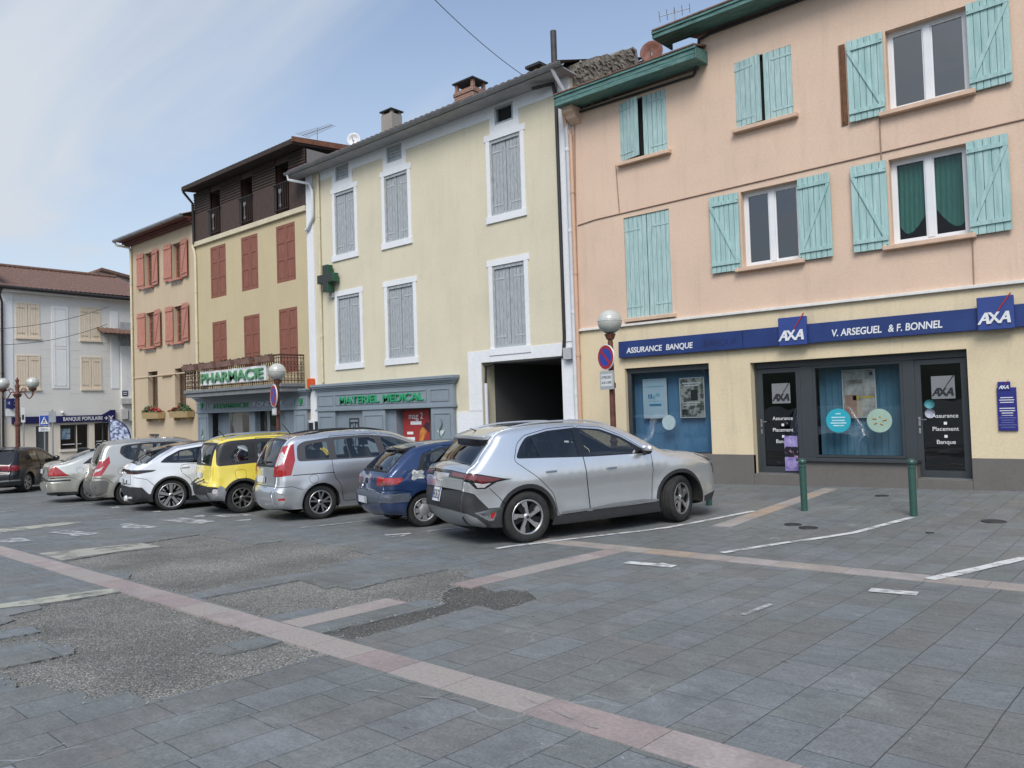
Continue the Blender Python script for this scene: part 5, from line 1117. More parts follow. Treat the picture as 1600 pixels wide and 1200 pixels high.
def catmull(P, n=7):
    P = np.array(P, float); Q = np.vstack([2*P[0]-P[1], P, 2*P[-1]-P[-2]]); out = []
    for i in range(1, len(Q)-2):
        p0, p1, p2, p3 = Q[i-1:i+3]
        d1, d2, d3 = (max(1e-4, np.linalg.norm(a[:2]-b[:2]))**.5 for a, b in ((p1, p0), (p2, p1), (p3, p2)))
        m1 = (p1-p0)/d1-(p2-p0)/(d1+d2)+(p2-p1)/d2; m2 = (p2-p1)/d2-(p3-p1)/(d2+d3)+(p3-p2)/d3; m1 *= d2; m2 *= d2
        for k in range(n): t = k/n; out.append((2*t**3-3*t*t+1)*p1+(t**3-2*t*t+t)*m1+(-2*t**3+3*t*t)*p2+(t**3-t*t)*m2)
    out.append(Q[-2]); return np.array(out)
def pts_in_poly(pts, poly):
    x, y = pts[:, 0], pts[:, 1]; c = np.zeros(len(pts), bool); j = len(poly)-1
    for i in range(len(poly)):
        xi, yi = poly[i]; xj, yj = poly[j]
        if yi != yj: c ^= ((yi > y) != (yj > y)) & (x < (xj-xi)*(y-yi)/(yj-yi)+xi)
        j = i
    return c
def offset_poly(poly, d):
    P = np.array(poly, float); n = len(P); a = sum(P[i][0]*P[(i+1) % n][1]-P[(i+1) % n][0]*P[i][1] for i in range(n)); s = 1 if a > 0 else -1; out = []
    for i in range(n):
        e1 = P[i]-P[i-1]; e2 = P[(i+1) % n]-P[i]; n1 = np.array([e1[1], -e1[0]])/max(1e-9, np.linalg.norm(e1)); n2 = np.array([e2[1], -e2[0]])/max(1e-9, np.linalg.norm(e2)); m = n1+n2; L = max(.35, np.linalg.norm(m)**2/2)
        out.append(tuple(P[i]+s*d*m/L))
    return out
def rounded(poly, r=.04, n=4):
    out = []; N_ = len(poly)
    for i in range(N_):
        p = np.array(poly[i], float); a = np.array(poly[i-1], float)-p; b = np.array(poly[(i+1) % N_], float)-p; la, lb = np.linalg.norm(a), np.linalg.norm(b); rr = min(r, la*.45, lb*.45)
        q0, q1 = p+a/la*rr, p+b/lb*rr
        for k in range(n+1): t = k/n; out.append(tuple((1-t)**2*q0+2*t*(1-t)*p+t*t*q1))
    return out

def strip_poly(P, w):
    P = [np.array(p, float) for p in P]; L, R = [], []
    for i, p in enumerate(P):
        d = P[min(i+1, len(P)-1)]-P[max(i-1, 0)]; d /= np.linalg.norm(d); n = np.array([-d[1], d[0]])*w; L.append(tuple(p+n)); R.append(tuple(p-n))
    return L+R[::-1]
def circ(x, z, r, n=14): return [(x+r*cos(2*pi*k/n), z+r*sin(2*pi*k/n)) for k in range(n)]
class Shell:
    def __init__(s, sp):
        s.sp = sp; O = catmull(sp['outline']); s.O = O[:, :2]; s.r = O[:, 2]; s.cr = O[:, 3]
        seg = np.linalg.norm(np.diff(s.O, axis=0), axis=1); s.S = np.concatenate([[0], np.cumsum(seg)])
        t = np.gradient(s.O, axis=0); t /= np.linalg.norm(t, axis=1)[:, None]; s.N = np.stack([-t[:, 1], t[:, 0]], 1)
        if s.N[len(s.N)//2][1] < 0: s.N = -s.N
        s.W = sp['W']/2; s.L = sp['L']
        zs = np.linspace(0, 2.2, 221); f = np.interp(zs, [a for a, b in sp['vert']], [b for a, b in sp['vert']]); k = np.exp(-np.linspace(-2, 2, 15)**2/sp.get('vs', 1)); k /= k.sum(); f = np.convolve(np.pad(f, 7, 'edge'), k, 'valid'); s.zs, s.vf = zs, f
    def W0(s, x, z):
        sp = s.sp; u = np.clip((x-(s.L-1.25))/1.25, 0, 1); v = np.clip((.95-x)/.95, 0, 1)
        w = s.W*np.interp(z, s.zs, s.vf)*(1-sp.get('tf', .11)*u**2.4-sp.get('tr', .06)*v**2.2)
        Ra = sp['R']+.045
        for xc in (sp['xr'], sp['xr']+sp['wb']):
            d = np.hypot(x-xc, z-sp['R']); w = w+sp.get('flare', .022)*np.exp(-((d-Ra-.01)/.11)**2)*(z < 1.05)
        for zc, amp, wd_ in sp.get('lines', ()): w = w+amp*np.tanh((z-zc)/wd_)*np.clip((x-.5)/.5, 0, 1)*np.clip((s.L-.6-x)/.5, 0, 1)
        return w
    def dist(s, x, z):
        A = s.O[:-1]; B = s.O[1:]; P = np.stack([x, z], 1)[:, None, :]; AB = (B-A)[None]; t = np.clip(((P-A[None])*AB).sum(2)/np.maximum(1e-12, (AB**2).sum(2)), 0, 1); Q = A[None]+AB*t[:, :, None]; D = np.linalg.norm(P-Q, axis=2); i = D.argmin(1); k = np.arange(len(x))
        return D[k, i], s.r[i]*(1-t[k, i])+s.r[i+1]*t[k, i]
    def side(s, x, z):
        d, r = s.dist(x, z); e = np.clip(d/r, 0, 1); p = 2.2
        return s.W0(x, z)-r+r*(1-(1-e)**p)**(1/p)
    def side_n(s, x, z):
        h = .006; d, r = s.dist(x, z)
        gx = (s.side(x+h, z)-s.side(x-h, z))/(2*h); gz = (s.side(x, z+h)-s.side(x, z-h))/(2*h)
        n = np.stack([-gx, np.ones_like(gx), -gz], 1); return n/np.linalg.norm(n, axis=1)[:, None]
    def rib(s, S_, q):
        x = np.interp(S_, s.S, s.O[:, 0]); z = np.interp(S_, s.S, s.O[:, 1]); nx = np.interp(S_, s.S, s.N[:, 0]); nz = np.interp(S_, s.S, s.N[:, 1]); r = np.interp(S_, s.S, s.r); c = np.interp(S_, s.S, s.cr)
        w = s.W0(x, z)-r; b = c*(1-np.abs(q)**2)**1.5; return np.stack([x+nx*b, q*w, z+nz*b], 1)
    def rib_n(s, S_, q):
        h = .004; S0 = np.clip(S_, h, s.S[-1]-h); q0 = np.clip(q, -.985, .985); a = s.rib(S0+h, q0)-s.rib(S0-h, q0); b = s.rib(S0, q0+h)-s.rib(S0, q0-h); n = np.cross(b, a); n /= np.linalg.norm(n, axis=1)[:, None]
        i = n[:, 0]*np.interp(S0, s.S, s.N[:, 0])+n[:, 2]*np.interp(S0, s.S, s.N[:, 1]); n[i < 0] *= -1; return n
    def srear(s, z):      # arc position on the tail at height z
        k = s.O[:, 1].argmax(); zz = np.maximum.accumulate(s.O[:k+1, 1]); return float(np.interp(z, zz+np.arange(k+1)*1e-7, s.S[:k+1]))
    def stop(s, x):       # arc position on the upper side at length x
        xx = np.maximum.accumulate(s.O[:, 0]); i0 = int(np.argmax(s.O[:, 1] > .9*s.O[:, 1].max()*.75)); return float(np.interp(x, xx[i0:]+np.arange(len(xx)-i0)*1e-7, s.S[i0:]))

def cdt(poly, regions, pts):
    """poly: outer; regions: list of (key, polygon); returns verts, tris, key per tri"""
    vs, es = [], []
    def loop(P):
        b = len(vs); vs.extend([Vector(p) for p in P]); n = len(P); es.extend([(b+i, b+(i+1) % n) for i in range(n)])
    loop(poly)
    for k, P in regions: loop(P)
    vs += [Vector(p) for p in pts]
    V, E, F, *_ = delaunay_2d_cdt(vs, es, [], 0, 2e-5)
    V = np.array([(v.x, v.y) for v in V]); F = [list(f) for f in F if len(f) == 3]; C_ = V[np.array(F)].mean(1)
    key = np.full(len(F), None, object); ins = pts_in_poly(C_, poly); key[ins] = 'body'
    for k, P in regions: m = ins & pts_in_poly(C_, P); key[m] = k
    return V, F, key

def mesh_part(name, polys, mt, parent, offs=0.0):
    """polys: list of (pos, nrm, tris)"""
    vs, ns, fs = [], [], []
    for P, Nn, T in polys:
        if not len(T): continue
        used = sorted({i for t in T for i in t}); mp_ = {u: len(vs)+j for j, u in enumerate(used)}
        for u in used: vs.append(P[u]+Nn[u]*offs); ns.append(Nn[u])
        for t in T:
            a, b, c = (P[i] for i in t); g = np.cross(b-a, c-a); t2 = t if np.dot(g, Nn[t[0]]+Nn[t[1]]+Nn[t[2]]) > 0 else t[::-1]; fs.append([mp_[i] for i in t2])
    if not fs: return None
    me = bpy.data.meshes.new(name); me.from_pydata([tuple(v) for v in vs], [], fs); me.polygons.foreach_set('use_smooth', [True]*len(fs)); me.normals_split_custom_set_from_vertices([tuple(n) for n in ns]); me.materials.append(mt)
    o = bpy.data.objects.new(name, me); COL.objects.link(o); o.parent = parent; return o

def make_wheel(parent, x, y, side, R, rimR, width, style, steer=0):
    """side -1: right. One tyre mesh with rim and hub under it"""
    Mx = Matrix.Translation((x, y, R)) @ Matrix.Rotation(steer, 4, 'Z') @ Matrix.Rotation(pi/2 if side < 0 else -pi/2, 4, 'X')   # local +z outward
    h = width/2; m = MB(); prof = [(rimR-.01, -h*.7), (rimR+.01, -h*.92), (rimR+.04, -h), (R-.03, -h*.98), (R-.008, -h*.8)]
    for g in (-.5, -.17, .17, .5): prof += [(R, h*(g-.10)), (R-.007, h*(g-.06)), (R-.007, h*(g+.06)), (R, h*(g+.10))]
    prof += [(R-.008, h*.8), (R-.03, h*.98), (rimR+.045, h*1.0), (rimR+.02, h*.93), (rimR-.005, h*.80)]
    m.lathe(prof, Mx, 44); w = m.build('wheel', C_tyre, parent)
    fz = h*.72; m = MB(); m.lathe([(rimR+.012, h*.82), (rimR+.006, h*.90), (rimR-.012, h*.86), (rimR-.020, fz-.03), (rimR-.035, -h*.3), (.001, -h*.35)], Mx, 40); back = m.build('rim', C_alloyd if style['k'] != 'cap' else C_cap, w)
    if style['k'] != 'cap' or True:
        m = MB(); m.lathe([(rimR+.013, h*.80), (rimR+.008, h*.91), (rimR-.006, h*.90), (rimR-.016, h*.80)], Mx, 40); m.build('rim_edge', style.get('edge', C_alloy), w)
    sp = MB(); dk = MB(); n = style['n']
    def spoke(mb, a, r0, r1, w0, w1, tw=0, z0=fz, z1=fz+.01, th=.03):
        p = [(r0, -w0/2), (r1, -w1/2+tw), (r1, w1/2+tw), (r0, w0/2)]; ca, sa = cos(a), sin(a); f = lambda q, z: Mx @ Vector((q[0]*ca-q[1]*sa, q[0]*sa+q[1]*ca, z)); zz = [z0+.006, z1, z1, z0+.006]
        mb.hexa([f(q, z-th) for q, z in zip(p, zz)]+[f(q, z) for q, z in zip(p, zz)])
    for k in range(n):
        a = 2*pi*k/n+style.get('ph', 0)
        if style['k'] == 'twist':
            spoke(sp, a, .05, rimR-.008, .045, .055, .035); spoke(sp, a+.30, rimR*.62, rimR-.008, .02, .085, -.01, fz-.004, fz+.004); spoke(dk, a+.62, .05, rimR-.01, .05, .10, 0, fz-.025, fz-.02)
        elif style['k'] == 'v': 
            for s_ in (-1, 1): spoke(sp, a+s_*.10, .05, rimR-.008, .030, .032, s_*.028)
        elif style['k'] == 'pair':
            for s_ in (-1, 1): spoke(sp, a, .04, rimR-.008, .030, .036, s_*.050)
        elif style['k'] == 'star':
            spoke(sp, a, .03, rimR-.006, .050, .078); spoke(sp, a+.42, rimR*.55, rimR-.008, .012, .055, -.012, fz-.008, fz-.002); spoke(sp, a-.42, rimR*.55, rimR-.008, .012, .055, .012, fz-.008, fz-.002)
        elif style['k'] == 'wide': spoke(sp, a, .04, rimR-.006, .085, .10)
        elif style['k'] == 'net':
            spoke(sp, a, .05, rimR*.62, .035, .04)
            for s_ in (-1, 1): spoke(sp, a+s_*.12, rimR*.55, rimR-.006, .035, .04, s_*.045)
        elif style['k'] == 'cap': spoke(sp, a, rimR*.30, rimR-.02, .05, .085, 0, fz+.012, fz+.016); 
    if style['k'] == 'cap': sp.lathe([(.001, fz+.02), (rimR*.5, fz+.018), (rimR*.58, fz+.0)], Mx, 32)
    sp.lathe([(.001, fz+.016), (.035, fz+.014), (.055, fz+.006), (.06, fz-.02)], Mx, 20)
    sp.build('spokes', style.get('mat', C_alloy), w)
    if dk.v: dk.build('dark_spokes', C_alloyd, w)
    m = MB()
    for k in range(5): a = 2*pi*k/5+.3; m.lathe([(.001, .014), (.011, .012), (.012, 0)], Mx @ Matrix.Translation((.085*cos(a), .085*sin(a), fz-.02)), 8)
    m.lathe([(.001, fz+.019), (.022, fz+.019), (.024, fz+.012)], Mx, 16); m.build('hub', C_trim, w)
    # disc brake behind
    return w

def place_on_ground(o, ox, oy, h, sp):
    f = Vector((cos(h), sin(h), 0)); l = Vector((-sin(h), cos(h), 0)); xr, xf, w = sp['xr'], sp['xr']+sp['wb'], sp['W']/2-.11
    def Gp(x, y): p = Vector((ox, oy, 0))+f*x+l*y; return Vector((p.x, p.y, zg(p.x, p.y)))
    rl, rr, fl_, fr_ = Gp(xr, w), Gp(xr, -w), Gp(xf, w), Gp(xf, -w); X = ((fl_+fr_)-(rl+rr)).normalized(); Y = ((rl+fl_)-(rr+fr_)).normalized(); Z = X.cross(Y).normalized(); Y = Z.cross(X)
    c = (rl+rr)/2-X*xr; o.matrix_world = Matrix(((X.x, Y.x, Z.x, c.x), (X.y, Y.y, Z.y, c.y), (X.z, Y.z, Z.z, c.z), (0, 0, 0, 1)))

def make_car(sp, label):
    s = Shell(sp); root = thing('parked_car', label, 'car', group='cars parked along the square'); R, xr, wb, L = sp['R'], sp['xr'], sp['wb'], sp['L']; xf = xr+wb; Ra = R+.045; zs = sp.get('zs', .20)
    # ---- side sheet in (x, z)
    O = [tuple(p) for p in s.O]; poly = list(O)
    def arc(xc, first, last, n=18): 
        a0 = math.asin(max(-1, min(1, (first-R)/Ra))); a1 = math.asin(max(-1, min(1, (last-R)/Ra))); A = a0; B = pi-a1; return [(xc+Ra*cos(A+(B-A)*k/n), R+Ra*sin(A+(B-A)*k/n)) for k in range(n+1)]
    zf = max(O[-1][1], R-Ra+.03); zr_ = O[0][1]
    poly += arc(xf, max(zf, .22), zs)+[(xf-Ra-.25, zs-.01), (xr+Ra+.25, zs-.01)]+arc(xr, zs, max(zr_, .22))
    # arch trim as annulus slices
    regs = []
    def ring(xc, w, key):
        A = [(xc+(Ra-.02)*cos(a), R+(Ra-.02)*sin(a)) for a in [pi*(-.12)+pi*1.24*k/22 for k in range(23)]]; B = [(xc+(Ra+w)*cos(a), R+(Ra+w)*sin(a)) for a in [pi*1.12-pi*1.24*k/22 for k in range(23)]]; return (key, A+B)
    for key, P in sp['side']: 
        regs.append((key, P))
    if sp.get('arch'): regs = [ring(xr, sp['arch'], 'cladding'), ring(xf, sp['arch'], 'cladding')]+regs
    doors = sp.get('doors', []); dregs = []
    for i, P in enumerate(doors): P = rounded(P, .06); dregs += [('gap', offset_poly(P, .005)), ('door%d' % i, offset_poly(P, -.004))]
    low = [r for r in regs if r[0] in ('cladding',) or r[0].startswith('lo_')]; hi = [r for r in regs if r not in low]
    glassr = []
    for i, (P, gm) in enumerate(sp['panes']): glassr.append(('pane%d' % i, rounded(P, .035)))
    dlo = [('trim', rounded(sp['dlo'], sp.get('dlor', .05)))] if sp.get('dlo') else []
    allr = dregs[:]
    # cladding crosses door bottoms: keep the door gaps on top
    seams = []
    for P in sp.get('seams', ()): seams.append(('gap', strip_poly(P, .0045)))
    for P in sp.get('flaps', ()): P = rounded(P, .05); seams += [('gap', offset_poly(P, .004)), ('body', offset_poly(P, -.002))]
    allr = low+seams+dregs+hi+dlo+glassr
    pts = []
    # rings just inside the outline
    step = max(1, len(O)//90)
    for i in range(0, len(O), 1):
        for e in (.015, .05, .11, .2, .33, .5, .72, 1.0): 
            p = s.O[i]-s.N[i]*s.r[i]*e; pts.append(tuple(p))
    for x in np.arange(.05, L, .07):
        for z in np.arange(.2, sp['H'], .07): pts.append((x+.011*sin(z*40), z+.009*sin(x*37)))
    # thin out points too close to each other
    seen = {}; keep = []
    for p in pts:
        k = (round(p[0]/.009), round(p[1]/.009))
        if k in seen: continue
        seen[k] = 1; keep.append(p)
    V, F, key = cdt(poly, allr, keep)
    y = s.side(V[:, 0], V[:, 1]); n = s.side_n(V[:, 0], V[:, 1])
    PL = np.stack([V[:, 0], y, V[:, 1]], 1); NL = n; PRr = PL*np.array([1, -1, 1]); NRr = n*np.array([1, -1, 1])
    def tr(k): return [F[i] for i in range(len(F)) if key[i] == k]
    # ---- ribbon in (s, q)
    K = .75; S1_ = s.S[-1]; rpoly = [(a, -K) for a in s.S]+[(a, K) for a in s.S[::-1]]
    gate = sp.get('gate'); gr = []
    if gate:
        g0, g1, gq = gate; a, b = s.srear(g0), s.srear(g1); e = .0045; e2 = .008
        gr = [('gap', [(a-e, -gq), (a+e, -gq), (a+e, gq), (a-e, gq)])]+[('gap', [(a, sg_*gq-e2), (b, sg_*gq-e2), (b, sg_*gq+e2), (a, sg_*gq+e2)]) for sg_ in (-1, 1)]
    rregs = [(k, [(a, b*K) for a, b in P]) for k, P in gr+list(sp['ribbon'](s))]
    rp = [(a, b) for a in np.arange(.02, S1_, .06) for b in np.linspace(-.97*K, .97*K, 21)]
    V2_, F2, key2 = cdt(rpoly, rregs, rp); q = np.clip(V2_[:, 1]/K, -1, 1); PR2 = s.rib(V2_[:, 0], q); NR2 = s.rib_n(V2_[:, 0], q)
    def tr2(k): return [F2[i] for i in range(len(F2)) if key2[i] == k]
    MP = sp['mats']; MP.setdefault('cladding', C_clad); MP.setdefault('trim', C_trim)
    keys = []
    for k in list(key)+list(key2):
        if k is not None and k != 'gap' and k not in keys: keys.append(k)
    nm = {'trim': 'window_trim', 'body': 'body', 'wscreen': 'windscreen', 'rwin': 'rear_window'}
    for k in keys:
        if k.startswith('door') or k.startswith('pane'): continue
        base = k[3:] if k.startswith('lo_') else k; mt = MP.get(base, MP['body']); name = nm.get(base, base.rstrip('0123456789'))
        if base in ('taillight', 'taillight_b', 'taillight_c', 'headlight', 'reflector', 'lamp_w', 'lightframe'):
            nm2 = {'taillight': 'taillight', 'taillight_b': 'taillight', 'taillight_c': 'reversing_light', 'headlight': 'headlight', 'reflector': 'reflector', 'lamp_w': 'light_surround', 'lightframe': 'light_surround'}[base]
            q2 = tr2(k); c2 = [np.mean([PR2[i][1] for i in t]) for t in q2]
            for sd, P_, N_ in ((1, PL, NL), (-1, PRr, NRr)): mesh_part(nm2, [(P_, N_, tr(k)), (PR2, NR2, [t for t, c_ in zip(q2, c2) if c_*sd > 0])], mt, root, .004)
        else:
            off = {'trim': .001, 'rwin': .001, 'wscreen': .001, 'plate_recess': -.012}.get(base, 0)
            if tr2(k): mesh_part(name, [(PL, NL, tr(k)), (PRr, NRr, tr(k)), (PR2, NR2, tr2(k))], mt, root, off)
            else:
                for P_, N_ in ((PL, NL), (PRr, NRr)): mesh_part(name, [(P_, N_, tr(k))], mt, root, off)
    for sd, P_, N_ in ((1, PL, NL), (-1, PRr, NRr)):
        dob = []
        for i in range(len(doors)):
            o = mesh_part('door', [(P_, N_, tr('door%d' % i))], MP['body'], root); dob.append(o)
            hx, hz = sp['handles'][i]; yy = float(s.side(np.array([hx]), np.array([hz]))[0])*sd; m = MB(); d = .028*sd
            m.hexa([(hx-.10, yy, hz-.016), (hx+.10, yy, hz-.014), (hx+.07, yy+d, hz-.012), (hx-.08, yy+d, hz-.012), (hx-.10, yy, hz+.016), (hx+.10, yy, hz+.018), (hx+.07, yy+d, hz+.014), (hx-.08, yy+d, hz+.014)]); m.build('handle', MP.get('handle', MP['body']), o, bevel=.006, seg=2)
        for i, (P, gm) in enumerate(sp['panes']): mesh_part('side_window', [(P_, N_, tr('pane%d' % i))], gm, root, -.006)
    # ---- wheels, wells, underside, seats
    yw = s.W-sp.get('inset', .03)-.11
    for sd in (-1, 1):
        for xc, st in ((xr, 0), (xf, sp.get('steer', 0))): make_wheel(root, xc, sd*yw, sd, R, sp['rim'], .225 if R > .33 else .20, sp['wheel'], st)
    for xc in (xr, xf):
        for sd in (-1, 1): m = MB(); m.lathe([(Ra+.004, -.04), (Ra+.01, .34), (.02, .345)], Matrix.Translation((xc, sd*(s.W-.05), R)) @ Matrix.Rotation(pi/2 if sd > 0 else -pi/2, 4, 'X') @ Matrix.Rotation(0, 4, 'Z'), 24, a0=(-.2 if sd > 0 else -pi-.2+0) , a1=(pi+.2 if sd > 0 else .2)); m.build('wheel_arch_liner', C_under, root)
    m = MB(); wv_ = s.W-.36; m.box(.25, L-.25, -wv_, wv_, zs+.0, .50); m.box(xr+Ra+.05, xf-Ra-.05, -s.W+.09, s.W-.09, zs, .50); m.build('underbody', C_under, root)
    belt = sp['belt']; m = MB(); m.box(.35, L-1.35, -s.W+.13, s.W-.13, .5, belt-.32); m.box(L-1.75, L-1.15, -s.W+.16, s.W-.16, .5, belt-.06); m.build('interior_trim', C_seat, root, bevel=.03)
    def seat(x0, yc, w, name='seat'):
        m = MB(); pr = [(x0, .55), (x0+.50, .55), (x0+.50, belt-.30), (x0+.12, belt-.32), (x0-.10, belt+.20), (x0-.10-.05, belt+.20), (x0-.16, belt+.12)]; m.prism(pr, yc-w/2, yc+w/2, lambda a, b, t: (a, t, b)); o = m.build(name, C_seat, root, bevel=.05, seg=2, smooth=True)
        for yy in ((yc,) if w < .7 else (yc-w*.32, yc+w*.32)): m = MB(); m.prism([(x0-.16, belt+.23), (x0-.06, belt+.24), (x0-.09, belt+.40), (x0-.17, belt+.39)], yy-.13, yy+.13, lambda a, b, t: (a, t, b)); m.tube([(x0-.11, yy, belt+.15), (x0-.11, yy, belt+.25)], .02, 6); m.build('headrest', C_seat, o)
    if sp['H'] > 1.3:
        xm = sp.get('seatx', L*.46); seat(xm, s.W*.43, .48); seat(xm, -s.W*.43, .48); seat(xm-.95, 0, 1.25)
    # ---- mirrors, plate, extras
    mx, mz = sp['mirror']
    for sd in (-1, 1):
        yy = float(s.side(np.array([mx]), np.array([mz-.02]))[0]); m = MB(); m.sphere((mx-.03, sd*(yy+.13), mz+.05), .1, 16, 10, (.62, 1.15, .78)); o = m.build('mirror', MP.get('mirror', MP['body']), root); m = MB(); m.tube([(mx+.02, sd*(yy-.02), mz-.03), (mx-.02, sd*(yy+.07), mz+.01)], [.035, .03], 8); m.sphere((mx-.035, sd*(yy+.13), mz+.02), .092, 14, 8, (.62, 1.15, .6)); m.build('mirror_base', C_trim, o)
    if sp.get('plate'):
        z0, h, txt, w, eu = sp['plate']; S_ = s.srear(z0); p = s.rib(np.array([S_]), np.array([0.]))[0]; n_ = s.rib_n(np.array([S_]), np.array([0.]))[0]; U = Vector((0, 0, 1)); nv = Vector(n_); U = (U-nv*U.dot(nv)).normalized(); Rr = U.cross(nv); c = Vector(p)+nv*.012
        m = MB(); f = lambda a, b, d: c+Rr*a+U*b+nv*d; m.hexa([f(-w/2, -h/2, -.01), f(w/2, -h/2, -.01), f(w/2, -h/2, .006), f(-w/2, -h/2, .006), f(-w/2, h/2, -.01), f(w/2, h/2, -.01), f(w/2, h/2, .006), f(-w/2, h/2, .006)]); po = m.build('number_plate', C_plate if not sp.get('plate_mat') else sp['plate_mat'], root)
        for sg_ in (-1, 1): m = MB(); a = sg_*w*.46; m.hexa([f(a-w*.04, -h/2, .004), f(a+w*.04, -h/2, .004), f(a+w*.04, -h/2, .008), f(a-w*.04, -h/2, .008), f(a-w*.04, h/2, .004), f(a+w*.04, h/2, .004), f(a+w*.04, h/2, .008), f(a-w*.04, h/2, .008)]); m.build('plate_band', C_eu, po)
        if txt: text_mesh(txt, h*.95, C_ink, 'lettering', po, c+nv*.0085-U*h*.33, Rr, U, .001, width=w*.78)
    for fn in sp.get('extra', ()): fn(s, root, MP)
    return root
def rail(off=.03, x0=.8, x1=2.4, mt=C_trim, r=.018, q=.93):
    def f(s, root, MP):
        for sd in (-1, 1):
            P = []
            for k in range(13):
                x = x0+(x1-x0)*k/12; S_ = s.stop(x); p = s.rib(np.array([S_]), np.array([sd*q]))[0]; e = off*min(1, 4*min(k, 12-k)/12+.05); P.append((p[0], p[1], p[2]+e))
            m = MB(); m.tube(P, r, 8); m.build('roof_rail', mt, root)
    return f
def spoiler(z, dx, th, mt, qw=.9, up=.0):
    def f(s, root, MP):
        S_ = s.srear(z); m = MB(); n = 14; vs = []
        for k in range(n+1):
            q = -qw+2*qw*k/n; a = s.rib(np.array([S_+.16]), np.array([q]))[0]; b = s.rib(np.array([S_-.02]), np.array([q]))[0]; d = dx*(1-.35*abs(q/qw)**3)
            vs += [(a[0], a[1], a[2]+.012), (b[0]-d, a[1], b[2]+up+.02), (b[0]-d+.01, a[1], b[2]+up-th), (b[0]+.02, a[1], b[2]-.05)]
        m.v = vs; m.f = [[4*k+i, 4*k+4+i, 4*k+4+(i+1) % 4, 4*k+(i+1) % 4] for k in range(n) for i in range(4)]+[[0, 1, 2, 3], [4*n+3, 4*n+2, 4*n+1, 4*n]]; m.sm = [False]*len(m.f); m.build('spoiler', mt, root, bevel=.012, seg=2)
    return f
def wiper(z0, y0, y1, dz):
    def f(s, root, MP):
        P = []
        for k in range(7): t = k/6; S_ = s.srear(z0+dz*t); p = s.rib(np.array([S_]), np.array([(y0+(y1-y0)*t)/s.W]))[0]; n_ = s.rib_n(np.array([S_]), np.array([0.]))[0]; P.append(tuple(p+n_*.02))
        m = MB(); m.tube(P, .010, 6); m.build('rear_wiper', C_trim, root)
    return f
def antenna(x, h, back=.12):
    def f(s, root, MP): p = s.rib(np.array([s.stop(x)]), np.array([0.]))[0]; m = MB(); m.tube([tuple(p), (p[0]-back, p[1], p[2]+h)], [.012, .005], 6); m.build('antenna', C_trim, root)
    return f
def badge(z, w, h, mt=C_chrome, q=0, txt=None):
    def f(s, root, MP):
        S_ = s.srear(z); p = Vector(s.rib(np.array([S_]), np.array([q]))[0]); n_ = Vector(s.rib_n(np.array([S_]), np.array([q]))[0]); U = (Vector((0, 0, 1))-n_*n_.z).normalized(); Rr = U.cross(n_)
        if txt: text_mesh(txt, h, mt, 'badge', root, p+n_*.008-U*h*.35, Rr, U, .004, width=w)
        else: M_ = Matrix(((Rr.x, U.x, n_.x, p.x), (Rr.y, U.y, n_.y, p.y), (Rr.z, U.z, n_.z, p.z), (0, 0, 0, 1))); m = MB(); m.lathe([(w*.30, .004), (w*.36, .012), (w*.5, .010), (w*.5, 0)], M_, 20); m.build('badge', mt, root)
    return f
def sidestrip(x0, x1, z0, z1, h, mt, name='side_moulding'):
    def f(s, root, MP):
        for sd in (-1, 1):
            m = MB(); n = 10
            for k in range(n+1):
                x = x0+(x1-x0)*k/n; z = z0+(z1-z0)*k/n; y = float(s.side(np.array([x]), np.array([z]))[0]); m.v += [(x, sd*(y-.002), z-h/2), (x, sd*(y+.012), z-h/2+.004), (x, sd*(y+.012), z+h/2-.004), (x, sd*(y-.002), z+h/2)]
            m.f = [[4*k+i, 4*k+4+i, 4*k+5+i, 4*k+1+i] for k in range(n) for i in range(3)]+[[0, 1, 2, 3], [4*n+3, 4*n+2, 4*n+1, 4*n]]; m.sm = [False]*len(m.f); m.build(name, mt, root)
    return f
def ribx(s, x0, x1, q0, q1, taper=0): a, b = s.stop(x0), s.stop(x1); return [(a, -q0), (b, -q1), (b, q1), (a, q0)]
def ribz(s, z0, z1, qa, qb, n=1, both=False):
    a, b = s.srear(z0), s.srear(z1); return [(a, qa), (b, qa), (b, qb), (a, qb)]
def ribp(s, pts): return [(s.srear(z), q) for z, q in pts]
def both(key, P): return [(key, P), (key, [(a, -b) for a, b in P])]

VERT = lambda belt, top, roofw=.76: [(0.1, .90), (.22, .945), (.40, .985), (.60, 1.0), (.78, .995), (belt-.04, .955), (belt+.06, .925), (top, roofw), (top+.3, roofw-.1)]
CARS = []
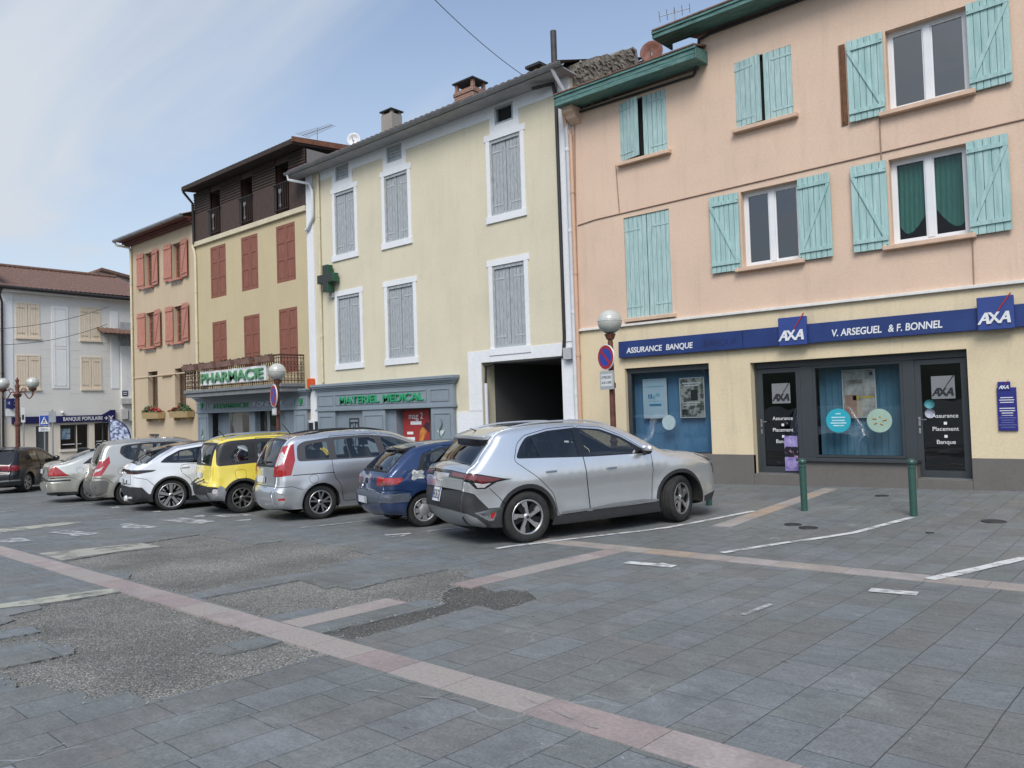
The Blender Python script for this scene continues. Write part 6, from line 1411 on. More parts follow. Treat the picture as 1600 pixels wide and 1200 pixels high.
# silver crossover --------------------------------------------------
def suv():
    P_ = paint('silver_metallic', (.78, .785, .79), .85, .30)
    o = [(.32, .27, .10, .04), (.12, .33, .12, .06), (.035, .45, .14, .08), (.0, .62, .16, .09), (.035, .80, .16, .09), (.05, .97, .14, .08), (.11, 1.08, .11, .07), (.20, 1.135, .10, .06), (.36, 1.31, .11, .05), (.50, 1.45, .10, .04), (.59, 1.55, .09, .03), (.76, 1.605, .09, .02), (1.1, 1.642, .09, .02), (1.7, 1.655, .09, .02), (2.2, 1.63, .09, .02), (2.6, 1.545, .09, .03), (2.95, 1.375, .09, .05), (3.35, 1.155, .11, .05), (3.45, 1.125, .12, .05), (3.78, 1.09, .13, .03), (4.10, 1.035, .16, .04), (4.33, .955, .20, .07), (4.455, .82, .24, .10), (4.505, .62, .26, .11), (4.50, .42, .26, .11), (4.40, .27, .2, .1)]
    side = [('cladding', [(1.2, .10), (3.35, .10), (3.35, .40), (3.2, .37), (1.45, .335), (1.2, .36)]), ('cladding', [(-.1, .82), (.02, .80), (.14, .76), (.34, .545), (.62, .545), (.80, .15), (-.1, .15)]), ('cladding', [(4.1, .15), (4.1, .36), (4.3, .40), (4.6, .42), (4.6, .15)]), ('lo_skid', [(-.1, .49), (.05, .49), (.16, .43), (.32, .30), (.30, .2), (-.1, .2)]),
        ('lamp_w', [(.13, .50), (.52, .545), (.52, .515), (.46, .50), (.40, .37), (.34, .37)]), ('reflector', [(.36, .46), (.44, .49), (.40, .40), (.36, .40)]), ('clearlamp', [(.20, .485), (.345, .475), (.35, .42), (.30, .42)]),
        ('lightframe', [(-.1, 1.045), (.12, 1.045), (.56, .945), (.70, .925), (.46, .90), (.30, .82), (.16, .83), (.08, .92), (-.1, .97)]), ('taillight', [(-.1, 1.03), (.12, 1.03), (.54, .935), (.42, .915), (.24, .90), (.10, .96), (-.1, .98)]), ('taillight_b', [(.14, .915), (.26, .888), (.38, .895), (.28, .84), (.18, .845)]),
        ('headlight', [(3.98, 1.04), (4.22, .985), (4.44, .84), (4.42, .72), (4.35, .70), (4.32, .89), (4.10, .985)]), ('sidesill', [(1.48, .385), (2.0, .385), (2.35, .42), (2.9, .425), (3.18, .40), (3.18, .375), (1.48, .345)])]
    dlo = [(.80, 1.195), (.90, 1.36), (1.02, 1.485), (1.38, 1.555), (1.85, 1.575), (2.28, 1.53), (2.62, 1.395), (3.08, 1.115), (2.0, 1.135)]
    panes = [([(.87, 1.205), (.95, 1.36), (1.06, 1.45), (1.10, 1.46), (1.18, 1.19)], C_glass), ([(1.20, 1.19), (1.12, 1.465), (1.40, 1.525), (1.80, 1.545), (1.83, 1.16)], C_glassl), ([(1.96, 1.155), (1.93, 1.545), (2.26, 1.50), (2.58, 1.37), (2.94, 1.14)], C_glassl)]
    doors = [[(.77, 1.165), (.86, 1.40), (1.0, 1.51), (1.4, 1.585), (1.872, 1.60), (1.905, .9), (1.96, .35), (1.42, .34), (1.36, .66), (1.12, .90)], [(1.878, 1.60), (2.30, 1.555), (2.64, 1.41), (3.10, 1.11), (3.10, .80), (3.06, .38), (1.966, .35), (1.911, .9)]]
    def ribbon(s):
        r = [('cladding', ribz(s, .2, .80, -1.2, 1.2)), ('skid', ribp(s, [(.28, -.75), (.28, .75), (.42, .86), (.49, 1.1), (.53, .6), (.53, -.6), (.49, -1.1), (.42, -.86)])), ('lightbar', ribz(s, 1.005, 1.045, -1.2, 1.2)), ('cladding', [(s.S[-1]-.35, -1.1), (s.S[-1]+.1, -1.1), (s.S[-1]+.1, 1.1), (s.S[-1]-.35, 1.1)])]
        r += both('lightframe', ribp(s, [(.96, .42), (1.045, .42), (1.045, 1.2), (.96, 1.2)])); r += both('taillight', ribp(s, [(.985, .55), (1.03, .50), (1.03, 1.2), (.98, 1.2)]))
        r += [('rwin', ribp(s, [(1.125, -.96), (1.53, -.93), (1.53, .93), (1.125, .96)])), ('rglass', ribp(s, [(1.15, -.84), (1.48, -.80), (1.48, .80), (1.15, .84)])), ('wscreen', ribx(s, 2.42, 3.42, .93, .95)), ('wglass', ribx(s, 2.50, 3.36, .86, .90)), ('sunroof', ribx(s, .95, 2.40, .84, .84)), ('grille', [(s.srear(0)+s.S[-1]-.75, -.75), (s.S[-1]-.36, -.8), (s.S[-1]-.36, .8), (s.srear(0)+s.S[-1]-.75, .75)])]
        return r
    mats = dict(body=P_, skid=mat('satin_silver_skid', (.30, .31, .32), .4, .05, 6, metallic=.5), lamp_w=C_chrome, reflector=C_red, clearlamp=C_lamp, lightframe=C_gloss, lightbar=C_gloss, taillight=C_redd, taillight_b=C_clear, headlight=C_lamp, sidesill=mat('satin_silver_sill', (.32, .33, .34), .35, .05, 6, metallic=.6), rwin=C_gloss, rglass=C_glassd, wscreen=C_gloss, wglass=C_glass, sunroof=C_gloss, grille=C_gloss, trim=C_gloss, handle=C_chrome)
    return dict(W=1.865, L=4.515, H=1.66, R=.365, rim=.238, xr=.93, wb=2.68, outline=o, vert=[(0.1, .90), (.22, .945), (.40, .962), (.55, .952), (.72, .962), (.885, 1.0), (.97, .992), (1.08, .962), (1.2, .925), (1.6, .775), (1.9, .66)], vs=.35, side=side, dlo=dlo, dlor=.06, panes=panes, doors=doors, handles=[(1.33, .975), (2.35, .945)], ribbon=ribbon, mats=mats, arch=.06, belt=1.14, mirror=(2.98, 1.14), plate=(.70, .20, 'HB·236·ZG', .28, 0), gate=(.80, 1.53, .97), seams=[[(.36, .82), (.50, .68), (.60, .56)]], wheel=dict(k='twist', n=5, ph=.3), steer=radians(24), extra=(spoiler(1.525, .17, .035, P_, .93), rail(.028, .75, 2.55, P_, .014, .97), antenna(.62, .05, .12), badge(.92, .22, .075, C_chrome, 0, 'KIA')), zs=.21)
def hatch306():
    P_ = paint('blue_metallic', (.016, .042, .125), .35, .3)
    o = [(.30, .24, .10, .04), (.08, .28, .14, .06), (.0, .42, .18, .08), (.0, .58, .18, .08), (.05, .63, .16, .08), (.075, .85, .15, .07), (.12, .93, .11, .07), (.17, .96, .09, .06), (.42, 1.18, .09, .05), (.62, 1.31, .09, .03), (.80, 1.355, .10, .03), (1.15, 1.385, .11, .03), (1.7, 1.385, .11, .03), (2.1, 1.33, .11, .04), (2.5, 1.14, .10, .05), (2.85, .94, .11, .05), (2.95, .915, .13, .04), (3.4, .85, .16, .04), (3.8, .73, .2, .08), (3.96, .60, .26, .12), (3.99, .45, .26, .12), (3.96, .32, .24, .12), (3.82, .24, .2, .08)]
    side = [('lo_bumperband', [(-.1, .62), (.45, .60), (.5, .46), (-.1, .46)]), ('taillight', [(-.1, .875), (.10, .875), (.36, .855), (.33, .80), (.24, .755), (-.1, .74)]), ('taillight_c', [(.0, .80), (.20, .79), (.24, .755), (.0, .745)])]
    dlo = [(.62, .955), (.74, 1.20), (1.1, 1.30), (1.6, 1.315), (2.0, 1.27), (2.42, 1.08), (2.66, .93)]; panes = [([(.72, .985), (.82, 1.19), (1.12, 1.265), (1.42, 1.28), (1.42, .98)], C_glass), ([(1.52, .975), (1.52, 1.28), (1.95, 1.235), (2.35, 1.07), (2.55, .955)], C_glass)]
    doors = [[(.66, .93), (.76, 1.22), (1.1, 1.325), (1.46, 1.335), (1.47, .27), (1.12, .27), (1.06, .60), (.80, .72)], [(1.48, 1.335), (2.02, 1.295), (2.45, 1.10), (2.70, .92), (2.72, .6), (2.68, .27), (1.49, .27)]]
    def ribbon(s): 
        r = [('bumperband', ribz(s, .46, .62, -1.2, 1.2))]+both('taillight', ribp(s, [(.74, .66), (.875, .62), (.875, 1.2), (.74, 1.2)]))+both('taillight_c', ribp(s, [(.745, .80), (.80, .78), (.80, 1.2), (.745, 1.2)]))
        return r+[('rwin', ribp(s, [(.945, -.95), (1.30, -.92), (1.30, .92), (.945, .95)])), ('rglass', ribp(s, [(.97, -.86), (1.26, -.84), (1.26, .84), (.97, .86)])), ('wscreen', ribx(s, 2.12, 2.90, .93, .95)), ('wglass', ribx(s, 2.17, 2.85, .88, .90))]
    mats = dict(body=P_, bumperband=mat('grey_blue_bumper', (.07, .085, .11), .6, .06, 5), taillight=C_red, taillight_c=mat('smoked_red_lamp', (.20, .05, .05), .15, .1, 9, coat=1), rwin=C_trim, rglass=C_glassl, wscreen=C_trim, wglass=C_glass, trim=C_trim)
    def stick(s, root, MP):
        p = np.array([[.62, .86]]); m = MB(); rnd_ = random.Random(2); 
        pts = [(0, .02), (.05, 0), (.10, .03), (.22, .02), (.24, .06), (.21, .09), (.24, .13), (.20, .165), (.12, .15), (.06, .18), (.02, .14), (.03, .09)]
        P = []; 
        for a, b in pts: x, z = .50+a, .80+b; P.append((x, -(float(s.side(np.array([x]), np.array([z]))[0])+.003), z))
        m.add(P, [list(range(len(P)))]); m.build('sticker', mat('pale_sticker', (.42, .46, .48), .6, .4, 14, (.58, .58, .52), sharp=.05), root)
    return dict(W=1.69, L=4.0, H=1.39, R=.292, rim=.185, xr=.72, wb=2.58, outline=o, vert=VERT(.95, 1.35, .75), side=side, dlo=dlo, panes=panes, doors=doors, handles=[(.95, .80), (1.72, .78)], ribbon=ribbon, mats=mats, belt=.95, mirror=(2.50, .96), plate=(.50, .105, '', .42, 0), gate=(.63, 1.30, .93), seams=[[(.02, .655), (.30, .66), (.50, .62)]], wheel=dict(k='cap', n=8, mat=C_cap, edge=C_cap), extra=(spoiler(1.30, .12, .03, C_gloss, .9, .01), wiper(.98, .05, -.38, .02), stick, badge(.80, .10, .10, C_trim), badge(.69, .10, .04, C_chrome, .45)), lines=((.70, .010, .03),), zs=.19)
def van7():
    P_ = paint('grey_silver_metallic', (.66, .665, .675), .85, .32)
    o = [(.28, .24, .10, .04), (.07, .29, .15, .07), (.0, .42, .2, .1), (-.01, .60, .22, .1), (.04, .66, .18, .09), (.075, .85, .16, .08), (.09, 1.02, .13, .08), (.20, 1.30, .12, .06), (.33, 1.50, .11, .05), (.46, 1.575, .11, .04), (.75, 1.61, .12, .03), (1.3, 1.635, .12, .03), (2.0, 1.63, .12, .03), (2.5, 1.55, .12, .04), (3.0, 1.32, .11, .05), (3.45, 1.08, .12, .05), (3.6, 1.03, .14, .05), (4.0, .95, .18, .05), (4.32, .80, .24, .1), (4.47, .62, .3, .13), (4.49, .45, .28, .12), (4.42, .30, .24, .1), (4.3, .23, .2, .08)]
    side = [('taillight', [(-.1, 1.40), (.27, 1.42), (.42, 1.46), (.40, 1.15), (.30, .88), (.04, .86), (-.1, .86)]), ('taillight_c', [(-.1, 1.30), (.22, 1.31), (.25, 1.22), (.14, 1.08), (-.1, 1.06)]), ('rearred', [(.06, .47), (.17, .47), (.17, .43), (.06, .43)]), ('railgap', [(.33, .885), (1.13, .875), (1.13, .86), (.33, .87)]), ('headlight', [(4.0, .90), (4.3, .78), (4.40, .66), (4.2, .68), (4.0, .80)])]
    dlo = [(.44, 1.125), (.47, 1.42), (.60, 1.49), (1.2, 1.54), (1.9, 1.54), (2.42, 1.47), (2.85, 1.30), (3.22, 1.06), (2.0, 1.085)]; panes = [([(.60, 1.16), (.62, 1.40), (.72, 1.44), (1.05, 1.46), (1.05, 1.14)], C_glassl), ([(1.20, 1.13), (1.20, 1.475), (1.42, 1.49), (1.46, 1.125)], C_glassl), ([(1.485, 1.125), (1.445, 1.49), (2.02, 1.49), (2.10, 1.11)], C_glassl), ([(2.24, 1.11), (2.17, 1.48), (2.42, 1.43), (2.82, 1.26), (3.08, 1.085)], C_glassl)]
    doors = [[(1.10, 1.56), (2.12, 1.56), (2.18, .9), (2.18, .30), (1.30, .30), (1.25, .62), (1.12, .80), (1.10, 1.0)], [(2.15, 1.545), (2.46, 1.495), (2.88, 1.32), (3.26, 1.05), (3.26, .6), (3.20, .30), (2.21, .30), (2.21, .9)]]
    def ribbon(s):
        r = both('taillight', ribp(s, [(.86, .82), (1.10, .84), (1.40, .90), (1.44, 1.2), (.86, 1.2)]))+both('taillight_c', ribp(s, [(1.06, .88), (1.30, .92), (1.30, 1.2), (1.06, 1.2)]))
        return r+[('rwin', ribp(s, [(1.03, -.84), (1.53, -.88), (1.53, .88), (1.03, .84)])), ('rglass', ribp(s, [(1.07, -.76), (1.49, -.80), (1.49, .80), (1.07, .76)])), ('wscreen', ribx(s, 2.52, 3.52, .93, .95)), ('wglass', ribx(s, 2.58, 3.46, .88, .92))]
    mats = dict(body=P_, taillight=C_red, taillight_c=C_clear, rearred=C_red, railgap=C_trim, headlight=C_lamp, rwin=C_trim, rglass=C_glass, wscreen=C_trim, wglass=C_glass, trim=mat('grey_pillar', (.06, .06, .063), .4, .05, 5))
    return dict(W=1.75, L=4.49, H=1.64, R=.325, rim=.215, xr=.85, wb=2.75, outline=o, vert=VERT(1.10, 1.6, .76), side=side, dlo=dlo, dlor=.08, panes=panes, doors=doors, handles=[(1.98, .96), (2.95, .93)], ribbon=ribbon, mats=mats, belt=1.10, mirror=(3.02, 1.08), plate=(.80, .115, '', .50, 0), gate=(.68, 1.52, .95), seams=[[(.02, .67), (.30, .675), (.50, .60)]], flaps=[circ(.72, .78, .085)], wheel=dict(k='v', n=5, ph=.2), extra=(rail(.035, .7, 2.35, C_trim, .018, .95), sidestrip(1.62, 3.1, .56, .58, .045, C_chrome), wiper(1.10, .05, -.5, .02), antenna(.6, .22, .16)), lines=((.80, .010, .05), (.42, .012, .04)), zs=.2)
def panda():
    P_ = paint('sunny_yellow', (.80, .64, .08), .0, .3)
    o = [(.25, .30, .10, .04), (.07, .34, .16, .06), (.0, .48, .20, .09), (.0, .64, .20, .09), (.06, .72, .18, .08), (.085, .95, .16, .07), (.10, 1.05, .14, .07), (.16, 1.30, .13, .06), (.26, 1.50, .12, .05), (.40, 1.565, .12, .04), (.8, 1.595, .12, .03), (1.3, 1.605, .12, .03), (1.9, 1.58, .12, .03), (2.25, 1.49, .12, .04), (2.6, 1.22, .11, .05), (2.82, 1.06, .12, .05), (3.0, 1.02, .14, .05), (3.35, .95, .18, .06), (3.58, .80, .24, .1), (3.67, .60, .26, .12), (3.66, .42, .24, .1), (3.55, .32, .2, .08)]
    side = [('cladding', [(1.0, .15), (2.55, .15), (2.55, .46), (1.0, .46)]), ('cladding', [(-.1, .62), (.12, .60), (.30, .56), (.46, .60), (.62, .15), (-.1, .15)]), ('lo_skid', [(-.1, .46), (.08, .50), (.20, .62), (.27, .60), (.34, .42), (.42, .36), (.30, .2), (-.1, .2)]), ('foglamp', rounded([(.06, .56), (.15, .56), (.15, .46), (.06, .46)], .04)),
        ('taillight', [(.20, 1.46), (.335, 1.50), (.30, 1.05), (.19, 1.04)]), ('taillight_c', [(.22, 1.30), (.31, 1.30), (.30, 1.17), (.21, 1.17)]), ('fuel', []), ('headlight', [(3.3, .93), (3.5, .85), (3.5, .72), (3.3, .76)])]
    side = [q for q in side if q[1]]
    dlo = [(.155, 1.02), (.20, 1.47), (.45, 1.535), (1.1, 1.555), (1.8, 1.53), (2.15, 1.44), (2.52, 1.14), (2.56, 1.045), (1.7, 1.03), (.9, 1.04)]
    panes = [(rounded([(.44, 1.10), (.46, 1.42), (.80, 1.43), (.82, 1.10)], .07), C_glassl), (rounded([(1.02, 1.09), (1.02, 1.46), (1.68, 1.46), (1.70, 1.085)], .05), C_glassl), (rounded([(1.82, 1.085), (1.80, 1.46), (2.10, 1.39), (2.44, 1.12), (2.45, 1.085)], .05), C_glassl)]
    doors = [[(.98, 1.575), (1.735, 1.57), (1.74, .40), (1.10, .40), (1.04, .7), (.97, .85)], [(1.755, 1.57), (2.18, 1.48), (2.58, 1.14), (2.62, 1.0), (2.56, .40), (1.76, .40)]]
    def ribbon(s): return [('cladding', ribz(s, .2, .62, -1.2, 1.2)), ('skid', ribz(s, .30, .44, -.8, .8)), ('cladding', [(s.S[-1]-.4, -1.1), (s.S[-1]+.1, -1.1), (s.S[-1]+.1, 1.1), (s.S[-1]-.4, 1.1)]), ('rwin', ribp(s, [(1.03, -1.1), (1.50, -1.1), (1.50, 1.1), (1.03, 1.1)])), ('rglass', ribp(s, [(1.07, -.78), (1.45, -.76), (1.45, .76), (1.07, .78)])), ('wscreen', ribx(s, 2.2, 2.86, .93, .95)), ('wglass', ribx(s, 2.25, 2.80, .87, .90))]
    mats = dict(body=P_, skid=mat('satin_silver_skid', (.30, .31, .32), .4, .05, 6, metallic=.5), foglamp=C_clear, taillight=C_red, taillight_c=C_clear, headlight=C_lamp, rwin=C_trim, rglass=C_glass, wscreen=C_trim, wglass=C_glass, handle=C_trim, trim=mat('black_pillar', (.03, .03, .032), .4, .05, 5), mirror=C_trim)
    return dict(W=1.66, L=3.69, H=1.61, R=.325, rim=.205, xr=.66, wb=2.3, outline=o, vert=VERT(1.05, 1.58, .875), side=side, dlo=dlo, dlor=.08, panes=panes, doors=doors, handles=[(1.16, .86), (1.92, .86)], ribbon=ribbon, mats=mats, arch=.055, belt=1.05, mirror=(2.36, 1.08), plate=(.83, .115, '', .42, 0), gate=(.68, 1.50, .97), flaps=[[(.52, .92), (.74, .92), (.74, .74), (.52, .74)]], wheel=dict(k='net', n=5, ph=.31, mat=mat('satin_grey_alloy', (.22, .215, .21), .4, .05, 6, metallic=.7), edge=mat('satin_grey_alloy', (.22, .215, .21))), extra=(rail(.06, .40, 2.05, C_chrome, .02, .95), antenna(.55, .16, .14), badge(.70, .42, .05, C_trim, -.2), wiper(1.10, .02, -.42, .05)), flare=.035, tr=.05, zs=.26)
def white_ev():
    P_ = paint('pearl_white', (.74, .76, .80), .0, .25); B_ = paint('black_roof', (.008, .008, .010), .0, .15)
    o = [(.30, .24, .10, .04), (.10, .28, .15, .06), (.035, .42, .18, .08), (.01, .60, .20, .09), (.02, .80, .20, .09), (.04, .94, .17, .08), (.12, 1.03, .12, .07), (.25, 1.085, .10, .06), (.48, 1.24, .10, .05), (.66, 1.355, .10, .03), (.85, 1.42, .10, .03), (1.2, 1.475, .11, .03), (1.7, 1.50, .11, .03), (2.1, 1.475, .11, .03), (2.5, 1.375, .11, .04), (2.95, 1.15, .11, .05), (3.25, 1.03, .12, .05), (3.6, .97, .16, .04), (3.95, .86, .22, .08), (4.13, .70, .28, .12), (4.19, .52, .30, .12), (4.16, .34, .26, .1), (4.05, .25, .2, .08)]
    side = [('roofside', [(-.1, 1.09), (.40, 1.09), (.62, 1.24), (.95, 1.405), (1.5, 1.465), (2.0, 1.445), (2.4, 1.35), (2.9, 1.10), (3.2, 1.0), (3.4, 1.8), (-.1, 1.8)]), ('whitearch', [(.38, 1.075), (.64, 1.22), (.97, 1.385), (1.5, 1.445), (2.0, 1.425), (2.4, 1.325), (2.9, 1.07), (2.95, 1.075), (2.44, 1.375), (2.02, 1.475), (1.5, 1.495), (.93, 1.435), (.58, 1.26), (.34, 1.10)]),
        ('cladding', [(-.1, .60), (.20, .57), (.33, .42), (.46, .40), (.58, .15), (-.1, .15)]), ('cladding', [(1.0, .1), (3.2, .1), (3.2, .30), (1.0, .30)]), ('lightframe', [(-.1, .955), (.10, .955), (.50, .935), (.42, .90), (.16, .87), (-.1, .87)]), ('taillight', [(-.1, .90), (.14, .89), (.34, .905), (.16, .875), (-.1, .875)])]
    dlo = [(.58, 1.09), (.72, 1.20), (1.02, 1.345), (1.5, 1.405), (2.0, 1.385), (2.4, 1.285), (2.78, 1.08), (1.5, 1.03), (.95, 1.06)]; panes = [([(.74, 1.11), (.86, 1.22), (1.04, 1.305), (1.30, 1.35), (1.30, 1.07), (1.0, 1.08)], C_glassl), ([(1.34, 1.065), (1.34, 1.355), (1.72, 1.37), (1.74, 1.06)], C_glassl), ([(1.82, 1.06), (1.80, 1.37), (2.02, 1.35), (2.38, 1.255), (2.68, 1.08)], C_glassl)]
    doors = [[(1.0, 1.0), (1.15, 1.02), (1.72, 1.02), (1.78, .34), (1.30, .34), (1.22, .68), (1.02, .84)], [(1.75, 1.02), (2.72, 1.06), (2.78, .6), (2.74, .34), (1.81, .34)]]
    def ribbon(s): return [('cladding', ribz(s, .2, .58, -1.2, 1.2)), ('roofpanel', [(s.srear(1.05), -1.2), (s.stop(3.2), -1.2), (s.stop(3.2), 1.2), (s.srear(1.05), 1.2)]), ('lightframe', ribz(s, .90, .95, -1.2, 1.2)), ('rwin', ribp(s, [(1.09, -.9), (1.35, -.86), (1.35, .86), (1.09, .9)])), ('wscreen', ribx(s, 2.4, 3.2, .93, .95)), ('wglass', ribx(s, 2.45, 3.14, .88, .90))]+both('taillight', ribz(s, .87, .90, .55, 1.2))
    mats = dict(body=P_, roofside=B_, roofpanel=B_, whitearch=mat('satin_chrome_line', (.62, .63, .65), .25, 0, 1, metallic=.6, fine=0), lightframe=C_gloss, taillight=C_redd, rwin=C_glassd, wscreen=C_gloss, wglass=C_glass, trim=C_gloss, mirror=B_)
    def rack(s, root, MP):   # folded carrier arm with a white towing cap behind the bumper
        m = MB(); m.tube([(.30, -.48, .33), (-.06, -.50, .335)], .028, 8); m.tube([(-.06, -.50, .335), (-.10, -.505, .335)], [.07, .055], 10); m.build('tow_coupling', mat('off_white_plastic', (.68, .69, .68), .5, .05, 6), root)
    return dict(W=1.80, L=4.2, H=1.505, R=.345, rim=.262, xr=.80, wb=2.69, outline=o, vert=VERT(1.05, 1.45, .75), side=side, dlo=dlo, panes=panes, doors=doors, handles=[(1.10, .96), (2.0, .90)], ribbon=ribbon, mats=mats, arch=.045, belt=1.05, mirror=(2.62, 1.08), plate=(.72, .11, '', .50, 0), gate=(.64, 1.06, .95), seams=[[(.05, .80), (.30, .74), (.46, .58)]], wheel=dict(k='star', n=5, ph=pi/2), extra=(spoiler(1.345, .20, .03, C_gloss, .86), rack, badge(.86, .12, .12), badge(.70, .06, .035, C_trim, -.62)), lines=((.74, .012, .06),), tr=.07, zs=.19)
def scenic():
    P_ = paint('champagne_metallic', (.56, .52, .45), .85, .3)
    o = [(.28, .24, .10, .04), (.08, .30, .15, .06), (.0, .46, .20, .09), (.0, .62, .20, .09), (.05, .80, .18, .08), (.10, .95, .15, .08), (.14, 1.02, .12, .07), (.20, 1.22, .11, .06), (.30, 1.46, .10, .05), (.40, 1.545, .11, .04), (.7, 1.59, .12, .03), (1.3, 1.625, .12, .03), (1.9, 1.615, .12, .03), (2.35, 1.52, .12, .04), (2.8, 1.28, .11, .05), (3.2, 1.07, .12, .05), (3.4, 1.02, .15, .05), (3.8, .92, .2, .06), (4.1, .76, .26, .1), (4.24, .55, .28, .12), (4.22, .38, .24, .1), (4.1, .26, .2, .08)]
    side = [('lo_bumperpad', [(-.1, .64), (.30, .66), (.36, .60), (.30, .36), (.10, .30), (-.1, .30)]), ('taillight', [(-.1, 1.10), (.28, 1.14), (.385, 1.24), (.40, 1.08), (.20, .78), (.0, .77), (-.1, .77)]), ('taillight_c', [(.02, .92), (.16, .95), (.26, 1.01), (.19, .91), (.08, .86), (.02, .86)]), ('lightred', [])]; side = [q for q in side if q[1]]
    dlo = [(.74, 1.17), (.62, 1.30), (.66, 1.46), (.80, 1.50), (1.3, 1.53), (1.9, 1.52), (2.3, 1.42), (2.7, 1.22), (2.98, 1.05), (1.7, 1.06), (.95, 1.08)]; panes = [([(.78, 1.15), (.70, 1.31), (.74, 1.44), (1.04, 1.475), (.92, 1.11)], C_glassl), ([(1.0, 1.10), (1.14, 1.48), (1.65, 1.485), (1.67, 1.09)], C_glassl), ([(1.76, 1.09), (1.74, 1.485), (1.92, 1.475), (2.28, 1.38), (2.82, 1.08)], C_glassl)]
    doors = [[(.98, 1.07), (1.10, 1.545), (1.70, 1.55), (1.72, .30), (1.26, .30), (1.20, .62), (1.0, .82)], [(1.72, 1.55), (1.94, 1.54), (2.34, 1.44), (3.02, 1.05), (3.02, .6), (2.98, .30), (1.74, .30)]]
    def ribbon(s): return both('taillight', ribp(s, [(.77, .84), (1.0, .86), (1.12, .90), (1.12, 1.2), (.77, 1.2)]))+[('bumperpad', ribz(s, .30, .64, -.85, .85)), ('rwin', ribp(s, [(1.0, -1.02), (1.53, -1.02), (1.53, 1.02), (1.0, 1.02)])), ('rglass', ribp(s, [(1.04, -.84), (1.48, -.82), (1.48, .82), (1.04, .84)])), ('wscreen', ribx(s, 2.38, 3.25, .93, .95)), ('wglass', ribx(s, 2.44, 3.18, .88, .9))]
    mats = dict(body=P_, bumperpad=mat('grey_bumper_pad', (.13, .125, .12), .5, .05, 5), taillight=C_red, taillight_c=C_clear, rwin=C_gloss, rglass=C_glassd, wscreen=C_trim, wglass=C_glass, trim=C_trim)
    return dict(W=1.81, L=4.26, H=1.63, R=.325, rim=.225, xr=.82, wb=2.69, outline=o, vert=VERT(1.08, 1.58, .77), side=side, dlo=dlo, panes=panes, doors=doors, handles=[(1.15, .95), (1.95, .93)], ribbon=ribbon, mats=mats, belt=1.07, mirror=(2.80, 1.08), plate=None, gate=(.66, 1.0, .93), seams=[[(.02, .74), (.30, .70), (.44, .58)]], flaps=[[(.56, .93), (.76, .95), (.76, .80), (.56, .78)]], wheel=dict(k='wide', n=5, ph=.25), extra=(badge(.84, .12, .12), sidestrip(.05, .07, .5, .5, .02, C_trim)), lines=((.76, .010, .05),), zs=.2)
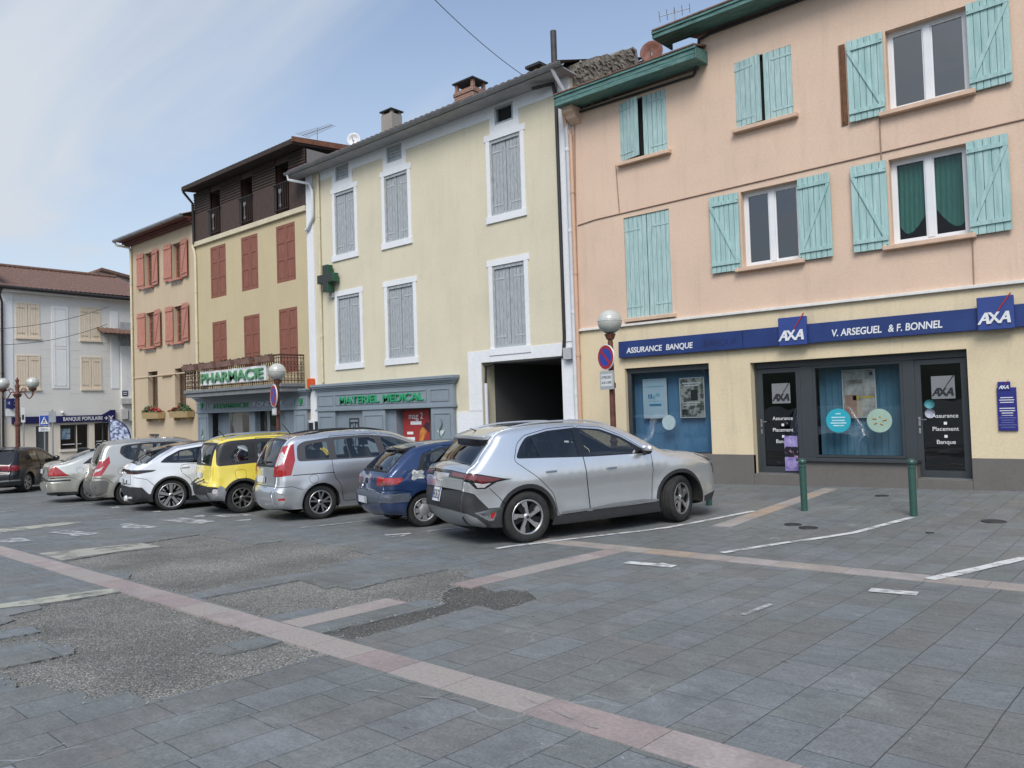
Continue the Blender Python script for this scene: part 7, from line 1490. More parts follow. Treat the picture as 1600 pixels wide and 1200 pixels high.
def mondeo():
    P_ = paint('sand_silver_metallic', (.72, .68, .58), .85, .28)
    o = [(.35, .24, .10, .04), (.10, .28, .16, .07), (.01, .42, .2, .1), (.0, .60, .22, .1), (.05, .66, .2, .1), (.04, .82, .18, .09), (.07, 1.0, .12, .08), (.16, 1.045, .10, .06), (.45, 1.09, .10, .05), (.9, 1.27, .10, .05), (1.35, 1.40, .11, .03), (1.75, 1.435, .11, .03), (2.15, 1.43, .11, .03), (2.6, 1.34, .11, .04), (3.0, 1.16, .11, .05), (3.4, 1.0, .12, .05), (3.8, .93, .16, .05), (4.3, .80, .2, .08), (4.62, .64, .28, .12), (4.72, .46, .28, .12), (4.66, .30, .24, .1), (4.5, .23, .2, .08)]
    side = [('lo_bumperstrip', [(-.1, .64), (.52, .635), (.52, .60), (-.1, .60)]), ('taillight', [(.02, .74), (.50, .735), (.40, .80), (.20, .99), (.12, 1.0), (.02, .82)]), ('taillight_c', [(.03, .76), (.12, .77), (.16, .97), (.11, .98), (.03, .84)]), ('cladding', [(-.1, .33), (.8, .30), (.8, .1), (-.1, .1)])]
    dlo = [(.80, 1.02), (1.02, 1.17), (1.4, 1.32), (1.8, 1.37), (2.15, 1.365), (2.55, 1.28), (2.95, 1.10), (3.15, .98), (1.9, 1.0)]; panes = [([(.98, 1.04), (1.12, 1.15), (1.4, 1.27), (1.5, 1.29), (1.5, 1.04)], C_glassl), ([(1.55, 1.04), (1.55, 1.30), (1.82, 1.33), (2.0, 1.335), (2.02, 1.03)], C_glassl), ([(2.12, 1.03), (2.10, 1.335), (2.52, 1.245), (2.9, 1.075), (3.0, 1.02)], C_glassl)]
    doors = [[(1.15, 1.0), (1.42, 1.34), (1.8, 1.39), (2.04, 1.39), (2.06, .28), (1.56, .28), (1.50, .65), (1.25, .85)], [(2.07, 1.39), (2.2, 1.385), (2.58, 1.30), (3.0, 1.11), (3.2, .98), (3.2, .5), (3.15, .28), (2.08, .28)]]
    def ribbon(s): return both('taillight', ribp(s, [(.74, .86), (1.0, .86), (1.0, 1.2), (.74, 1.2)]))+[('bumperstrip', ribz(s, .60, .64, -1.2, 1.2)), ('cladding', ribz(s, .2, .32, -1.2, 1.2)), ('rwin', [(s.stop(.40), -.9), (s.stop(1.32), -.88), (s.stop(1.32), .88), (s.stop(.40), .9)]), ('rglass', [(s.stop(.46), -.84), (s.stop(1.26), -.82), (s.stop(1.26), .82), (s.stop(.46), .84)]), ('wscreen', ribx(s, 2.6, 3.42, .93, .95)), ('wglass', ribx(s, 2.66, 3.36, .88, .9))]
    mats = dict(body=P_, bumperstrip=C_trim, taillight=C_red, taillight_c=mat('pale_red_lamp', (.5, .10, .09), .12, .1, 9, coat=1), rwin=C_trim, rglass=C_glass, wscreen=C_trim, wglass=C_glass, trim=C_trim)
    return dict(W=1.81, L=4.73, H=1.44, R=.325, rim=.222, xr=1.05, wb=2.754, outline=o, vert=VERT(1.0, 1.4, .74), side=side, dlo=dlo, panes=panes, doors=doors, handles=[(1.42, .90), (2.3, .88)], ribbon=ribbon, mats=mats, belt=1.0, mirror=(2.95, 1.02), plate=(.86, .11, '', .50, 0), gate=(.66, 1.0, .92), seams=[[(.02, .70), (.50, .70), (.70, .60)]], flaps=[circ(.74, .86, .08)], wheel=dict(k='pair', n=6), extra=(), lines=((.72, .008, .05),), tr=.09, zs=.2)
def polo():
    P_ = paint('black_metallic', (.006, .007, .011), .0, .25, .45)
    o = [(.28, .24, .10, .04), (.08, .28, .15, .06), (.01, .42, .19, .09), (.0, .60, .20, .09), (.04, .70, .18, .08), (.05, .90, .16, .08), (.12, .97, .11, .07), (.30, 1.16, .10, .06), (.46, 1.33, .09, .05), (.56, 1.385, .10, .03), (.9, 1.43, .11, .03), (1.5, 1.455, .11, .03), (2.0, 1.41, .11, .03), (2.4, 1.25, .11, .05), (2.8, 1.03, .12, .05), (3.0, .98, .14, .05), (3.5, .89, .18, .06), (3.85, .72, .26, .1), (4.02, .52, .28, .12), (3.98, .34, .24, .1), (3.85, .25, .2, .08)]
    side = [('taillight', [(-.1, .90), (.12, .90), (.34, .86), (.30, .74), (.05, .72), (-.1, .72)]), ('reflector', [(-.02, .44), (.25, .44), (.25, .40), (-.02, .40)])]
    dlo = [(.60, .99), (.72, 1.18), (1.0, 1.32), (1.5, 1.365), (1.95, 1.33), (2.3, 1.18), (2.62, .98), (1.5, .97)]; panes = [([(.70, 1.01), (.80, 1.16), (.94, 1.25), (1.0, 1.0)], C_glassl), ([(1.06, 1.0), (1.0, 1.27), (1.42, 1.33), (1.45, .995)], C_glassl), ([(1.54, .995), (1.52, 1.33), (1.92, 1.295), (2.26, 1.15), (2.5, .995)], C_glassl)]
    doors = [[(.86, .96), (.98, 1.34), (1.48, 1.385), (1.50, .28), (1.18, .28), (1.12, .6), (.9, .76)], [(1.50, 1.385), (1.98, 1.35), (2.34, 1.19), (2.66, .97), (2.66, .5), (2.62, .28), (1.52, .28)]]
    def ribbon(s): return both('taillight', ribp(s, [(.74, .60), (.90, .55), (.90, 1.2), (.72, 1.2)]))+both('reflector', ribz(s, .40, .44, .5, 1.2))+[('rwin', ribp(s, [(.97, -.93), (1.37, -.90), (1.37, .90), (.97, .93)])), ('rglass', ribp(s, [(1.0, -.84), (1.33, -.82), (1.33, .82), (1.0, .84)])), ('wscreen', ribx(s, 2.06, 2.85, .93, .95)), ('wglass', ribx(s, 2.12, 2.78, .88, .9))]
    mats = dict(body=P_, taillight=mat('crimson_lamp', (.22, .008, .02), .1, .2, 12, coat=1), reflector=C_chrome, rwin=C_gloss, rglass=C_glass, wscreen=C_trim, wglass=C_glass, trim=C_gloss)
    return dict(W=1.75, L=4.05, H=1.46, R=.315, rim=.215, xr=.75, wb=2.55, outline=o, vert=VERT(.99, 1.42, .76), side=side, dlo=dlo, panes=panes, doors=doors, handles=[(1.05, .86), (1.72, .85)], ribbon=ribbon, mats=mats, belt=.98, mirror=(2.42, 1.0), plate=(.62, .11, '', .50, 0), gate=(.66, 1.36, .93), wheel=dict(k='pair', n=5), extra=(spoiler(1.375, .10, .03, C_gloss, .88), antenna(.62, .2, .16)), lines=((.74, .012, .03),), zs=.19)
for fn, px_, head, lab in ((suv, (822, 846.5), 67, 'silver crossover with black arch trim, nearest the camera in the row of cars'), (hatch306, (662, 822.5), 69.5, 'dark blue small hatchback with a pale sticker beside its tail light'), (van7, (500, 810.5), 75, 'grey silver people carrier with tall red tail lights'), (panda, (378, 801.5), 76.5, 'yellow boxy small car with silver roof rails'), (white_ev, (267, 797), 76, 'white hatchback with a black roof and large star wheels'), (scenic, (203, 789), 76, 'champagne compact people carrier with a dark tall rear window'), (mondeo, (146, 783), 77, 'sand silver saloon with triangular red tail lights'), (polo, (39, 769), 137, 'black hatchback at the left edge seen from behind')):
    sp_ = fn(); g = gnd(*px_); a = radians(head); f_ = Vector((cos(a), sin(a))); l_ = Vector((-sin(a), cos(a))); o2_ = g.xy-f_*sp_['xr']+l_*(sp_['W']/2-.14)
    car = make_car(sp_, lab); place_on_ground(car, o2_.x, o2_.y, a, sp_)
# ================================================================== SIGNS, LAMPS, STREET FURNITURE
M_blue = mat('deep_blue_enamel', (.012, .032, .145), .5, .10, 2, (.016, .042, .175), stretch=(1, 1, 1), fine=.04); M_blue2 = mat('plate_blue_enamel', (.03, .06, .24), .4, .06, 3)
M_red = mat('red_enamel', (.38, .02, .025), .45, .05, 3); M_green = mat('green_enamel', (.012, .22, .075), .45, .12, 5); M_greenl = mat('green_letters', (.03, .30, .14), .4, .08, 4)
M_whitep = mat('white_enamel', (.72, .73, .74), .45, .04, 3)
# --- blue bank fascia
sg = place('fascia_sign', 'long blue fascia board with white lettering and two square emblem plates over the bank', 'shop sign', (-3.6, YF, 3.0))
zb0, zb1 = 2.985, 3.365; ysg = YF-.12
xj = onY(1160, 530, ysg).x; mb = MB(); mb.box(-9.94, xj-.004, ysg, YF, zb0, zb1); mb.box(xj+.004, 3.6, ysg, YF, zb0, zb1); mb.build('panel', M_blue, sg, bevel=.006)
def tx(a, b, y): A, B = onY(a, y, ysg), onY(b, y, ysg); return (A.x+B.x)/2, B.x-A.x, (A.z+B.z)/2
x, w, z = tx(979, 1035, 552); letters(sg, 'ASSURANCE', x, 3.085, .175, ysg-.006, M_whitep, w, .12, .004)
x, w, z = tx(1041, 1083, 548); letters(sg, 'BANQUE', x, 3.085, .175, ysg-.006, M_whitep, w, .12, .004)
x, w, z = tx(1100, 1151, 545); letters(sg, 'BANQUE', x, 3.09, .175, ysg-.001, mat('dirt_ghost', (.012, .02, .085), .6, .2, 12), w, .12)
x, w, z = tx(1300, 1378, 524); letters(sg, 'V. ARSEGUEL', x, 3.08, .185, ysg-.006, M_whitep, w, .12, .004)
x, w, z = tx(1388, 1473, 518); letters(sg, '& F. BONNEL', x, 3.08, .185, ysg-.006, M_whitep, w, .12, .004)
x, w, z = tx(1430, 1471, 526); letters(sg, 'AGENTS GENERAUX', x, 3.015, .05, ysg-.004, mat('faded_letters', (.06, .09, .26), .6, .1, 9), w, .12)
for a, b in ((1216, 1260), (1528, 1586)):
    A, B = onY(a, 520, ysg-.08), onY(b, 520, ysg-.08); m = MB(); s = (B.x-A.x); m.box(A.x, B.x, ysg-.08, ysg, 2.965, 2.965+.56); o = m.build('emblem_plate', M_blue2, sg, bevel=.01)
    axa_letters(o, (A.x+B.x)/2-.01, 3.14, s*.98, ysg-.083, M_whitep, M_red, depth=.012)
# --- blue wall plate
p = RC(1557, 606, 1591, 673, YF-.03); pl = place('wall_plate', 'small blue plate of opening hours on the cream wall', 'plate', ((p[0]+p[1])/2, YF, p[2]))
m = MB(); m.box(p[0], p[1], YF-.035, YF, p[2], p[3]); m.build('board', mat('royal_blue_plate', (.022, .025, .19), .35, .05, 3), pl, bevel=.004); cx = (p[0]+p[1])/2
m = MB(); m.box(cx-.12, cx+.06, YF-.045, YF, p[3]-.05, p[3]+.10); o = m.build('tab', mat('royal_blue_plate', (.022, .025, .19)), pl, bevel=.004); axa_letters(o, cx-.03, p[3]-.0, .16, YF-.048, M_whitep, M_red, depth=.003)
rnd = random.Random(3)
for k in range(13):
    z = p[3]-.17-.04*k-(.06 if k > 2 else 0)
    if z < p[2]+.03: break
    wv_ = rnd.uniform(.16, .26); m = MB(); m.box(cx-wv_/2, cx+wv_/2, YF-.038, YF-.035, z-(.004 if k > 5 else .007), z+(.004 if k > 5 else .007)); m.build('text_line', M_whitep if k < 7 else mat('dim_letters', (.2, .22, .42), .6, .05, 3), pl)
# --- posters behind the bank window, stickers on its glass
def poster(name, lab, r, y, mats, fr=.018, txt=(), blocks=()):
    x0, x1, z0, z1 = r; t = place(name, lab, 'poster', ((x0+x1)/2, y, z0)); m = MB(); m.box(x0-fr, x1+fr, y, y+.012, z0-fr, z1+fr); m.build('backing', mats[0], t)
    m = MB(); m.box(x0, x1, y-.004, y-.0005, z0, z1); f = m.build('sheet', mats[1], t)
    for (a, b, c, d, mm) in blocks: m = MB(); m.box(x0+(x1-x0)*a, x0+(x1-x0)*b, y-.007, y-.0045, z0+(z1-z0)*c, z0+(z1-z0)*d); m.build('printed_block', mm, f)
    for (s, a, c, size, wd_, mm) in txt: text_mesh(s, size, mm, 'lettering', f, (x0+(x1-x0)*a, y-.008, z0+(z1-z0)*c), (1, 0, 0), (0, 0, 1), .002, width=(x1-x0)*wd_)
    return t
M_paleb = mat('pale_blue_paper', (.50, .66, .76), .7, .04, 3); M_midb = mat('mid_blue_ink', (.06, .25, .42), .7, .05, 3); M_skyb = mat('light_blue_ink', (.25, .50, .62), .7, .05, 3)
M_photo = mat('photo_print_dark', (.16, .17, .15), .6, .5, 7, (.42, .42, .38), sharp=.05); M_photo2 = mat('photo_print_beach', (.42, .40, .36), .6, .3, 4, (.62, .60, .55), sharp=.1); M_skin = mat('photo_print_skin', (.42, .25, .19), .6, .15, 6); M_yellow = mat('yellow_ink', (.62, .45, .04), .6, .1, 6)
poster('window_poster', 'pale blue poster hanging left in the bank window', RC(1005, 594, 1042, 652, YF+.3), YF+.3, (M_whitep, M_paleb), blocks=((.2, .38, .50, .62, M_midb), (.4, .52, .48, .58, M_skyb), (.55, .72, .55, .64, M_skyb), (.25, .78, .30, .36, M_midb), (.1, .9, .80, .83, M_skyb), (.2, .8, .42, .435, M_skyb)), txt=(('2', .28, .52, .12, .08, M_whitep),))
poster('window_poster', 'grey photo poster hanging right in the bank window', RC(1062, 592, 1101, 651, YF+.3), YF+.3, (M_whitep, M_photo), blocks=((.1, .9, .86, .89, M_whitep), (.2, .8, .80, .83, M_whitep), (.1, .85, .36, .38, M_whitep), (.12, .7, .30, .32, M_whitep), (.45, .75, .42, .7, M_inkb), (.05, .3, .05, .2, M_inkb)))
poster('window_poster', 'beach photo poster hanging behind the middle bank window', RC(1316, 580, 1369, 651, Yd+.3), Yd+.3, (M_whitep, M_photo2), blocks=((.05, .42, 0, .48, M_skin), (.42, .6, 0, .35, mat('cream_print', (.55, .47, .36), .6, .1, 4)), (.30, .48, .36, .46, M_yellow), (.85, .95, .88, .96, mat('navy_ink', (.03, .05, .14), .6, 0, 1)), (.2, .62, .72, .80, mat('brown_ink', (.22, .19, .16), .6, .3, 12)), (.55, .95, .40, .44, M_yellow)))
def disc_on(parent, c, r, mt, n=32, name='sticker'): m = MB(); m.lathe([(.0005, 0), (r, 0), (r, .002)], Matrix.Translation(c) @ Matrix.Rotation(pi/2, 4, 'X'), n, smooth=False); return m.build(name, mt, parent)
c = onY(1045, 660, YF+.127); disc_on(w1, c, .17, mat('grey_blue_sticker', (.36, .47, .50), .6, .08, 8)); 
c = onY(1310, 657, Yd+.027); d = disc_on(w2, c, .235, mat('turquoise_sticker', (.02, .36, .46), .6, .05, 6)); 
for k, (wd_, dz) in enumerate(((.26, .06), (.24, .0), (.30, -.05), (.2, -.10), (.1, .13))): m = MB(); m.box(c.x-wd_/2, c.x+wd_/2, c.y-.005, c.y-.002, c.z+dz-.012, c.z+dz+.012); m.build('printed_line', mat('aqua_ink', (.45, .68, .74), .6, .1, 9), w2)
c = onY(1374, 657, Yd+.027); d = disc_on(w2, c, .225, mat('sage_sticker', (.33, .46, .38), .6, .06, 6)); m = MB(); m.lathe([(.0005, -.004), (.07, -.004)], Matrix.Translation(c) @ Matrix.Rotation(pi/2, 4, 'X'), 6, smooth=False)
for a in range(5): m.tube([(c.x+.06*cos(a*1.256), c.y-.005, c.z+.06*sin(a*1.256)), (c.x+.13*cos(a*1.256+.2), c.y-.005, c.z+.09*sin(a*1.256+.2))], .012, 5)
m.build('printed_emblem', mat('orange_ink', (.45, .27, .05), .6, .2, 9), w2)
m = MB(); r = RC(1225, 681, 1248, 736, Yd-.02); pq = place('door_poster', 'purple poster taped low on the left bank door', 'poster', ((r[0]+r[1])/2, Yd-.02, r[2])); m.box(r[0], r[1], Yd-.018, Yd-.015, r[2], r[3]); m.build('sheet', mat('purple_paper', (.20, .14, .42), .6, .2, 6, (.42, .36, .62)), pq); m = MB(); m.box(r[0]+.0, r[1]-.0, Yd-.021, Yd-.018, r[2]+.28, r[3]-.22); m.build('picture', mat('night_print', (.02, .012, .05), .6, .8, 9, (.42, .24, .34), mix=.58, sharp=.03), pq)
# --- chemist's signs
cx, cz = onY(508.5, 435, YF-.28).x, onY(508.5, 435, YF-.28).z
cr_ = place('pharmacy_cross', 'dark green cross sign fixed to the cream house beside the corner', 'pharmacy sign', (cx, YF, cz))
a_, b_ = .14, .44; poly = [(cx+p*b_ if abs(p) > .5 else cx+p, cz+q) for p, q in ()]
pts = [(-a_, -b_), (a_, -b_), (a_, -a_), (b_, -a_), (b_, a_), (a_, a_), (a_, b_), (-a_, b_), (-a_, a_), (-b_, a_), (-b_, -a_), (-a_, -a_)]
m = MB(); m.prism([(cx+p, cz+q) for p, q in pts], YF-.30, YF-.08, lambda a, b, t: (a, t, b)); m.build('case', mat('dark_green_case', (.015, .085, .045), .4, .1, 6), cr_, bevel=.008)
m = MB(); m.prism([(cx+p*.9, cz+q*.93) for p, q in pts], YF-.306, YF-.299, lambda a, b, t: (a, t, b)); m.build('screen', mat('led_screen_off', (.035, .04, .038), .5, .2, 30), cr_); m = MB(); m.tube([(cx, YF-.08, cz), (cx, YF, cz)], .06, 8); m.box(cx-.05, cx+.12, YF-.1, YF, cz-.62, cz-.46); m.build('bracket', mat('grey_bracket', (.35, .36, .36), .6, .05, 5), cr_)
ysn = yb-.10
r = RC(313, 582, 415.5, 594.5, ysn); zl0, zl1 = onY(313, 603, ysn).z, onY(313, 581.5, ysn).z; ps = place('pharmacy_sign', 'white PHARMACIE board with green capitals on the balcony railing', 'shop sign', ((r[0]+r[1])/2, ysn, zl0))
m = MB(); m.box(r[0], r[1], ysn, ysn+.09, zl0, zl1); m.build('board', M_whitep, ps, bevel=.008)
H_ = zl1-zl0; M_gl2 = mat('soft_green_letters', (.10, .27, .14), .5, .08, 5); text_mesh('PHARMACIE', H_*.98, M_gl2, 'lettering', ps, ((r[0]+r[1])/2, ysn-.03, zl0+H_*.16), (1, 0, 0), (0, 0, 1), .06, width=(r[1]-r[0])*.95, bold=.007)
M_planter = mat('faded_clay_planter', (.20, .105, .085), .85, .2, 6, (.27, .16, .13))
for k, (a, w_, lab) in enumerate(((.10, 1.0, 'faded clay planter at the left end of the chemist\'s balcony rail'), (1.45, 1.05, 'faded clay planter over the P of the balcony sign'), (2.75, 1.0, 'faded clay planter over the middle of the balcony sign'), (4.0, 1.0, 'faded clay planter over the last letters of the balcony sign'), (5.35, .95, 'faded clay planter right of the balcony sign'))):
    x = xb0+a; t = place('rail_planter', lab, 'planter', (x+w_/2, yb-.1, zr-.22), 'planters on the balcony rail'); m = MB(); m.hexa([(x+.03, yb-.20, zr-.22), (x+w_-.03, yb-.20, zr-.22), (x+w_-.03, yb-.035, zr-.22), (x+.03, yb-.035, zr-.22), (x, yb-.24, zr-.03), (x+w_, yb-.24, zr-.03), (x+w_, yb-.03, zr-.03), (x, yb-.03, zr-.03)]); m.build('box', M_planter, t, bevel=.01)
    m = MB(); rnd = random.Random(k)
    for j in range(60): c_ = Vector((x+w_*rnd.random(), yb-.13+rnd.uniform(-.09, .07), zr-.03+rnd.uniform(-.02, .07))); d = Vector((rnd.uniform(-1, 1), rnd.uniform(-1, 1), rnd.uniform(-.2, 1))).normalized(); e = d.orthogonal().normalized(); s_ = rnd.uniform(.02, .045); m.add([c_-d*s_, c_+e*s_*.6, c_+d*s_, c_-e*s_*.6], [(0, 1, 2, 3)])
    tag(m.build('dry_leaves', mat('dry_plant', (.10, .075, .04), .9, .4, 9), t), kind='stuff')
fs = place('fascia_lettering', 'green and white raised lettering on the chemist\'s grey fascia', 'lettering', (onY(370, 635, YF-.16).x, YF-.15, f0))
def tl(txt, a, b, yp, zc3, h, mt, parent, bold=.004, depth=.035): A, B = onY(a, yp, YF-.16), onY(b, yp, YF-.16); text_mesh(txt, h*1.38, mt, 'lettering', parent, ((A.x+B.x)/2, YF-.165, zc3-h/2), (1, 0, 0), (0, 0, 1), depth, width=B.x-A.x, bold=bold)
zf = onY(360, 633.5, YF-.16).z; tl('PHARMACIE', 334, 388, 633, zf, .175, M_green, fs); tl('FONDERE', 397, 443.5, 630, zf, .165, mat('pale_grey_letters', (.46, .48, .55), .5, .05, 4), fs, .004)
for q in (315, 470): m = MB(); c = onY(q, 634 if q < 400 else 628, YF-.16); m.prism([(c.x-.02, c.z-.13), (c.x+.10, c.z-.0), (c.x+.09, c.z+.09), (c.x+.03, c.z+.12), (c.x, c.z+.08), (c.x-.03, c.z+.12), (c.x-.09, c.z+.09), (c.x-.1, c.z)], YF-.18, YF-.15, lambda a, b, t: (a, t, b)); m.build('leaf_emblem', M_green, fs)
fm = place('fascia_lettering', 'green raised lettering MATERIEL MEDICAL on the wide grey fascia', 'lettering', (onY(597, 620, YF-.16).x, YF-.15, zf0))
zf = onY(597, 621.5, YF-.16).z; tl('MATERIEL', 531, 592.5, 623, zf-.01, .235, M_greenl, fm, .005, .05); tl('MEDICAL', 598.5, 661.5, 618, zf-.01, .235, M_greenl, fm, .005, .05)
def bowl_snake(lab, q, s):
    c = onY(*q, YF-.16); t = place('snake_bowl_emblem', lab, 'emblem', (c.x, YF-.15, c.z-.3*s)); m = MB(); y = YF-.165
    m.prism([(c.x-.16*s, c.z+.03*s), (c.x+.16*s, c.z+.03*s), (c.x+.08*s, c.z-.07*s), (c.x+.02*s, c.z-.11*s), (c.x+.02*s, c.z-.28*s), (c.x+.08*s, c.z-.31*s), (c.x-.08*s, c.z-.31*s), (c.x-.02*s, c.z-.28*s), (c.x-.02*s, c.z-.11*s), (c.x-.08*s, c.z-.07*s)], y, y+.015, lambda a, b, t_: (a, t_, b)); m.build('bowl', mat('pale_emblem', (.55, .60, .60), .5, .05, 4), t)
    m = MB(); P = [(c.x+.05*s*sin(k*.55)*(1.3 if k < 6 else 1), y-.012, c.z+(.36-.045*k)*s) for k in range(15)]; m.tube(P, [.012*s+.006*s*sin(pi*k/14) for k in range(15)], 7); m.build('snake', mat('emblem_green', (.05, .17, .09), .5, .08, 4), t)
bowl_snake('white bowl with green snake on the right pillar of the wide grey shopfront', (689, 674), 1.0); bowl_snake('small pale bowl and snake on the chemist\'s left pillar', (316, 682), .8)
# red poster in the medical shop doorway
r = RC(629.5, 643.5, 672.5, 700, YF+.2); r = (r[0], r[1], .35, zf0-.04)
po = place('window_poster', 'red advertising poster in the medical shop doorway', 'poster', ((r[0]+r[1])/2, YF+.2, r[2])); M_redp = mat('red_poster', (.33, .035, .035), .55, .08, 3)
m = MB(); m.box(r[0], r[1], YF+.195, YF+.21, r[2], r[3]); sh = m.build('sheet', M_redp, po); xc_ = r[0]+(r[1]-r[0])*.50
text_mesh('mag 2', .27, M_vinyl, 'lettering', sh, (xc_, YF+.19, r[3]-.28), (1, 0, 0), (0, 0, 1), .002, width=.62)
m = MB(); m.box(xc_-.24, xc_+.24, YF+.19, YF+.193, r[3]-.45, r[3]-.35)
for k in range(3): m.box(r[0]+.12, r[0]+.52, YF+.19, YF+.193, r[3]-.92-.16*k, r[3]-.82-.16*k)
m.box(r[0]+.18, r[0]+.45, YF+.19, YF+.193, r[3]-.74, r[3]-.66); m.build('printed_block', M_vinyl, sh)
m = MB(); M_or = mat('orange_print', (.55, .13, .03), .5, .3, 9, (.62, .30, .06)); m.prism([(r[1]-.42, r[3]-.62), (r[1]-.15, r[3]-.42), (r[1]-.08, r[3]-.6), (r[1]-.22, r[3]-.8), (r[1]-.3, r[3]-.95), (r[1]-.25, r[3]-1.4), (r[1]-.5, r[3]-1.4), (r[1]-.47, r[3]-.95)], YF+.19, YF+.193, lambda a, b, t: (a, t, b)); m.build('drink_picture', M_or, sh); m = MB(); m.prism([(r[1]-.30, r[3]-.50), (r[1]-.12, r[3]-.36), (r[1]-.01, r[3]-.42), (r[1]-.01, r[3]-.68), (r[1]-.14, r[3]-.62)], YF+.188, YF+.1895, lambda a, b, t: (a, t, b)); m.build('dark_picture', mat('maroon_print', (.07, .015, .03), .5, .1, 5), sh)
# chemist window poster
r = RC(343, 646, 382, 700, YF+.35); pc = place('window_poster', 'green topped portrait poster in the chemist\'s window', 'poster', ((r[0]+r[1])/2, YF+.35, 0)); x0, x1 = r[0]+.12, r[1]-.1; z1 = f0-.05
m = MB(); m.box(x0, x1, YF+.34, YF+.36, -.3, z1); sh = m.build('sheet', mat('grey_pink_print', (.34, .30, .30), .6, .1, 3), pc)
for a, b, c, d, mm in ((.0, .45, z1-.38, z1-.05, mat('green_print', (.02, .22, .08), .5, .3, 5)), (.45, .75, z1-.34, z1-.04, mat('mint_print', (.20, .32, .22), .5, .2, 5)), (.0, .12, -.3, z1-.4, mat('dark_green_print', (.02, .06, .04), .5, .5, 8, (.3, .33, .3)))): m = MB(); m.box(x0+(x1-x0)*a, x0+(x1-x0)*b, YF+.335, YF+.339, c, d); m.build('printed_block', mm, sh)
m = MB(); c_ = Vector((x0+(x1-x0)*.42, YF+.336, z1-1.0)); m.lathe([(.001, 0), (.5, 0)], Matrix.Translation(c_) @ Matrix.Rotation(pi/2, 4, 'X') @ Matrix.Diagonal((.8, 1.25, 1, 1)), 24, smooth=False); m.build('hair_print', mat('dark_hair_print', (.06, .04, .035), .6, .3, 6), sh); m = MB(); m.lathe([(.001, .002), (.3, .002)], Matrix.Translation(c_+Vector((0, -.002, -.12))) @ Matrix.Rotation(pi/2, 4, 'X') @ Matrix.Diagonal((.85, 1.3, 1, 1)), 24, smooth=False); m.build('face_print', M_skin, sh)
m = MB(); m.box(onY(392, 670, YF+.5).x, onY(423, 670, YF+.5).x, YF+.5, YF+.52, .55, .95); tag(m.build('counter', mat('green_counter', (.03, .30, .05), .5, .2, 5), origin=(onY(407, 670, YF+.5).x, YF+.5, .55)), 'bright green counter glimpsed through the chemist\'s door', 'counter')
# alarm box and plates on the white band
p = onY(485, 599, YF-.12); m = MB(); m.box(p.x-.14, p.x+.16, YF-.17, YF-.03, p.z-.16, p.z+.16); tag(m.build('alarm_box', mat('orange_plastic', (.62, .09, .02), .4, .06, 5), bevel=.02, origin=(p.x, YF-.1, p.z)), 'orange alarm box on the white band beside the balcony', 'alarm box')
p = onY(486, 666, YF-.05); t = place('notice_board', 'white notice plate with black squares beside the chemist\'s front', 'notice', (p.x, YF-.03, p.z)); m = MB(); m.box(p.x-.17, p.x+.2, YF-.05, YF-.03, p.z-.2, p.z+.2); m.build('plate', M_whitep, t); m = MB(); m.box(p.x-.15, p.x+.13, YF-.054, YF-.05, p.z-.12, p.z+.12); m.box(p.x+.22, p.x+.42, YF-.054, YF-.03, p.z-.16, p.z+.16); m.build('black_square', M_inkb, t)
# --- bank branch on the left
r = RX(18, 653.5, 172, 646, XE+.12); t = place('bank_sign', 'dark blue BANQUE POPULAIRE fascia on the grey bank house', 'shop sign', (XE, (r[0]+r[1])/2, 1.9)); zq0, zq1 = 1.90, 2.235
M_navy = mat('navy_enamel', (.012, .012, .085), .4, .06, 3); y0_, y1_ = RX(19, 655, 171, 650, XE+.12)[:2]
m = MB(); m.box(XE, XE+.12, y0_, y1_-.35, zq0, zq1); m.build('panel', M_navy, t, bevel=.006); a, b = onX(105.5, 653, XE+.13).y, onX(171, 650, XE+.13).y
text_mesh('BANQUE POPULAIRE', .26, M_whitep, 'lettering', t, (XE+.125, (a+b)/2-.25, zq0+.085), (0, 1, 0), (0, 0, 1), .01, width=b-a-.12, bold=.003)
m = MB(); m.prism([(y1_-.34, zq0-.03), (y1_+.30, zq0-.03), (y1_+.30, zq1+.24), (y1_+.08, zq1+.24), (y1_-.34, zq1-.0)], XE+.13, XE+.02, lambda p, q, s: (s, p, q)); m.build('emblem_plate', M_navy, t); text_mesh('+X', .33, M_whitep, 'emblem', t, (XE+.135, y1_-.02, zq0+.05), (0, 1, 0), (0, 0, 1), .01, width=.46, bold=.006)
q = onX(17, 630, XE+.6); t = place('projecting_sign', 'small navy and white bank sign projecting at the left edge', 'shop sign', (XE+.6, q.y, q.z)); m = MB(); yq = q.y
m.prism([(XE+.35, q.z-.28), (XE+.85, q.z-.28), (XE+.85, q.z+.22), (XE+.65, q.z+.22), (XE+.35, q.z-.0)], yq-.05, yq+.05, lambda p, w_, s: (p, s, w_)); m.box(XE+.60, XE+.602, yq-.2, yq+.2, q.z-.25, q.z+.22); m.build('case', M_navy, t); m = MB(); m.box(XE+.56, XE+.605, yq-.17, yq+.22, q.z-.24, q.z+.22); m.build('face', mat('blue_face', (.02, .05, .17), .4, .05, 3), t); text_mesh('+X', .3, M_whitep, 'emblem', t, (XE+.61, yq+.02, q.z-.1), (0, 1, 0), (0, 0, 1), .01, width=.3); m = MB(); m.box(XE+.54, XE+.6, yq-.2, yq+.24, q.z-.6, q.z-.26); m.tube([(XE+.56, yq, q.z-.4), (XE, yq, q.z-.4)], .03, 6); m.build('lower_case', M_whitep, t)
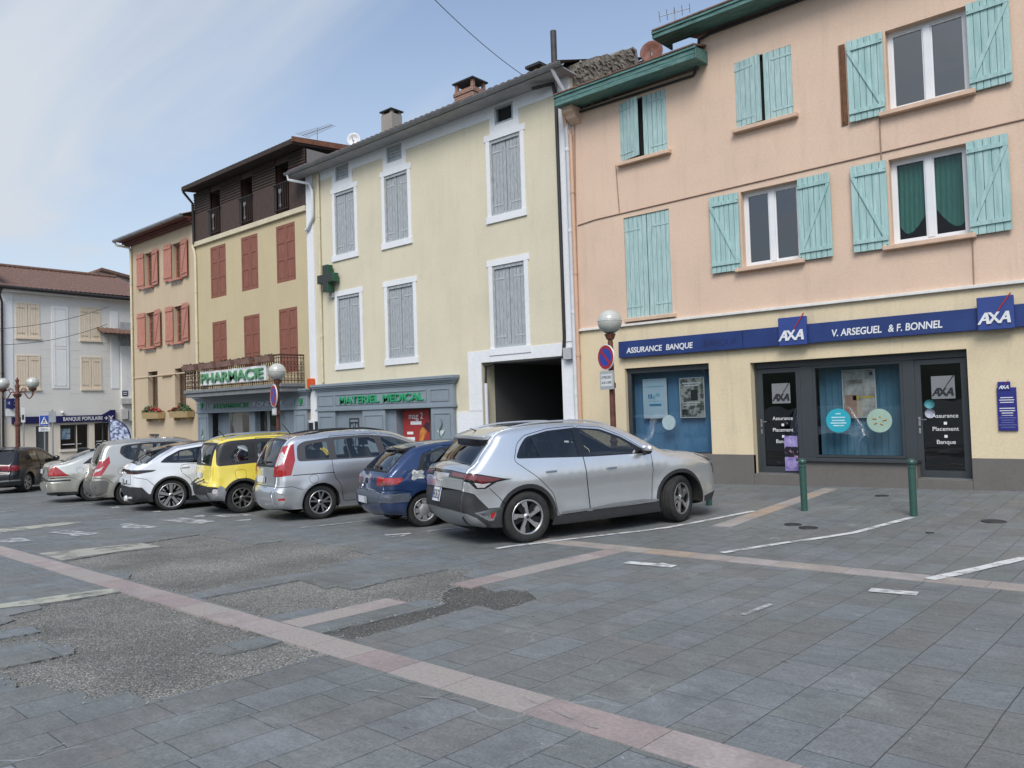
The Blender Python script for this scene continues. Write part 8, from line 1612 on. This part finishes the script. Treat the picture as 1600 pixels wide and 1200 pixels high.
p = onX(195.5, 614.5, XE+.19); m = MB(); m.box(XE+.16, XE+.19, p.y-.14, p.y+.14, p.z-.14, p.z+.14); t2 = m.build('street_plate', mat('dark_street_plate', (.02, .025, .08), .4, .1, 5), origin=(XE+.17, p.y, p.z)); tag(t2, 'small dark blue street plate on the whitewashed wall', 'plate'); m = MB()
for dz in (.05, -.05): m.box(XE+.19, XE+.194, p.y-.1, p.y+.1, p.z+dz-.02, p.z+dz+.02)
m.build('text_line', M_vinyl, t2)
p = onX(97.5, 644.5, XE+.1); m = MB(); m.sphere((XE+.12, p.y, p.z), .08, 12, 8); m.tube([(XE, p.y, p.z+.03), (XE+.12, p.y, p.z+.02)], .03, 6); tag(m.build('security_camera', M_whitep, origin=(XE+.1, p.y, p.z)), 'small white dome camera above the bank fascia', 'camera')
# feather banner
p = onDist(176, 692, 36); zg0 = zg(p.x, p.y); t = place('feather_banner', 'blue and white feather banner standing beside the bank door', 'banner', (p.x, p.y, zg0))
R_ = Vector((.755, .655, 0)); P = Vector((p.x, p.y, 0)); mast = [P+R_*(-.12)+Vector((0, 0, zg0))]+[P+R_*(-.12+.98*(1-cos(k/10*pi/2)) if False else -.12+.0)+Vector((0, 0, zg0+1.7*k/4)) for k in range(1, 5)]
top = zg0+2.35; cur = [P+R_*(-.12+.95*sin(k/10*pi/2))+Vector((0, 0, top-.0-.95*(1-cos(k/10*pi/2)))) for k in range(11)]
m = MB(); m.tube(mast+cur, .03, 6); m.build('mast', mat('navy_edge', (.01, .012, .06), .6, .1, 5), t)
sail = [P+R_*(-.10)+Vector((0, 0, z)) for z in (zg0+.4, zg0+.9, zg0+1.5, top-.03)]+cur[1:]+[P+R_*(.80)+Vector((0, 0, zg0+.4))]
n_ = Vector((.655, -.755, 0))*.012; m = MB(); m.add([q-n_ for q in sail]+[q+n_ for q in sail], [list(range(len(sail))), list(range(len(sail), 2*len(sail)))[::-1]]+[(i, (i+1) % len(sail), len(sail)+(i+1) % len(sail), len(sail)+i) for i in range(len(sail))]); m.build('sail', mat('printed_blue_cloth', (.16, .20, .42), .8, .5, 3.2, (.50, .56, .70), stretch=(2, 2, 3), sharp=.06), t)
# --- globe lamps
M_post = mat('rust_red_post', (.115, .038, .026), .6, .2, 8, (.16, .06, .04), fine=.12, bump=.3, bscale=40)
def globe_mat():
    m = bpy.data.materials.new('frosted_globe'); m.use_nodes = True; b = m.node_tree.nodes['Principled BSDF']; b.inputs['Base Color'].default_value = (.50, .51, .47, 1); b.inputs['Roughness'].default_value = .12; b.inputs['Transmission Weight'].default_value = .35; b.inputs['IOR'].default_value = 1.2; return m
M_globe = globe_mat(); M_globe_u = mat('globe_upper', (.52, .525, .48), .15, .05, 4, coat=.6); M_globe_l = mat('globe_lower', (.44, .445, .41), .2, .06, 4, coat=.5)
def globe(parent, c, r):
    m = MB(); n = 14; prof = [(r*sin(a), -r*cos(a)) for a in [pi*.08+(pi*.92)*k/n*.52 for k in range(n+1)]]; m.lathe(prof+[(r*1.015, r*.06)], Matrix.Translation(c), 32); o = m.build('globe', M_globe_l, parent)
    m = MB(); m.lathe([(r*1.02, r*.05)]+[(max(.001, r*cos(a)), r*sin(a)) for a in [.06+(pi/2-.06)*k/n for k in range(n+1)]], Matrix.Translation(c), 32); m.build('upper_shell', M_globe_u, o)
    return o
def post(parent, x, y, z0, z1, r=.055):
    m = MB(); prof = [(.16, 0), (.16, .06), (.12, .10), (.11, .55), (.135, .58), (.12, .63), (.085, .68), (r*1.15, 1.05)]+[(r*1.15, 1.05), (r*1.5, 1.07), (r*1.5, 1.11), (r*1.1, 1.13)]
    H = z1-z0; prof += [(r, H*.66), (r*1.5, H*.665), (r*1.5, H*.69), (r*1.05, H*.70), (r*.9, H-.12), (r*1.4, H-.11), (r*1.8, H-.05), (r*2.2, H)]
    m.lathe([(a, b) for a, b in prof], Matrix.Translation((x, y, z0)), 14, smooth=False)
    for k in range(8): a = 2*pi*k/8; m.tube([(x+r*cos(a), y+r*sin(a), z0+1.15), (x+r*.9*cos(a), y+r*.9*sin(a), z0+H-.15)], .008, 4)
    return m.build('post', M_post, parent)
NS = radians(-106)
def roadsign(parent, lab, P, diam, plate=None, plate_txt=()):
    n = Vector((cos(NS), sin(NS), 0)); R_ = Vector((-n.y, n.x, 0)); U = Vector((0, 0, 1)); P = Vector(P)
    t = place('road_sign', lab, 'road sign', tuple(P)); M_ = Matrix(((R_.x, U.x, n.x, P.x), (R_.y, U.y, n.y, P.y), (R_.z, U.z, n.z, P.z), (0, 0, 0, 1))); r = diam/2
    m = MB(); m.lathe([(.001, 0), (r, 0), (r, .025), (r*.96, .03), (r*.955, .026), (.001, .026)], M_, 36, smooth=False); m.build('disc', M_whitep, t)
    m = MB(); m.lathe([(r*.70, .028), (r*.94, .028)], M_, 36, smooth=False); m.build('red_ring', M_red, t); m = MB(); m.lathe([(.001, .027), (r*.71, .027)], M_, 36, smooth=False); m.build('blue_field', mat('sign_blue', (.02, .06, .36), .4, .05, 4), t)
    m = MB(); m.box(-.07*diam*.8, .07*diam*.8, -r*.74, r*.74, .0285, .030, M_ @ Matrix.Rotation(radians(45), 4, 'Z')); m.build('red_bar', M_red, t)
    m = MB(); m.box(-.05, .05, -r*.8, r*.8, -.03, -.002, M_); m.build('bracket', M_strap, t)
    return t, M_
p = onDist(952.5, 503, 16.0); gl0 = p
lx, ly = p.x, p.y; L1 = place('street_lamp', 'rust red lamp post with a single globe in front of the bank window', 'street lamp', (lx, ly, zg(lx, ly)), 'single globe lamps')
post(L1, lx, ly, zg(lx, ly), p.z-.25); globe(L1, p, .25)
q = onDist(949.5, 558, 15.9); n = Vector((cos(NS), sin(NS), 0)); Psg = Vector((lx, ly, q.z))+n*.10+Vector((n.y, -n.x, 0))*.02
t, M_ = roadsign(L1, 'no parking disc on the lamp post by the bank window', Psg, .52)
qz = onDist(949, 594, 15.9).z; t = place('road_sign', 'grey plate under the no parking disc giving Wednesday hours', 'road sign', (lx, ly, qz)); M2 = M_.copy(); M2[2][3] = qz
m = MB(); m.box(-.21, .21, -.19, .19, -.0, .02, M2); m.build('plate', mat('grey_plate', (.42, .44, .45), .5, .05, 5), t); m = MB(); m.box(-.175, .175, -.125, .125, .021, .024, M2); m.build('white_label', M_whitep, t)
Rv = M_.to_3x3() @ Vector((1, 0, 0)); nv = M_.to_3x3() @ Vector((0, 0, 1))
for s, dz in (('LE MERCREDI', .03), ('de 6H à 15H00', -.075)): text_mesh(s, .085, M_inkb, 'lettering', t, Vector((M2[0][3], M2[1][3], qz+dz))+nv*.026, Rv, (0, 0, 1), .001, width=.31)
p = onDist(433, 581, 23.4); lx, ly = p.x, p.y; L2 = place('street_lamp', 'rust red lamp post with a single globe in front of the chemist', 'street lamp', (lx, ly, zg(lx, ly)), 'single globe lamps')
post(L2, lx, ly, zg(lx, ly), p.z-.25); globe(L2, p, .26)
q = onDist(429.5, 618.5, 23.3); Psg = Vector((lx, ly, q.z))+n*.10; t, M_ = roadsign(L2, 'no parking disc on the lamp post by the chemist', Psg, .68)
qz = onDist(429, 643, 23.3).z; t = place('road_sign', 'small grey plate under the chemist\'s no parking disc', 'road sign', (lx, ly, qz)); M2 = M_.copy(); M2[2][3] = qz; m = MB(); m.box(-.21, .21, -.11, .11, 0, .02, M2); m.build('plate', mat('grey_plate', (.42, .44, .45)), t); m = MB(); m.box(-.17, .17, -.07, .07, .021, .024, M2); m.build('white_label', M_whitep, t)
# twin globe lamp on the left
p = onDist(27, 610, 29); lx, ly = p.x, p.y; L3 = place('street_lamp', 'rust red lamp post with twin globes on scroll arms at the far left', 'street lamp', (lx, ly, zg(lx, ly))); zt_ = onDist(27, 616, 29).z
post(L3, lx, ly, zg(lx, ly), zt_, .075); ga, gb = onDist(4.5, 600, 29), onDist(51, 598.5, 29); m = MB(); Rr = Vector((.755, .655, 0))
m.lathe([(.13, 0), (.10, .1), (.06, .16), (.075, .3), (.09, .36), (.05, .42), (.05, .52), (.075, .56), (.04, .62), (.01, .68)], Matrix.Translation((lx, ly, zt_-.05)), 12)
for g_ in (ga, gb):
    e = Vector((g_.x-lx, g_.y-ly, 0)); d = e.length; e.normalize(); b0 = Vector((lx, ly, zt_))
    m.tube([b0+e*(d*f)+Vector((0, 0, .10*sin(f*pi*1.1)-.20*sin(f*pi*.5)**4*sin(f*pi)+(-.12*sin(pi*max(0, (f-.45))/.55)))) for f in [k/14 for k in range(15)]], .022, 7)
    m.tube([b0+e*(.24+.11*cos(a)*(1-a/14))+Vector((0, 0, .13+.11*sin(a)*(1-a/14))) for a in [k*.5 for k in range(18)]], .016, 6); m.tube([b0+e*d+Vector((0, 0, -.06)), b0+e*d+Vector((0, 0, g_.z-zt_-.22))], .035, 8); m.lathe([(.04, -.06), (.13, .0), (.14, .05)], Matrix.Translation((g_.x, g_.y, g_.z-.25)), 14)
m.build('scroll_arms', M_post, L3); globe(L3, ga, .22); globe(L3, gb, .22)
# --- small signs by the bank
M_galv = mat('galvanised_pole', (.33, .34, .35), .45, .1, 6, metallic=.5)
def pole_thing(lab, x, y, dist, ztop_px, name='sign_pole', r=.03):
    p = onDist(x, y, dist); t = place(name, lab, 'sign', (p.x, p.y, zg(p.x, p.y))); m = MB(); m.tube([(p.x, p.y, zg(p.x, p.y)), (p.x, p.y, onDist(x, ztop_px, dist).z)], r, 10); m.build('pole', M_galv, t); return t, p
t, p = pole_thing('blue pedestrian crossing sign with a 200 m plate on a thin pole', 70, 690, 33, 650, 'road_sign'); nn = Vector((.86, -.5, 0)); rr = Vector((.5, .86, 0))
def face(mb, p, rr, nn, w, z0, z1, d0, d1): mb.hexa([p+rr*a+nn*d+Vector((0, 0, z-p.z)) for z in (z0, z1) for a, d in ((-w/2, d0), (w/2, d0), (w/2, d1), (-w/2, d1))])
za, zb_ = onDist(70, 665.5, 33).z, onDist(70, 648.5, 33).z; m = MB(); face(m, p, rr, nn, .36, za, zb_, .04, .055); m.build('panel', M_whitep, t); m = MB(); face(m, p, rr, nn, .33, za+.015, zb_-.015, .055, .058); m.build('blue_field', mat('sign_blue', (.02, .06, .36)), t)
C0 = p+nn*.06+Vector((0, 0, (za+zb_)/2-p.z)); m = MB(); f = lambda a, b: C0+rr*a+Vector((0, 0, b)); m.add([f(-.14, -.15), f(.14, -.15), f(0, .17)], [(0, 1, 2)]); m.build('white_triangle', M_whitep, t)
m = MB(); C0 = p+nn*.063+Vector((0, 0, (za+zb_)/2-p.z)); m.tube([f(-.06, -.12), f(-.01, -.02), f(.01, .05)], .014, 5); m.tube([f(.05, -.12), f(0, -.02)], .014, 5); m.tube([f(-.05, -.0), f(.0, .03), f(.05, -.01)], .01, 5); m.sphere(f(.012, .085), .018, 8, 6); m.build('walking_figure', M_inkb, t)
m = MB(); z2, z3 = onDist(70, 674, 33).z, onDist(70, 667, 33).z; face(m, p, rr, nn, .42, z2, z3, .04, .055); m.build('distance_plate', M_whitep, t); text_mesh('200 m', .14, M_inkb, 'lettering', t, p+nn*.058+Vector((0, 0, z2+.04-p.z)), rr, (0, 0, 1), .001, width=.28)
t, p = pole_thing('grey sign seen from behind on a pole between crossing sign and bank fascia', 82.5, 690, 32, 640, 'road_sign'); m = MB(); face(m, p, rr, nn, .26, onDist(82, 660, 32).z, onDist(82, 643, 32).z, .03, .05); m.build('panel', mat('grey_sign_back', (.30, .32, .33), .5, .08, 5), t)
t, p = pole_thing('narrow pale sign on a thin pole right of the twin lamp', 37, 690, 32, 635, 'road_sign'); m = MB(); face(m, p, rr, nn, .15, onDist(37, 660, 32).z, onDist(37, 636, 32).z, .03, .05); m.build('panel', mat('pale_panel', (.55, .56, .55), .5, .05, 5), t); m = MB(); face(m, p, rr, nn, .08, onDist(37, 656, 32).z, onDist(37, 648, 32).z, .05, .053); m.build('dark_mark', M_inkb, t)
# --- bollards
M_bol = mat('green_bollard', (.030, .085, .068), .35, .08, 8, coat=.3, fine=.06)
def bollard(x, y, h, lab):
    t = place('bollard', lab, 'bollard', (x, y, zg(x, y)), 'green bollards along the pavement'); m = MB(); r = .052
    m.lathe([(r, -.05), (r, h-.13), (r*1.12, h-.125), (r*1.12, h-.11), (r*.75, h-.10), (r*.7, h-.085)], Matrix.Translation((x, y, zg(x, y))), 20, smooth=False); m.build('post', M_bol, t)
    m = MB(); m.sphere((x, y, zg(x, y)+h-.045), .062, 18, 10, (1, 1, .88)); m.build('knob', M_bol, t)
p = gnd(1257, 798); h = onY(1256, 717, p.y).z-p.z; bollard(p.x, p.y, h, 'green bollard in front of the bank\'s left door'); p2 = gnd(1428, 806); bollard(p2.x, p2.y, h, 'green bollard in front of the bank\'s right door'); p3_ = onDist(1108, 740, 16.3)
bollard(p.x-1.72, p.y+.12, h, 'green bollard half hidden behind the silver crossover\'s nose')
# --- flower boxes
M_wbox = mat('pine_flower_box', (.42, .30, .15), .75, .15, 6, stretch=(1, 6, 6)); M_leafd = mat('geranium_leaves', (.035, .075, .022), .7, .4, 9, (.07, .13, .04)); M_flow = mat('red_geraniums', (.45, .012, .02), .6, .3, 20, (.55, .05, .07))
for (a, b, y0p, y1p), lab, order in (((222, 248, 645, 654), 'pine flower box under the left ground floor window, greenery at its left', 0), ((264.5, 293.5, 643, 652), 'pine flower box under the right ground floor window, greenery at its right', 1)):
    A, B = onY(a, y0p, YF-.3), onY(b, y1p, YF-.3); t = place('flower_box', lab, 'flower box', ((A.x+B.x)/2, YF-.2, B.z), 'flower boxes on the beige house'); m = MB(); m.hexa([(A.x+.03, YF-.30, B.z), (B.x-.03, YF-.30, B.z), (B.x-.03, YF-.03, B.z), (A.x+.03, YF-.03, B.z), (A.x, YF-.34, A.z), (B.x, YF-.34, A.z), (B.x, YF-.02, A.z), (A.x, YF-.02, A.z)]); m.build('box', M_wbox, t)
    m = MB()
    for x in (A.x+.2, B.x-.2): m.box(x-.03, x+.03, YF-.2, YF, B.z-.12, B.z)
    m.build('bracket', M_wbox, t); rnd = random.Random(order+5); lm, fm_ = MB(), MB(); W = B.x-A.x
    for k in range(420):
        f = rnd.random(); g = rnd.random()
        bush = (f < .45) if order == 0 else (f > .5); hh = .34 if bush else .20; cpos = Vector((A.x+W*f, YF-.2+rnd.uniform(-.16, .14), A.z+hh*g**.8*sin(pi*min(1, max(.08, (f*1.0))))*1.0)); s = rnd.uniform(.03, .055); d = Vector((rnd.uniform(-1, 1), rnd.uniform(-1, 1), rnd.uniform(-.3, 1))).normalized(); e = d.orthogonal().normalized()
        (fm_ if (not bush and g > .35 and rnd.random() < .75) else lm).add([cpos-d*s, cpos+e*s*.7, cpos+d*s, cpos-e*s*.7], [(0, 1, 2, 3)])
    tag(lm.build('leaves', M_leafd, t), kind='stuff'); tag(fm_.build('red_flowers', M_flow, t), kind='stuff')
# --- roof things: aerials and dishes
def aerial(lab, px, y, h, boom_dir, n, L):
    p = onY(*px, y); t = place('tv_aerial', lab, 'aerial', tuple(p)); m = MB(); m.tube([p, p+Vector((0, 0, h))], .018, 6); m.build('mast', M_galv, t); m = MB(); d = Vector(boom_dir).normalized(); q = d.cross(Vector((0, 0, 1))).normalized(); c = p+Vector((0, 0, h-.1)); m.tube([c-d*L/2, c+d*L/2], .012, 5)
    for k in range(n): x = c+d*(-L/2+L*k/(n-1)); w_ = .32-.012*k; m.tube([x-q*w_, x+q*w_], .008, 4)
    m.build('boom', M_galv, t)
aerial('thin TV aerial on the dark timber house roof', (496, 222), 17.5, .55, (1, .1, 0), 14, 1.7); aerial('spindly TV aerial above the turquoise eaves', (1055, 48), 18.5, .6, (1, .5, .15), 5, .8)
def dish(lab, px, y, r, mt):
    c = onY(*px, y); n = Vector((-c.x*.6, -c.y, 2)).normalized(); R_ = n.to_track_quat('Z', 'Y').to_matrix().to_4x4(); M_ = Matrix.Translation(c) @ R_; t = place('satellite_dish', lab, 'satellite dish', tuple(c-Vector((0, 0, r*1.3)))); m = MB(); m.lathe([(.001, -.10*r)]+[(r*k/8, -.10*r+.16*r*(k/8)**2) for k in range(1, 9)]+[(r*.98, .03*r), (.001, -.14*r)], M_, 28); m.build('dish', mt, t)
    m = MB(); m.tube([c-n*r*.1, c-n*.25*r-Vector((0, 0, r*1.6))], .025, 6); m.tube([c-Vector((0, 0, r*.8)), c+n*r*.9], .012, 5); m.build('mast', M_galv, t)
dish('small white satellite dish behind the cream house roof', (552.5, 218), 18.2, .26, M_whitep); dish('rust brown satellite dish between the two turquoise eaves', (1018, 81), 17.5, .30, mat('rusty_dish', (.16, .055, .035), .7, .3, 6, (.24, .10, .07)))
# --- overhead wires
def wire(lab, pts, sag, r=.012):
    m = MB(); a, b = Vector(pts[0]), Vector(pts[1]); m.tube([a.lerp(b, k/30)-Vector((0, 0, sag*4*(k/30)*(1-k/30))) for k in range(31)], r, 5); tag(m.build('overhead_wire', M_black, origin=a), lab, 'wire')
wire('upper overhead wire crossing the grey bank house', (onX(-30, 515, -36), onX(170, 479, XE+.5)), .25); wire('lower overhead wire crossing the grey bank house', (onX(-30, 539, -36), onX(168, 506, XE+.9)), .30); wire('thin overhead wire rising over the cream house roof', (onY(818, 118, YF-.4), onY(660, -20, 10)), .1, .008)
